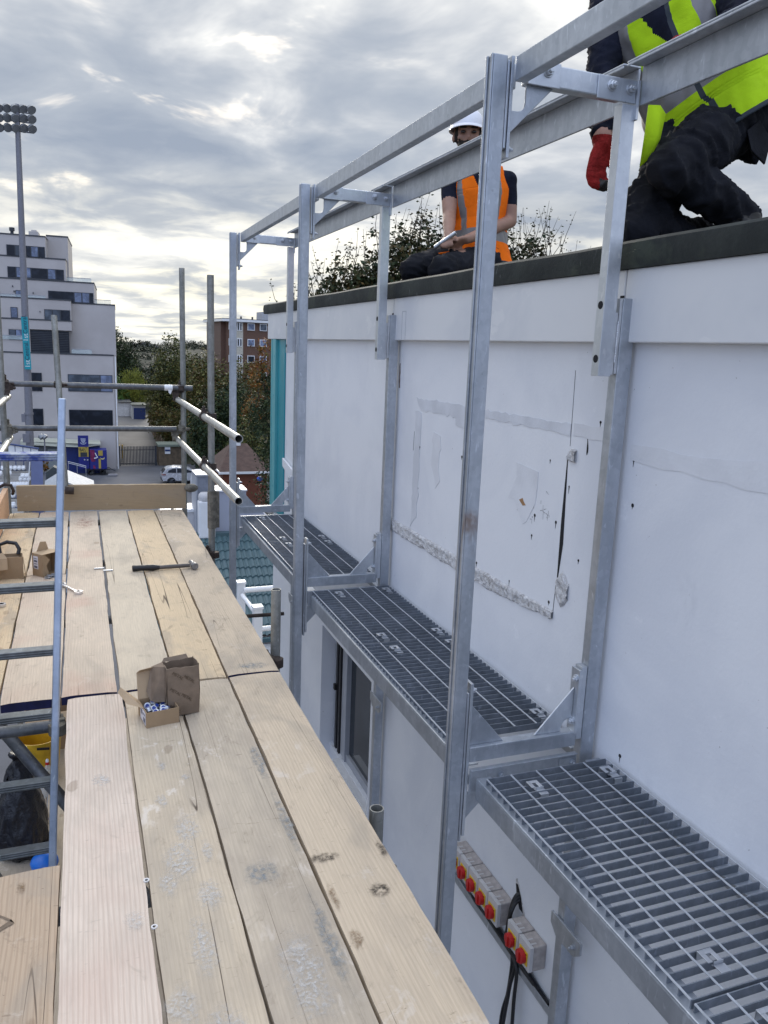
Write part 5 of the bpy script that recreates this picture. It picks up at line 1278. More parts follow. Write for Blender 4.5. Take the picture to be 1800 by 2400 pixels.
m_ = MB(); m_.prism([(-2.35, 57.5, -7.6), (-1.85, 57.5, -7.2), (-1.35, 57.5, -7.45), (-1.3, 57.5, GZ), (-2.2, 57.5, GZ)], (0, 1, 0)); m_.build('box', plain('planter_grey', (.06, .075, .08), .7), bs)
crown_leaves(random.Random(8), [(-1.2, 57.2, -7.9, .55, .4, .35), (-2.5, 58.5, -7.2, .4, .3, .4)], 900, .07, hollow=.1).build('plants', LM['autumn'], bs)

# ------------------------------------------------------------------ green metal-tile roof with plant enclosures
gr = thing('tiled_roof_building', 'low building with a green metal tile roof below the walkway', 'building', (5, 25, GZ))
m_ = MB(); xs = [1.6 + i * .034 for i in range(280)]; vs = []; fs = []; NC = 11
def wave(x):
    f = (x / .185) % 1.0; return .045 * (1 - abs(2 * f - 1) ** 2.2) if f < .75 else .0
for c in range(NC):
    for e in (0, 1):
        f = (c + e) / NC; y = 23 + 4.05 * f; z = -7.42 + 2.32 * f + (.05 if e == 0 else 0.0)
        for x in xs: vs.append((x, y, z + wave(x)))
n = len(xs)
for c in range(2 * NC - 1):
    for i in range(n - 1): fs.append((c * n + i, c * n + i + 1, (c + 1) * n + i + 1, (c + 1) * n + i))
m_.add(vs, fs); gm = plain('green_tile_steel', (.052, .10, .115), .4, 0, .12, 1.2, c2=(.062, .115, .128))
m_.build('roof', gm, gr)
m_ = MB(); m_.box(1.6, 11, 26.95, 27.25, -5.2, -5.0); m_.box(1.6, 11, 22.85, 22.98, -7.55, -7.42); m_.build('ridge', gm, gr)
m_ = MB(); m_.box(1.7, 11, 23.3, 30.5, GZ, -7.5); m_.box(1.7, 11, 27.25, 30.4, -7.5, -5.25); m_.build('wall', M['render'], gr)
m_ = MB(); m_.box(1.6, 11, 21.7, 22.8, -7.75, -7.58); m_.box(1.6, 11, 21.7, 21.78, -7.58, -7.52); m_.build('gutter', plain('gutter_grey', (.33, .34, .36), .7, 0, .35, 5), gr)
m_ = MB(); m_.box(1.6, 11, 21.3, 21.6, -7.9, -7.7); m_.build('gutter', M['frame_dk'], gr)
lil = plain('lilac_grey_cladding', (.36, .38, .46), .5, 0, .05, .6)
e1 = thing('plant_enclosure', 'tall narrow grey sheet-metal enclosure standing at the ridge of the green roof', 'enclosure', (3.85, 27.6, -5.2), 'plant enclosures behind the green roof')
m_ = MB(); m_.box(3.66, 4.10, 27.35, 28.4, -5.2, -3.06); m_.build('casing', plain('grey_sheet', (.22, .24, .29), .5), e1); m_ = MB(); m_.box(3.60, 3.655, 27.30, 28.4, -5.2, -3.04); m_.box(3.60, 4.14, 27.3, 28.45, -3.055, -3.0); m_.build('corner_trim', M['grey_frame'], e1)
e2 = thing('plant_enclosure', 'broad lilac-grey enclosure with a white top edge at the ridge of the green roof', 'enclosure', (5, 27.6, -5.2), 'plant enclosures behind the green roof')
m_ = MB(); m_.prism([(4.25, 27.3, -5.2), (4.25, 27.3, -3.60), (5.33, 27.3, -3.60), (5.33, 27.3, -3.95), (6.2, 27.3, -4.6), (6.2, 27.3, -5.2)], (0, .9, 0)); m_.build('casing', lil, e2); m_ = MB(); m_.box(4.22, 5.36, 27.25, 28.25, -3.598, -3.54); m_.build('top_edge', M['upvc'], e2)
tk = thing('water_tank', 'white plastic tank with a round lid beside the grey enclosure', 'tank', (3.85, 27, -5.2))
m_ = MB(); m_.box(3.64, 4.02, 26.85, 27.28, -5.15, -3.85); m_.build('body', M['upvc'], tk, bevel=.05); m_ = MB(); m_.lathe((3.86, 27.05, -3.85), [(.20, 0), (.22, .12), (.20, .22), (.14, .28)], 18); m_.build('lid', M['lightgrey'], tk, smooth=True)
m_ = MB(); m_.box(4.03, 4.2, 26.9, 27.2, -5.15, -4.15); m_.build('body', M['upvc'], tk, bevel=.03)
wb = thing('roof_tray', 'white rectangular rooftop unit left of the water tank', 'rooftop unit', (3.3, 28.2, -5.3)); m_ = MB(); m_.box(2.5, 3.62, 27.9, 28.9, -5.3, -4.42); m_.build('casing', M['lightgrey'], wb, bevel=.02); m_ = MB(); m_.box(2.45, 3.66, 27.85, 28.95, -4.418, -4.30); m_.build('top', M['upvc'], wb, bevel=.02)
# white plastic fence in front of the tiled roof
wf = thing('white_fence', 'white plastic post-and-rail fence in front of the green roof', 'fence', (2.2, 10, GZ))
m_ = MB(); m_.box(1.86, 1.96, 10.05, 10.15, -12, -1.66); m_.box(1.85, 1.97, 10.04, 10.16, -1.659, -1.63); m_.box(1.92, 2.03, 9.3, 9.41, -12, -1.77); m_.box(1.91, 2.04, 9.29, 9.42, -1.769, -1.735); m_.build('post', M['upvc'], wf, bevel=.004)
m_ = MB(); [m_.tube((1.93, 10.0, z), (4.5, 10.0, z + .02), .036) for z in (-1.73, -2.29)]; [m_.tube((1.91, 10.0, z), (1.96, 9.4, z - .04), .03) for z in (-1.80, -2.35)]; m_.build('rail', M['upvc'], wf, smooth=True)
mb = MB(); mb.tube((.86, 5.2, -.39), (1.285, 5.2, -.395), .013); mb.build('hook_bar', M['coupler'], scaf, smooth=True)
# brick hut with tiled roof
hu = thing('brick_hut', 'orange brick hut with a red-brown tiled roof among the dark trees', 'hut', (10, 52, GZ))
m_ = MB(); m_.box(8.35, 11.2, 50.4, 55, GZ, -6.55); m_.build('wall', brickmat('orange_brick', (.17, .05, .026), (.135, .042, .022), (.13, .075, .05), 5), hu)
rt = plain('red_brown_tiles', (.105, .064, .05), .85, 0, .3, 3, .5, 12)
m_ = MB(); m_.add([(8.1, 50.2, -6.6), (11.5, 50.2, -6.6), (10.3, 52.6, -5.05), (9.2, 52.6, -5.05), (8.1, 55.2, -6.6), (11.5, 55.2, -6.6)], [(0, 1, 2, 3), (1, 5, 2), (5, 4, 3, 2), (4, 0, 3), (0, 4, 5, 1)]); m_.build('roof', rt, hu)
m_ = MB(); m_.box(8.05, 11.55, 50.12, 50.2, -6.72, -6.58); m_.prism([(8.04, 50.2, -6.64), (8.04, 55.2, -6.64), (8.04, 55.2, -6.52), (8.04, 50.2, -6.52)], (.05, 0, 0)); m_.build('gutter', M['upvc'], hu)
m_ = MB(); m_.box(9.5, 9.85, 52.4, 52.8, -5.3, -4.95); [m_.box(9.5 + i * .09, 9.56 + i * .09, 52.4, 52.8, -4.949, -4.85) for i in range(4)]; m_.build('chimney', M['upvc'], hu)
bt = thing('plastic_bag', 'bright blue plastic bag caught in the dark bush beside the hut', 'bag', (10.9, 49, -7.3)); m_ = MB(); m_.ball((10.05, 47.2, -6.55), .17, (1.1, .8, .9), 8, 6); b_ = m_.build('sack', plain('bag_blue', (.05, .12, .55), .4), bt)
# ------------------------------------------------------------------ people
def bake_remesh(mb, voxel, smooth_it=8, fac=.5):
    me = bpy.data.meshes.new('tmp'); me.from_pydata(mb.v, [], mb.f)
    ob = bpy.data.objects.new('tmp', me); COL.objects.link(ob)
    r = ob.modifiers.new('r', 'REMESH'); r.mode = 'VOXEL'; r.voxel_size = voxel; r.adaptivity = 0
    s = ob.modifiers.new('s', 'SMOOTH'); s.iterations = smooth_it; s.factor = fac
    dg = bpy.context.evaluated_depsgraph_get(); dg.update()
    out = bpy.data.meshes.new_from_object(ob.evaluated_get(dg))
    bpy.data.objects.remove(ob); bpy.data.meshes.remove(me)
    return out
def limb(mb, a, b, ra, rb, n=14):
    """tapered capsule"""
    a, b = Vector(a), Vector(b); d = (b - a).normalized()
    pts, rs = [], []
    for k in range(5): t = math.pi / 2 * (1 - k / 4); pts.append(a - d * ra * math.sin(t) * .98); rs.append(max(.002, ra * math.cos(t)))
    pts.append(a.lerp(b, .4)); rs.append(ra * .6 + rb * .4 + .004)
    for k in range(5): t = math.pi / 2 * k / 4; pts.append(b + d * rb * math.sin(t) * .98); rs.append(max(.002, rb * math.cos(t)))
    mb.path(pts, 1, n, rs=rs)
def seg_dist(p, a, b):
    ab = b - a; t = max(0, min(1, (p - a).dot(ab) / max(1e-9, ab.length_squared))); return (p - a - ab * t).length, t
def nearest(me, segs, rad):
    n = len(me.polygons); c = np.empty(n * 3); me.polygons.foreach_get('center', c); c = c.reshape(n, 3)
    best = np.full(n, 1e9); z = np.zeros(n, int)
    for (a, b, k), r in zip(segs, rad):
        a = np.array(a); d = np.array(b) - a; t = np.clip(((c - a) @ d) / max(1e-9, d @ d), 0, 1)
        q = np.linalg.norm(c - a - t[:, None] * d, axis=1) - r
        m = q < best; best[m] = q[m]; z[m] = k
    return c, z
def finish(me, name, mats, zone, parent, smooth=True):
    """assign a material per face from its centre; me is in world coordinates"""
    for m in mats: me.materials.append(m)
    idx = list(zone) if not callable(zone) else [zone(Vector(p.center)) for p in me.polygons]
    me.polygons.foreach_set('material_index', idx); me.polygons.foreach_set('use_smooth', [smooth] * len(idx))
    o0 = ORG[parent.name]; me.transform(Matrix.Translation(-o0)); me.update(); me.name = name
    ob = bpy.data.objects.new(name, me); COL.objects.link(ob); ob.parent = parent; ORG[ob.name] = o0.copy()
    return ob
def cloth(name, c, var=.35, sc=9, b=.5, rough=.9):
    m, t, bs, co = newmat(name)
    n = t.noise(co, sc, 4, .6, .8); n2 = t.noise(co, sc * .5, 3, .5, 1.2, sc=(1, 1, 2.2))
    t.link(t.mix(t.ss(n, .35, .7), c, tuple(x * (1 - var) for x in c)), bs.inputs['Base Color'])
    bs.inputs['Roughness'].default_value = rough; bs.inputs['Specular IOR Level'].default_value = .15
    bump(t, bs, t.math('ADD', n2, t.math('MULTIPLY', t.noise(co, 260, 2), .12)), b, .02)
    return m
M['trouser'] = cloth('black_work_trousers', (.016, .017, .022)); M['tshirt'] = cloth('navy_shirt', (.012, .014, .026))
M['lime'] = cloth('hi_vis_lime', (.43, .66, .015), .12, 7, .35); M['orange'] = cloth('hi_vis_orange', (.90, .17, .008), .12, 7, .35)
M['reflect'] = plain('reflective_grey_tape', (.20, .19, .185), .5, .1, .15, 12); M['piping'] = plain('dark_piping', (.02, .03, .04), .7)
M['skin'] = plain('skin', (.33, .18, .125), .55, 0, .15, 14); M['hair'] = plain('dark_hair', (.022, .015, .011), .75, 0, .4, 60, .6, 250)
M['helmet'] = plain('white_helmet', (.74, .74, .78), .3, 0, .03, 6); M['glove'] = cloth('red_glove', (.30, .022, .02), .3, 30, .6); M['boot'] = plain('black_boot', (.015, .014, .013), .6, 0, .4, 20)

def loft_vest(name, parent, spine, s_ax, hw, hd, matfun, mats, nu=64, sub=6, wr=.006, seed=1., open_top=True):
    """garment: elliptical rings along a bent spine. matfun(phi, h) with phi=0 at the front"""
    S = [Vector(p) for p in spine]; n = len(S); rings = []
    for k in range(n - 1):
        for j in range(sub):
            f = j / sub; rings.append((S[k].lerp(S[k + 1], f), (S[k + 1] - S[k]).normalized(), hw[k] + (hw[k + 1] - hw[k]) * f, hd[k] + (hd[k + 1] - hd[k]) * f, (k + f) / (n - 1)))
    rings.append((S[-1], (S[-1] - S[-2]).normalized(), hw[-1], hd[-1], 1.))
    vs = []
    ups = [r[1] for r in rings]
    ups = [(ups[max(i - 3, 0)] + ups[i] + ups[min(i + 3, len(ups) - 1)]).normalized() for i in range(len(ups))]
    for (c, _, w, d, h), up in zip(rings, ups):
        s = (Vector(s_ax) - up * Vector(s_ax).dot(up)).normalized(); f = s.cross(up).normalized() * 1
        for i in range(nu):
            a = 2 * math.pi * i / nu
            p = c + s * (w * math.sin(a)) + f * (d * math.cos(a))
            q = mnoise.noise((p.x * 9 + seed, p.y * 9, p.z * 5)) * wr * 2 + mnoise.noise((p.x * 26 + seed, p.y * 26, p.z * 12)) * wr * .7
            vs.append(p + (p - c).normalized() * q)
    fs, ms = [], []
    R_ = len(rings)
    for k in range(R_ - 1):
        for i in range(nu):
            fs.append((k * nu + i, k * nu + (i + 1) % nu, (k + 1) * nu + (i + 1) % nu, (k + 1) * nu + i))
            a = 2 * math.pi * (i + .5) / nu; a = a - 2 * math.pi if a > math.pi else a
            ms.append(matfun(a, (rings[k][4] + rings[k + 1][4]) / 2))
    mb = MB(); mb.add(vs, fs); mb.m = ms
    ob = mb.build(name, mats, parent, smooth=True)
    sd = ob.modifiers.new('thick', 'SOLIDIFY'); sd.thickness = .004; sd.offset = 1
    return ob
def five_fingers(mb, wrist, knuckle, across, curl, L=.075, r=.0085, thumb=1):
    """palm plus four unequal curled fingers and a thumb leaving the side of the palm near its base"""
    w, k = Vector(wrist), Vector(knuckle); ax = Vector(across).normalized(); d = (k - w).normalized(); c = Vector(curl).normalized()
    for t in (-.030, -.010, .010, .030): limb(mb, w.lerp(k, .12) + ax * t * .6, k + ax * t, .013, .0115, 10)
    for i, (t, ln) in enumerate(((-.031, .85), (-.0105, 1.0), (.0105, .95), (.031, .74))):
        a = k + ax * t; b1 = a + (d * .8 + c * .45).normalized() * L * ln * .45; b2 = b1 + (d * .35 + c * .9).normalized() * L * ln * .32; b3 = b2 + (c * .95 - d * .3).normalized() * L * ln * .25
        limb(mb, a, b1, r * 1.12, r, 8); limb(mb, b1, b2, r, r * .92, 8); limb(mb, b2, b3, r * .92, r * .75, 8)
    a = w.lerp(k, .25) + ax * thumb * .026; b1 = a + (d * .6 + ax * thumb * .75 + c * .35).normalized() * .036; b2 = b1 + (d * .85 + c * .55 + ax * thumb * .1).normalized() * .028
    limb(mb, a, b1, r * 1.45, r * 1.2, 8); limb(mb, b1, b2, r * 1.2, r * .9, 8)

def V(*a): return Vector(a)
# ---- the man sitting on his heels in an orange vest
def seated_man():
    p = thing('person', 'bearded man in white hard hat and orange hi-vis vest, sitting on the roof edge', 'person', (2.42, 4.80, 1.80))
    J = dict(pel=V(2.45, 4.84, 2.03), che=V(2.445, 4.87, 2.44), nk=V(2.385, 4.87, 2.60), hd=V(2.335, 4.845, 2.775),
             sR=V(2.265, 4.935, 2.535), sL=V(2.615, 4.80, 2.54), eR=V(2.215, 4.80, 2.29), eL=V(2.635, 4.77, 2.29), wR=V(2.125, 4.60, 2.135), wL=V(2.235, 4.575, 2.125),
             hR=V(2.355, 4.87, 2.05), hL=V(2.54, 4.79, 2.05), kR=V(1.90, 4.60, 1.925), kL=V(2.03, 4.47, 1.925), aR=V(2.36, 4.93, 1.865), aL=V(2.50, 4.82, 1.865))
    m_ = MB()
    limb(m_, J['pel'], J['che'], .135, .145); limb(m_, J['che'], J['nk'], .12, .062)
    for s in 'RL':
        limb(m_, J['s' + s], J['che'].lerp(J['nk'], .5), .062, .085)
        limb(m_, J['s' + s], J['e' + s], .056, .043); limb(m_, J['e' + s], J['w' + s], .043, .029)
        limb(m_, J['h' + s], J['k' + s], .108, .080); limb(m_, J['k' + s], J['a' + s], .070, .05); limb(m_, J['a' + s], J['a' + s] + V(.12, .14, -.01), .048, .035)
    f = V(-.40, -.91, 0); sd = V(.91, -.40, 0)
    limb(m_, J['nk'], J['hd'] + V(0, .02, -.04), .058, .055)
    m_.ball(J['hd'] + V(.005, .015, .03), .098, (.86, 1.02, 1.05)); m_.ball(J['hd'] + f * .025 + V(0, 0, -.055), .066, (.92, .95, 1.0))
    m_.ball(J['hd'] + f * .095 + V(0, 0, -.018), .020, (.7, .9, 1.2)); m_.ball(J['hd'] + f * .088 + V(0, 0, .012), .016, (1, 1, 1.6)); m_.ball(J['hd'] + f * .082 + V(0, 0, .035), .03, (1.9, .6, .5), rot=Matrix((sd, f, V(0, 0, 1))).transposed())
    for q in (-1, 1): m_.ball(J['hd'] + sd * q * .088 + V(0, 0, -.008), .026, (.45, .8, 1.25)); m_.ball(J['hd'] + sd * q * .045 + f * .066 + V(0, 0, -.018), .024)
    m_.ball(J['hd'] + f * .082 + V(0, 0, -.052), .02, (1.4, .6, .5), rot=Matrix((sd, f, V(0, 0, 1))).transposed())
    five_fingers(m_, J['wR'], J['wR'] + V(-.035, -.035, -.035), V(.6, -.5, .2), V(.5, -.4, -.5), .06, .0095, 1)
    five_fingers(m_, J['wL'], J['wL'] + V(-.065, .0, -.02), V(.1, -.6, .5), V(-.3, .2, -.7), .06, .0095, -1)
    me = bake_remesh(m_, .0105, 4)
    for v in me.vertices:
        c = v.co
        if c.z < 2.5: v.co = c + v.normal * ((1 - abs(mnoise.noise((c.x * 13, c.y * 13, c.z * 24)))) ** 5 * .014 - .003 if c.z < 2.12 and c.x < 2.7 and (c - J['wR']).length > .12 and (c - J['wL']).length > .12 else 0)
    segs = [(J['pel'], J['che'], 1), (J['che'], J['nk'] - V(0, 0, .02), 1), (J['hR'], J['kR'], 0), (J['hL'], J['kL'], 0), (J['kR'], J['aR'], 0), (J['kL'], J['aL'], 0), (J['aR'], J['aR'] + V(.12, .14, -.01), 3), (J['aL'], J['aL'] + V(.12, .14, -.01), 3),
            (J['nk'], J['hd'], 2), (J['hd'], J['hd'] + V(0, 0, .1), 2), (J['hd'] + f * .05, J['hd'] + f * .05 - V(0, 0, .09), 2)]
    for s in 'RL':
        q = J['s' + s].lerp(J['e' + s], .62); segs += [(J['s' + s], q, 1), (q, J['e' + s], 2), (J['e' + s], J['w' + s], 2), (J['w' + s], J['w' + s] + V(-.05, -.03, -.04), 2)]
    def head_zone(c, best):
        q = c - J['hd']; fr = q.dot(f); sx = abs(q.dot(sd))
        if fr > -.01 and q.z < -.030 and not (sx < .022 and -.062 < q.z < -.050): return 4 if (q.z < -.058 or sx > .045 or q.z < -.038) else 2
        if fr < -.015 and q.z < .1: return 4
        if .062 < sx < .082 and fr < .045 and q.z > -.03: return 4
        return best
    cc, zone = nearest(me, segs, [.11, .11, .075, .075, .05, .05, .05, .05] + [.03] * (len(segs) - 8))
    zone = [head_zone(Vector(c), z) if z == 2 and c[2] > 2.62 else int(z) for c, z in zip(cc, zone)]
    body = finish(me, 'body', [M['trouser'], M['tshirt'], M['skin'], M['boot'], M['hair']], zone, p)
    m_ = MB()
    for q in (-1, 1):
        m_.ball(J['hd'] + sd * q * .034 + f * .092 + V(0, 0, .010), .0125, (1.25, .6, .7), rot=Matrix((sd, f, V(0, 0, 1))).transposed())
    m_.build('eyes', plain('dark_eyes', (.02, .014, .012), .3), body, smooth=True)
    m_ = MB()
    for q in (-1, 1): m_.obox(J['hd'] + sd * q * .035 + f * .098 + V(0, 0, .034), (.020, .006, .0045), Matrix((sd, f, V(0, 0, 1))).transposed())
    m_.build('eyebrows', M['hair'], body, bevel=.002)
    # helmet
    hc = J['hd'] + V(.0, .01, .045) + f * .004; up = (V(0, 0, 1) + f * -.10).normalized()
    Mx = Matrix((sd, f, up)).transposed(); m_ = MB(); vs = []; fs = []; nu, nv = 28, 9
    for j in range(nv + 1):
        t = math.pi / 2 * j / nv
        for i in range(nu):
            a = 2 * math.pi * i / nu; rr = math.cos(t); rib = 1 + .02 * (abs(math.sin(a)) < .32) * (j < nv - 1)
            vs.append(hc + Mx @ V(.108 * rr * math.sin(a) * rib, .128 * rr * math.cos(a) * rib, .128 * math.sin(t) ** .92))
    for j in range(nv):
        for i in range(nu): fs.append((j * nu + i, j * nu + (i + 1) % nu, (j + 1) * nu + (i + 1) % nu, (j + 1) * nu + i))
    m_.add(vs, fs)
    vs = []; fs = []
    for k, (g, dz) in enumerate(((.99, .012), (1.07, -.004), (1.10, -.012), (1.07, -.014), (.97, -.004))):
        for i in range(nu):
            a = 2 * math.pi * i / nu; e = g + (.16 if k in (1, 2, 3) else 0) * max(0, math.cos(a)) ** 2
            vs.append(hc + Mx @ V(.108 * g * math.sin(a), .128 * e * math.cos(a), dz))
    for k in range(4):
        for i in range(nu): fs.append((k * nu + i, k * nu + (i + 1) % nu, (k + 1) * nu + (i + 1) % nu, (k + 1) * nu + i))
    m_.add(vs, fs); h = m_.build('helmet', M['helmet'], p, smooth=True)
    def mf(a, h):
        if h < .015: return 2
        if h > .60 and abs(a) < (h - .60) * 1.05: return 3
        if abs(a) < .045 and h < .62: return 2
        if .20 < h < .30: return 1
        if abs(abs(a) - (.50 + .35 * h)) < .13 and h > .29: return 1
        return 0
    loft_vest('vest', p, [J['pel'] + V(-.005, -.01, -.02), J['pel'] + V(0, 0, .10), V(2.45, 4.86, 2.28), J['che'] + V(0, 0, .02), V(2.43, 4.87, 2.56), J['nk'] + V(.01, .0, .02)], sd, [.215, .185, .170, .185, .165, .07], [.185, .155, .150, .155, .125, .07], mf, [M['orange'], M['reflect'], M['piping'], M['tshirt']], nu=240, sub=24, wr=.010, seed=3)
    # loose front of the vest lying over the thighs
    m_ = MB(); m_.add([(2.03, 4.66, 2.03), (2.15, 4.62, 2.055), (2.30, 4.66, 2.07), (2.42, 4.62, 2.05), (2.02, 4.70, 1.965), (2.14, 4.67, 2.02), (2.3, 4.72, 2.06), (2.44, 4.70, 2.05)], [(0, 1, 5, 4), (1, 2, 6, 5), (2, 3, 7, 6)]); v_ = m_.build('vest_flap', M['orange'], p, smooth=True); sd_ = v_.modifiers.new('t', 'SOLIDIFY'); sd_.thickness = .006
seated_man()
m_ = MB(); m_.pipe((2.035, 4.595, 2.065), (2.135, 4.52, 2.150), .0125, .002, 14); m_.tube((2.06, 4.578, 2.086), (2.064, 4.574, 2.09), .0145, n=12)
tag(m_.build('metal_tube', M['zinc'], smooth=True), 'short bright metal tube held in the sitting man\'s hands', 'tube')

# ---- the man kneeling in a lime vest
def kneeling_man():
    p = thing('person', 'kneeling man in lime hi-vis vest, dark trousers and red gloves, head out of frame', 'person', (2.1, 2.55, 1.80))
    J = dict(pel=V(2.27, 2.60, 2.37), che=V(2.10, 2.68, 2.66), nk=V(2.03, 2.75, 2.86), hd=V(1.955, 2.745, 3.00),
             sR=V(1.925, 2.845, 2.775), sL=V(2.215, 2.56, 2.775), eR=V(1.861, 2.735, 2.455), eL=V(2.13, 2.335, 2.575), wR=V(1.784, 2.59, 2.205), wL=V(1.935, 2.335, 2.470),
             hR=V(2.165, 2.63, 2.29), hL=V(2.30, 2.53, 2.33), kR=V(1.885, 2.46, 1.905), kL=V(1.885, 2.335, 2.085), aR=V(2.26, 2.585, 1.925), aL=V(2.33, 2.435, 1.975), tL=V(2.20, 2.34, 1.845))
    m_ = MB()
    limb(m_, J['pel'], J['pel'].lerp(J['che'], .5), .155, .14); limb(m_, J['pel'].lerp(J['che'], .5), J['che'], .14, .15); limb(m_, J['che'], J['nk'], .125, .06); limb(m_, J['nk'], J['hd'], .056, .06)
    m_.ball(J['hd'] + V(0, 0, .03), .10, (.9, 1, 1.15)); m_.ball(J['hd'] + V(-.07, -.07, -.01), .02)
    for s, r0 in (('R', .105), ('L', .118)):
        limb(m_, J['s' + s], J['che'].lerp(J['nk'], .4), .068, .09); limb(m_, J['s' + s], J['e' + s], .068, .055); limb(m_, J['e' + s], J['e' + s].lerp(J['w' + s], .86), .054, .036)
        limb(m_, J['h' + s], J['k' + s], r0, .078); limb(m_, J['k' + s], J['a' + s], .075, .055)
    limb(m_, J['aR'], J['aR'] + V(.15, .05, -.01), .05, .04); limb(m_, J['aL'], J['tL'], .052, .042); limb(m_, J['tL'], J['tL'] + V(-.05, -.03, .0), .042, .035)
    m_.ball(J['pel'] + V(.06, -.01, -.04), .135, (1, 1, .95))
    # slack cloth: baggy knees and thigh pocket
    m_.ball(J['kL'].lerp(J['hL'], .45) + V(.0, -.06, .0), .075, (1.2, .7, 1.2)); m_.ball(J['pel'] + V(.12, -.10, -.08), .075, (.8, .8, 1.3))
    me = bake_remesh(m_, .0095, 3)
    for v in me.vertices:
        c = v.co
        if c.z < 2.42 and c.x > 1.7:
            d = V(.62, .35, -.70); u = c.dot(d); w = c - d * u
            r1 = (1 - abs(mnoise.noise((u * 5, w.x * 17, w.z * 17 + w.y * 9)))) ** 5; r2 = (1 - abs(mnoise.noise((u * 11 + 3, w.x * 30 + 5, w.z * 26)))) ** 6
            k = r1 * .020 + r2 * .008 + mnoise.noise((c.x * 9, c.y * 9, c.z * 9)) * .012 - .008
        else:
            k = mnoise.noise((c.x * 16, c.y * 16, c.z * 22)) * .007 + (1 - abs(mnoise.noise((c.x * 22, c.y * 22, c.z * 40)))) ** 5 * .008
        v.co = c + v.normal * k
    segs = [(J['pel'], J['pel'].lerp(J['che'], .35), 0), (J['pel'].lerp(J['che'], .35), J['nk'], 1), (J['hR'], J['kR'], 0), (J['hL'], J['kL'], 0), (J['kR'], J['aR'], 0), (J['kL'], J['aL'], 0), (J['aR'], J['aR'] + V(.15, .05, 0), 3), (J['aL'], J['tL'], 3),
            (J['sR'], J['eR'], 1), (J['eR'], J['wR'], 1), (J['sL'], J['eL'], 1), (J['eL'], J['wL'], 1), (J['nk'], J['hd'] + V(0, 0, .1), 2)]
    finish(me, 'body', [M['trouser'], M['tshirt'], M['skin'], M['boot']], [int(z) for z in nearest(me, segs, [.1] * len(segs))[1]], p)
    m_ = MB(); m_.prism([V(2.30, 2.40, 2.30), V(2.385, 2.42, 2.25), V(2.36, 2.41, 2.16), V(2.26, 2.38, 2.19), V(2.225, 2.375, 2.25)], (-.010, -.016, 0)); m_.build('pocket', M['trouser'], p, bevel=.004)
    m_ = MB(); m_.obox(J['tL'] + V(-.02, -.02, -.035), (.06, .04, .012), Matrix.Rotation(R(40), 3, 'Z')); m_.build('boot_sole', M['boot'], p, bevel=.005)
    m_ = MB(); m_.lathe(J['hd'] + V(0, 0, .05), [(.15, -.01), (.112, .0), (.108, .05), (.085, .10), (.04, .128), (.001, .132)], 20); m_.build('helmet', M['helmet'], p, smooth=True)
    # gloves
    m_ = MB(); a = J['wR']; k = V(1.752, 2.570, 2.105); limb(m_, a + V(.006, .012, .025), a + V(-.004, -.003, -.012), .037, .032)
    cr = V(.86, -.42, 0).normalized(); ax = (V(.56, .83, 0).normalized() * .62 + cr * .70 + V(0, 0, .12)).normalized(); dn = V(-.10, -.04, -1).normalized()
    for q in (-.028, -.009, .010, .028): limb(m_, a + ax * q * .7 + dn * .01, k + ax * q, .0175, .0155, 10)
    for q, ln in ((-.030, .9), (-.010, 1.0), (.010, .96), (.029, .8)):
        b0 = k + ax * q; b1 = b0 + (dn + cr * .25).normalized() * .047 * ln; b2 = b1 + (dn * .45 + cr).normalized() * .034 * ln; b3 = b2 + (cr * .75 - dn * .65).normalized() * .024 * ln
        limb(m_, b0, b1, .0145, .0135, 8); limb(m_, b1, b2, .0135, .0125, 8); limb(m_, b2, b3, .0125, .0105, 8)
    t0 = a + cr * .024 + dn * .018; t1 = t0 + (dn + cr * .55).normalized() * .048; t2 = t1 + (dn + cr * .05).normalized() * .040
    limb(m_, t0, t1, .019, .0155, 8); limb(m_, t1, t2, .0155, .0115, 8)
    me = bake_remesh(m_, .0042, 2)
    cuff = plain('glove_cuff', (.40, .22, .17), .8); pal = plain('glove_palm_coating', (.02, .018, .018), .6)
    curl = cr
    finish(me, 'glove', [M['glove'], cuff, pal], lambda c: 1 if c.z > J['wR'].z + .022 else (2 if (c - k).dot(curl) > .012 and c.z < 2.075 else 0), p)
    m_ = MB(); a = J['wL']; k2 = V(1.875, 2.345, 2.452); limb(m_, a + V(.02, 0, .01), a, .036, .033); five_fingers(m_, a, k2, V(.2, .5, .85), V(-.3, .5, -.5), .08, .0125, 1)
    me = bake_remesh(m_, .005, 3); finish(me, 'glove', [M['glove'], cuff, pal], lambda c: 0, p)
    s = (J['sL'] - J['sR']); s.z = 0; s.normalize()
    def mf(a, h):
        if h < .02: return 2
        if abs(a) < .035: return 2
        if h > .46 and -.03 - (h - .46) * 2.6 < a < .01: return 3
        if .27 < h < .40: return 1
        if (abs(a - .50) < .15 or abs(a + .85) < .15) and h > .39: return 1
        return 0
    loft_vest('vest', p, [J['pel'] + V(.05, -.04, -.10), J['pel'] + V(-.01, .005, .02), J['pel'].lerp(J['che'], .55), J['che'] + V(0, 0, .02), V(2.065, 2.71, 2.78), J['nk'] + V(0, 0, .01)], s, [.275, .245, .212, .215, .20, .085], [.25, .222, .185, .17, .15, .08], mf, [M['lime'], M['reflect'], M['piping'], M['tshirt']], nu=300, sub=26, wr=.013, seed=8)
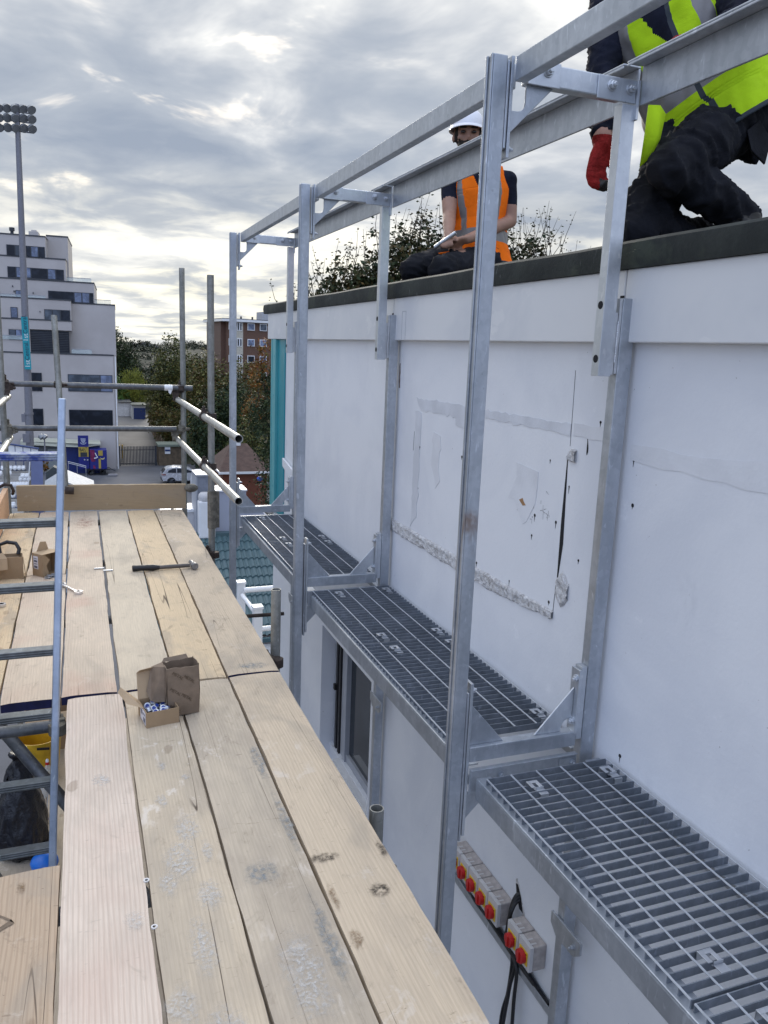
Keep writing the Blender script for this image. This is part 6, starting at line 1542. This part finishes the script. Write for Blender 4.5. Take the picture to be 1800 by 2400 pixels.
    m_ = MB(); m_.add([(1.850, 2.44, 2.30), (1.885, 2.425, 2.30), (1.905, 2.42, 2.275), (1.838, 2.43, 2.20), (1.872, 2.412, 2.195), (1.888, 2.412, 2.19), (1.822, 2.418, 2.095), (1.842, 2.408, 2.115), (1.858, 2.404, 2.14)], [(0, 1, 4, 3), (1, 2, 5, 4), (3, 4, 7, 6), (4, 5, 8, 7)]); v_ = m_.build('vest_flap', M['lime'], p, smooth=True); q = v_.modifiers.new('t', 'SOLIDIFY'); q.thickness = .008
kneeling_man()
# ------------------------------------------------------------------ things lying on the deck
hm = thing('hammer', 'black-handled hammer with a grey steel head, lying across three boards', 'hammer', (.46, 5.1, 0))
m_ = MB(); m_.path([(.272, 5.115, .021), (.276, 5.115, .021), (.33, 5.113, .021), (.40, 5.111, .020), (.44, 5.109, .019)], .02, 14, rs=[.014, .0205, .0185, .0205, .014]); m_.build('grip', M['black'], hm, smooth=True)
m_ = MB(); m_.path([(.44, 5.109, .019), (.52, 5.106, .021), (.63, 5.10, .024)], .0135, 12, rs=[.013, .014, .0125]); m_.build('shaft', plain('hammer_shaft', (.10, .085, .075), .5), hm, smooth=True)
m_ = MB(); m_.lathe((.648, 5.150, .025), [(.005, -.045), (.014, -.03), (.017, 0), (.014, .03), (.015, .045), (.022, .055), (.0235, .085), (.021, .094)], 18, axis=(.12, -1, 0)); m_.build('head', galv('hammer_steel', (.33, .33, .34), (.2, .2, .21), .4), hm, smooth=True)
M['chrome'] = galv('chrome_spanner', (.80, .80, .82), (.66, .66, .68), .22, metal=.85)
def spanner(a, b, label):
    a, b = Vector((*a, .006)), Vector((*b, .006)); t = thing('ratchet_spanner', label, 'spanner', (a + b) / 2, 'ratchet spanners on the deck'); d = (b - a).normalized(); n = Vector((-d.y, d.x, 0))
    m_ = MB()
    for c in (a, b):
        m_.lathe(c, [(.0135, -.005), (.0235, -.005), (.0245, .002), (.0235, .010), (.0135, .010), (.0135, -.005)], 22)
    pts = [(a + d * .02, .011), (a + d * .04, .008), (a.lerp(b, .5), .0065), (b - d * .04, .008), (b - d * .02, .011)]
    vs = []
    for p, w in pts:
        for s in (-1, 1): vs += [p + n * w * s + Vector((0, 0, -.002)), p + n * w * s + Vector((0, 0, .006))]
    fs = []
    for k in range(4): o = k * 4; fs += [(o, o + 4, o + 5, o + 1), (o + 2, o + 3, o + 7, o + 6), (o + 1, o + 5, o + 7, o + 3), (o, o + 2, o + 6, o + 4)]
    fs += [(0, 1, 3, 2), (16, 18, 19, 17)]; m_.add(vs, fs); m_.build('body', M['chrome'], t, smooth=True)
    m_ = MB(); [m_.lathe(c, [(.0105, -.004), (.0133, -.004), (.0133, .0092), (.0105, .0092), (.0105, -.004)], 12) for c in (a, b)]; m_.build('ratchet_ring', M['hole'], t)
    return t
spanner((-.138, 4.895), (-.048, 4.715), 'bright double-ring ratchet spanner on the pinkish board beside the ladder')
spanner((-.440, 4.575), (-.56, 4.72), 'bright ratchet spanner cut off by the left edge of the photo')

kraft = plain('kraft_card', (.36, .25, .145), .85, 0, .12, 10, .2, 90); kraft_d = plain('kraft_card_inside', (.23, .155, .09), .9, 0, .2, 10); kraft_l = plain('kraft_card_light', (.47, .34, .21), .85, 0, .1, 12)
bagp = plain('brown_paper', (.24, .175, .12), .8, 0, .25, 14, .5, 40); ink = plain('faint_print', (.11, .075, .045), .85)
lab = plain('white_label', (.72, .70, .72), .6); labk = plain('label_print', (.12, .12, .16), .7)
def xf(org, ang): return Matrix.Translation(org) @ Matrix.Rotation(ang, 4, 'Z')
class Loc:
    """small pieces modelled in a local frame, then placed"""
    def __init__(s, org, ang): s.M = xf(Vector(org), ang)
    def __call__(s, *p): return s.M @ Vector(p)
    def box(s, mb, x0, x1, y0, y1, z0, z1, m=0):
        vs = [s(x, y, z) for z in (z0, z1) for y in (y0, y1) for x in (x0, x1)]
        mb.add(vs, [(0, 2, 3, 1), (4, 5, 7, 6), (0, 1, 5, 4), (2, 6, 7, 3), (0, 4, 6, 2), (1, 3, 7, 5)], m)
    def sheet(s, mb, pts, th=.0018, m=0):
        P = [s(*p) for p in pts]; n = (P[1] - P[0]).cross(P[2] - P[0]).normalized() * th; mb.prism(P, n, m)
# open carton of lock nuts
L = Loc((.193, 2.917, 0), R(9)); W, D, H, T_ = .125, .135, .062, .003
cb = thing('nut_carton', 'small open cardboard carton full of lock nuts, lid folded back, white label on its side', 'carton', L(W / 2, D / 2, 0))
m_ = MB(); L.box(m_, 0, W, 0, T_, 0, H); L.box(m_, 0, T_, T_, D, 0, H); L.box(m_, W - T_, W, T_, D, 0, H); L.box(m_, T_, W - T_, D - T_, D, 0, H); L.box(m_, T_, W - T_, T_, D - T_, .001, .004); m_.build('tray', kraft, cb)
m_ = MB(); L.sheet(m_, [(0, D, H), (W, D, H), (W - .004, D + .035, H + .105), (.002, D + .028, H + .10)]); L.sheet(m_, [(.002, D + .028, H + .10), (W - .004, D + .035, H + .105), (W - .01, D + .018, H + .125), (.01, D + .008, H + .118)]); m_.build('lid', kraft_l, cb)
m_ = MB(); L.sheet(m_, [(0, .05, H), (-.05, .10, H + .005), (-.075, .145, H + .04), (-.06, .165, H + .05), (0, .128, H)]); m_.build('flap', kraft_l, cb)
m_ = MB(); L.box(m_, -.0012, -.0002, .012, .095, .006, .056); lb = m_.build('label', lab, cb)
m_ = MB(); L.box(m_, -.0018, -.0013, .018, .045, .012, .030); L.box(m_, -.0018, -.0013, .060, .066, .03, .05); L.box(m_, -.0018, -.0013, .070, .075, .03, .05); L.box(m_, -.0018, -.0013, .080, .083, .03, .05); L.box(m_, -.0018, -.0013, .02, .052, .04, .046); m_.build('label_print', labk, lb)
r = random.Random(6); nutblue = plain('nylon_insert', (.02, .05, .28), .4)
NUTS = []
def nut(c, ax):
    m_ = MB(); u, w, d = basis(ax); c = Vector(c); vs = []; n = 6
    for z, q in ((-.0075, .0125), (.004, .0125), (.004, .0105), (.0075, .0095)):
        nn = 12; vs += [c + u * (q * math.cos(2 * math.pi * i / nn) * (1 if z > .0039 and q < .012 else (1 + .06 * (i % 2 == 0)))) + w * (q * math.sin(2 * math.pi * i / nn)) + d * z for i in range(nn)]
    nn = 12; fs = [(k * nn + i, k * nn + (i + 1) % nn, (k + 1) * nn + (i + 1) % nn, (k + 1) * nn + i) for k in range(3) for i in range(nn)]; m_.add(vs, fs)
    m_.lathe(c, [(.0095, .0075), (.0062, .0078), (.0062, -.0075), (.0120, -.0075)], 12, axis=ax)
    k0 = len(m_.f); m_.lathe(c, [(.0064, .0079), (.0078, .0082), (.0078, .0060), (.0064, .0060)], 12, m=1, axis=ax)
    return m_
for i in range(19):
    p = L(r.uniform(.018, W - .018), r.uniform(.018, D - .02), r.uniform(.034, .050)); 
    ob = nut(p, (r.uniform(-.7, .7), r.uniform(-.9, .3), r.uniform(.2, 1))).build('lock_nut', [M['zinc'], nutblue], smooth=True)
    tag(ob, 'zinc lock nut with a blue insert lying in the small open carton', 'nut', 'lock nuts in the open carton')
m_ = MB(); L.box(m_, .004, W - .004, .004, D - .004, .004, .030); m_.build('lining', plain('blue_bag_liner', (.02, .03, .14), .5), cb)
# tall brown paper-covered carton
L = Loc((.278, 2.985, 0), R(8)); W, D, H = .125, .085, .20
pb = thing('paper_carton', 'tall open brown paper carton with faint repeated print, behind the open box of nuts', 'carton', L(W / 2, D / 2, 0))
m_ = MB(); q = .003
def wav(a, b_, z, n=7, amp=.004):
    return [(a[0] + (b_[0] - a[0]) * i / n, a[1] + (b_[1] - a[1]) * i / n, z + r.uniform(-amp, amp)) for i in range(n + 1)]
for (a, b_, nrm) in (((0, 0), (W, 0), (0, 1)), ((W, 0), (W, D), (-1, 0)), ((W, D), (0, D), (0, -1)), ((0, D), (0, 0), (1, 0))):
    top = wav(a, b_, H + (.008 if b_[0] == W and a[0] == W else 0)); mid = wav((a[0] - nrm[0] * .004, a[1] - nrm[1] * .004), (b_[0] - nrm[0] * .004, b_[1] - nrm[1] * .004), H * .5, 7, .0)
    bot = wav(a, b_, .001, 7, 0); vs = [L(*p) for p in bot + mid + top]; n = 8
    vs += [L(p[0] + nrm[0] * q, p[1] + nrm[1] * q, p[2]) for p in bot + mid + top]
    fs = [(k * n + i, k * n + i + 1, (k + 1) * n + i + 1, (k + 1) * n + i) for k in range(2) for i in range(n - 1)]; o = 3 * n
    fs += [tuple(o + x for x in reversed(f)) for f in fs]; fs += [(2 * n + i, 2 * n + i + 1, o + 2 * n + i + 1, o + 2 * n + i) for i in range(n - 1)]
    m_.add(vs, fs)
m_.build('wrap', bagp, pb)
m_ = MB(); L.box(m_, .004, W - .004, .004, D - .004, .05, .055); m_.build('inside', kraft_d, pb)
m_ = MB(); L.sheet(m_, [(.0, D, H), (-.035, D + .02, H - .02), (-.062, D - .005, .09), (-.05, D - .03, .05), (-.004, .02, .06), (0, .03, H)], .003); L.sheet(m_, [(.0, D, H), (W * .85, D, H), (W * .8, D + .012, H + .016), (.01, D + .01, H + .012)]); m_.build('flap', bagp, pb)
for k, (x, z) in enumerate(((.028, .035), (.075, .075), (.03, .105), (.085, .15), (.04, .17))):
    Mx = L.M @ Matrix.Translation((x, -.0052, z)) @ Matrix.Rotation(R(90), 4, 'X') @ Matrix.Rotation(R(-38), 4, 'Z')
    text_mesh('print', 'METAL', .017, ink, Mx, pb, .0003)
# torn cartons by the toe board
L = Loc((-.505, 5.10, 0), R(3)); W, D, H = .145, .10, .135
c1 = thing('torn_carton', 'torn open carton with a wide bent flap, nearest the left edge of the deck', 'carton', L(W / 2, D / 2, 0), 'torn cartons by the ladder')
m_ = MB()
for a in ((0, W, 0, .003), (0, .003, .003, D), (W - .003, W, .003, D), (.003, W - .003, D - .003, D)): L.box(m_, a[0], a[1], a[2], a[3], 0, H)
L.sheet(m_, [(W, 0, H), (W + .012, 0, .0), (W + .012, .08, 0), (W, .08, H)]) ; m_.build('tray', kraft, c1)
m_ = MB(); L.sheet(m_, [(-.09, -.035, .058), (.062, -.035, .07), (.062, -.018, .132), (-.09, -.02, .125)]); L.sheet(m_, [(-.09, -.02, .125), (.062, -.018, .132), (.04, .012, .165), (.0, .02, .15)]); m_.build('flap', kraft_l, c1)
m_ = MB(); m_.path([L(.02, .10, .14), L(.015, .13, .185), L(.06, .135, .20), L(.11, .13, .19), L(.128, .10, .16), L(.12, .09, .13)], .012, 8); m_.build('strap', M['black'], c1, smooth=True)
m_ = MB(); L.box(m_, .02, W - .02, .02, D - .02, .02, .12); m_.build('inside', kraft_d, c1)
L = Loc((-.318, 5.155, 0), R(-22)); W, D, H = .085, .11, .135
c2 = thing('torn_carton', 'torn carton with a white printed label and a pointed flap, its right side ripped open', 'carton', L(W / 2, D / 2, 0), 'torn cartons by the ladder')
L = Loc((-.312, 5.175, 0), R(-52)); W, D, H = .095, .13, .14
m_ = MB(); L.box(m_, 0, W, 0, .003, 0, H); L.box(m_, 0, .003, .003, D, 0, H); L.box(m_, .003, W, D - .003, D, 0, H); L.box(m_, .003, W - .003, .003, D - .003, .001, .004)
L.sheet(m_, [(W, .003, 0), (W, .05, 0), (W, .03, .07), (W, .055, .10), (W, .02, H), (W, .003, H)]); m_.build('tray', kraft, c2)
m_ = MB(); L.sheet(m_, [(0, 0, H), (W, 0, H), (W + .03, D * .55, H + .01), (W * .5, D, H + .004), (0, D, H)]); L.sheet(m_, [(.0, D * .25, H), (.0, D * .9, H), (.004, D * .75, H + .055), (.004, D * .45, H + .06)]); m_.build('flap', kraft_l, c2)
m_ = MB(); L.box(m_, .014, .058, -.0012, -.0002, .045, .125); lb = m_.build('label', lab, c2)
m_ = MB(); [L.box(m_, .02, .052, -.0018, -.0013, z, z + h) for z, h in ((.05, .014), (.075, .004), (.088, .012), (.108, .004))]; m_.build('label_print', labk, lb)
r = random.Random(14)
for i in range(11):
    m_ = MB(); c = Vector((r.uniform(-.235, -.165), r.uniform(5.055, 5.115), .004 + (i % 3) * .004)); m_.lathe(c, [(.0075, -.0015), (.0155, -.0015), (.0155, .0015), (.0075, .0015), (.0075, -.0015)], 16, axis=(r.uniform(-.3, .3), r.uniform(-.3, .3), 1))
    tag(m_.build('washer', M['zinc'], smooth=True), 'steel washer in the small heap spilling from the torn labelled carton', 'washer', 'spilled washers')
for (x, y, lb) in ((.107, 2.02, 'small pale washer lodged in the gap right of the pale new board, further one'), (.112, 1.83, 'small pale washer lodged in the gap right of the pale new board, nearer one')):
    m_ = MB(); m_.lathe((x + .017, y, -.004), [(.0045, -.0015), (.0085, -.0015), (.0085, .0015), (.0045, .0015), (.0045, -.0015)], 16); tag(m_.build('washer', M['lightgrey'], smooth=True), lb, 'washer', 'washers in the gap')
for i, (x, y, a, lb) in enumerate(((.075, 5.225, 3, 'left one of two flat metal strips bridging the board gap left of the hammer'), (.128, 5.165, -2, 'right one of two flat metal strips bridging the board gap left of the hammer'))):
    m_ = MB(); m_.obox((x, y, .004), (.03, .009, .0025), Matrix.Rotation(R(a), 3, 'Z')); tag(m_.build('metal_strip', M['galv_rust'], bevel=.001), lb, 'metal strip', 'metal strips on the deck')
m_ = MB(); m_.obox((.575, 5.18, .006), (.026, .012, .004), Matrix.Rotation(R(8), 3, 'Z')); tag(m_.build('metal_strip', M['galv_rust'], bevel=.001), 'small flat metal strip over the gap just behind the hammer shaft', 'metal strip', 'metal strips on the deck')
# dried paint and dirt on the boards
bd = {o['label'][:14]: o for o in COL.objects if o.name.startswith('scaffold_board')}
def on_board(key, pts, mat, name='paint_smear', amp=.006, seed=1, n=40, z=.0006):
    b_ = next(o for o in COL.objects if o.name.startswith('scaffold_board') and key in o['label'])
    P = wob(pts, amp, seed, n); m_ = MB(); m_.add([(x, y, z) for x, y in P], [list(range(len(P)))]); return m_.build(name, mat, b_)
def soft(name, c, c2, dens=.5, sc=30):
    """stain whose edge breaks up: opacity falls off from the middle of its own patch"""
    m, t, bs, co = newmat(name); g = t.n[-1]
    gen = t.new('ShaderNodeTexCoord').outputs['Generated']
    mp = t.new('ShaderNodeMapping'); t.link(gen, mp.inputs[0]); mp.inputs['Location'].default_value = (-1, -1, 0); mp.inputs['Scale'].default_value = (2, 2, 0)
    ln = t.new('ShaderNodeVectorMath', operation='LENGTH'); t.link(mp.outputs[0], ln.inputs[0])
    n = t.noise(co, sc, 6, .72, .6); n2 = t.noise(co, sc * .35, 4, .6, .4)
    f = t.math('ADD', t.math('SUBTRACT', 1.0, ln.outputs['Value']), t.math('MULTIPLY', t.math('ADD', n, n2), .9))
    t.link(t.mix(t.ss(n, .35, .65), c, c2), bs.inputs['Base Color']); bs.inputs['Roughness'].default_value = .8; bs.inputs['Specular IOR Level'].default_value = .2
    n3 = t.ss(t.noise(co, sc * 1.7, 6, .75, .3, off=(3, 1, 2)), .38, .66)
    t.link(t.math('MULTIPLY', t.math('MULTIPLY', t.ss(f, .95, 1.65), n3), dens), bs.inputs['Alpha'])
    return m
pgrey = soft('dried_grey_paint', (.20, .23, .245), (.33, .34, .335), .85); pblue = soft('faded_blue_smear', (.15, .22, .27), (.30, .33, .34), .65); pwhite = soft('white_paint_splash', (.66, .645, .62), (.55, .53, .49), .75, 45); bdirt = soft('brown_stain', (.17, .105, .055), (.24, .16, .09), .8); dk = soft('burnt_notch', (.045, .038, .03), (.09, .075, .06), .95); green = soft('green_grey_film', (.25, .27, .22), (.33, .34, .29), .5, 14)
def blot(key, x, y, rx, ry, mat, name='paint_smear', z=.0012):
    b_ = next(o for o in COL.objects if o.name.startswith('scaffold_board') and key in o['label'])
    m_ = MB(); m_.add([(x + rx * math.cos(a * math.pi / 10), y + ry * math.sin(a * math.pi / 10), z) for a in range(20)], [list(range(20))]); return m_.build(name, mat, b_)
blot('greyest', .548, 2.55, .026, .17, pgrey); blot('greyest', .552, 2.18, .022, .22, pgrey, z=.0016); blot('greyest', .535, 1.65, .030, .22, pgrey); blot('greyest', .43, 1.95, .06, .08, pblue); blot('greyest', .45, 1.55, .07, .2, pwhite)
blot('greyish outer', .70, 3.41, .105, .055, pblue)
r = random.Random(41)
for x, y, q in ((.20, 2.40, .03), (.26, 2.22, .05), (.22, 2.08, .07), (.18, 1.98, .035), (.28, 1.90, .045), (.235, 1.72, .06), (.22, 2.62, .02), (.29, 2.52, .02), (.17, 1.55, .05), (.25, 1.45, .06), (.30, 2.10, .03)):
    blot('white paint', x, y, q * r.uniform(.7, 1.1), q * r.uniform(1.4, 2.4), pwhite, 'paint_splash', .0012 + r.random() * .0006)
blot('clean pale', .02, 2.58, .04, .05, pwhite, 'scuff'); blot('clean pale', .085, 1.86, .035, .05, pwhite, 'scuff')
blot('pinkish', -.005, 6.62, .10, .30, soft('red_chalk', (.45, .20, .16), (.50, .34, .26), .55, 16), 'chalk_mark')
blot('outermost near', .615, 1.963, .055, .026, dk, 'notch'); blot('outermost near', .790, 1.955, .016, .055, dk, 'notch'); blot('outermost near', .592, 1.79, .014, .08, bdirt, 'stain'); blot('outermost near', .60, 1.625, .022, .045, bdirt, 'stain'); blot('outermost near', .72, 1.78, .04, .035, dk, 'knot')
blot('darker brown', -.195, 2.075, .016, .035, bdirt, 'stain')
b_ = next(o for o in COL.objects if o.name.startswith('scaffold_board') and 'darker brown' in o['label'])
m_ = MB(); P = [(-.285, 2.075), (-.262, 2.035), (-.24, 1.985), (-.205, 1.952), (-.228, 1.935), (-.265, 1.905), (-.33, 1.815)]; wds = [.012, .010, .007, .008, .006, .007, .008]
vs = []
for (x, y), w in zip(P, wds): vs += [(x - w * .5, y + w, .0012), (x + w * .5, y - w, .0012)]
m_.add(vs, [(2 * i, 2 * i + 1, 2 * i + 3, 2 * i + 2) for i in range(6)]); m_.build('stain', plain('oil_mark', (.19, .14, .095), .85, 0, .3, 30), b_)

# ------------------------------------------------------------------ the lower platform under the ladder gap
for i, (x0, x1, lb) in enumerate(((-.62, -.395, 'lower platform board at the left, under the black bin bag'), (-.385, -.345 + .0, 'narrow lower platform board beside the blue glove'), (-.335, -.11, 'lower platform board right of the gap seam, below the ladder'), (-.10, .13, 'added lower board mostly hidden beneath the working deck'), (.14, .365, 'second added lower board, blocking light below the deck gaps'), (.375, .60, 'third added lower board, blocking light below the deck gaps'), (.61, .83, 'outermost added lower board under the edge of the deck'))):
    board(x0, x1, -1.0 if i > 2 else 3.6, 7.2, wd[9], lb, 60 + i, group='boards of the lower platform', zt=-2.0)  # last four boards added to block light, so the deck gaps stay dark
bk = thing('bucket', 'dirty yellow builder\'s bucket on the lower platform, under the deck gap', 'bucket', (-.40, 6.30, -2))
yb = plain('bucket_yellow', (.62, .37, .012), .5, 0, .3, 8)
m_ = MB(); m_.lathe((-.40, 6.32, -2), [(.13, .002), (.165, .34), (.172, .345), (.172, .37), (.165, .37), (.158, .34), (.125, .02), (.001, .02)], 28); bo = m_.build('shell', yb, bk, smooth=True)
m_ = MB(); m_.obox((-.36, 6.135, -1.66), (.045, .004, .009), Matrix.Rotation(R(5), 3, 'Y')); m_.build('handle_slot', M['hole'], bk)
pet = clear_glass('clear_bottle_plastic', (.75, .80, .82), .38)
for x, y, cap, lb in ((-.375, 6.02, plain('cap_green', (.01, .12, .05), .4), 'clear drinks bottle with a green and white sports cap, in front of the bucket'), (-.335, 6.12, plain('cap_red', (.45, .015, .015), .4), 'clear drinks bottle with a red and white sports cap, beside its green-capped twin')):
    t = thing('drinks_bottle', lb, 'bottle', (x, y, -2), 'drinks bottles on the lower platform')
    m_ = MB(); m_.lathe((x, y, -2), [(.03, 0), (.034, .02), (.034, .10), (.030, .115), (.034, .13), (.033, .165), (.015, .205), (.013, .215)], 18); m_.build('body', pet, t, smooth=True)
    m_ = MB(); m_.lathe((x, y, -1.786), [(.0155, 0), (.0155, .018), (.011, .02)], 14); m_.build('cap', cap, t, smooth=True); m_ = MB(); m_.lathe((x, y, -1.766), [(.0115, 0), (.012, .016), (.007, .024), (.001, .025)], 14); m_.build('sports_top', M['upvc'], t, smooth=True)
bb = thing('bin_bag', 'slumped black plastic bin bag on the lower platform behind the ladder', 'bag', (-.48, 5.3, -2))
m_ = MB(); m_.lathe((-.47, 5.36, -2), [(.12, .004), (.165, .03), (.172, .16), (.15, .32), (.115, .48), (.075, .60), (.03, .68), (.06, .74)], 36); me = bake_remesh(m_, .010, 6)
for v in me.vertices:
    c = v.co; k = abs(mnoise.noise((c.x * 12, c.y * 9, c.z * 3))) * .05 + abs(mnoise.noise((c.x * 30, c.y * 24, c.z * 9))) * .012 - .012; v.co = c - v.normal * k; v.co.z = max(v.co.z, -1.998)
bm_, bt_, bs_, bc_ = newmat('black_polythene'); bs_.inputs['Base Color'].default_value = (.006, .007, .012, 1); bs_.inputs['Roughness'].default_value = .28; bump(bt_, bs_, bt_.noise(bc_, 28, 4, .6, 1.5), .5, .02)
finish(me, 'sack', [bm_], lambda c: 0, bb)
gb = plain('blue_nitrile', (.012, .02, .32), .5); g_ = thing('disposable_glove', 'crumpled blue disposable glove dropped on the lower platform', 'glove', (-.36, 5.70, -2)); m_ = MB(); [m_.ball((-.375 + r.uniform(-.03, .035), 5.72 + r.uniform(-.06, .06), -1.975), .024, (1, 1.3, .8), 9, 7) for _ in range(8)]; me = bake_remesh(m_, .006, 2); finish(me, 'rubber', [gb], lambda c: 0, g_)
bg_ = thing('plastic_bag', 'bright blue plastic bundle half under the end of the brown board', 'bag', (-.31, 5.0, -2)); m_ = MB(); m_.ball((-.325, 5.08, -1.93), .08, (1.1, 1, .85), 16, 12); m_.build('sack', plain('bright_blue_plastic', (.015, .16, .62), .35), bg_, smooth=True)
cx_ = thing('cardboard_box', 'open cardboard box behind the yellow bucket on the lower platform', 'box', (-.36, 6.9, -2)); m_ = MB(); L = Loc((-.52, 6.72, -1.99), R(4)); [L.box(m_, *a) for a in ((0, .36, 0, .006, 0, .34), (0, .006, .006, .3, 0, .34), (.354, .36, .006, .3, 0, .34), (.006, .354, .294, .3, 0, .34))]; m_.build('tray', kraft, cx_)
m_ = MB(); L.sheet(m_, [(0, .0, .34), (.36, 0, .34), (.36, -.1, .30), (0, -.1, .30)]); m_.build('flap', kraft_l, cx_)
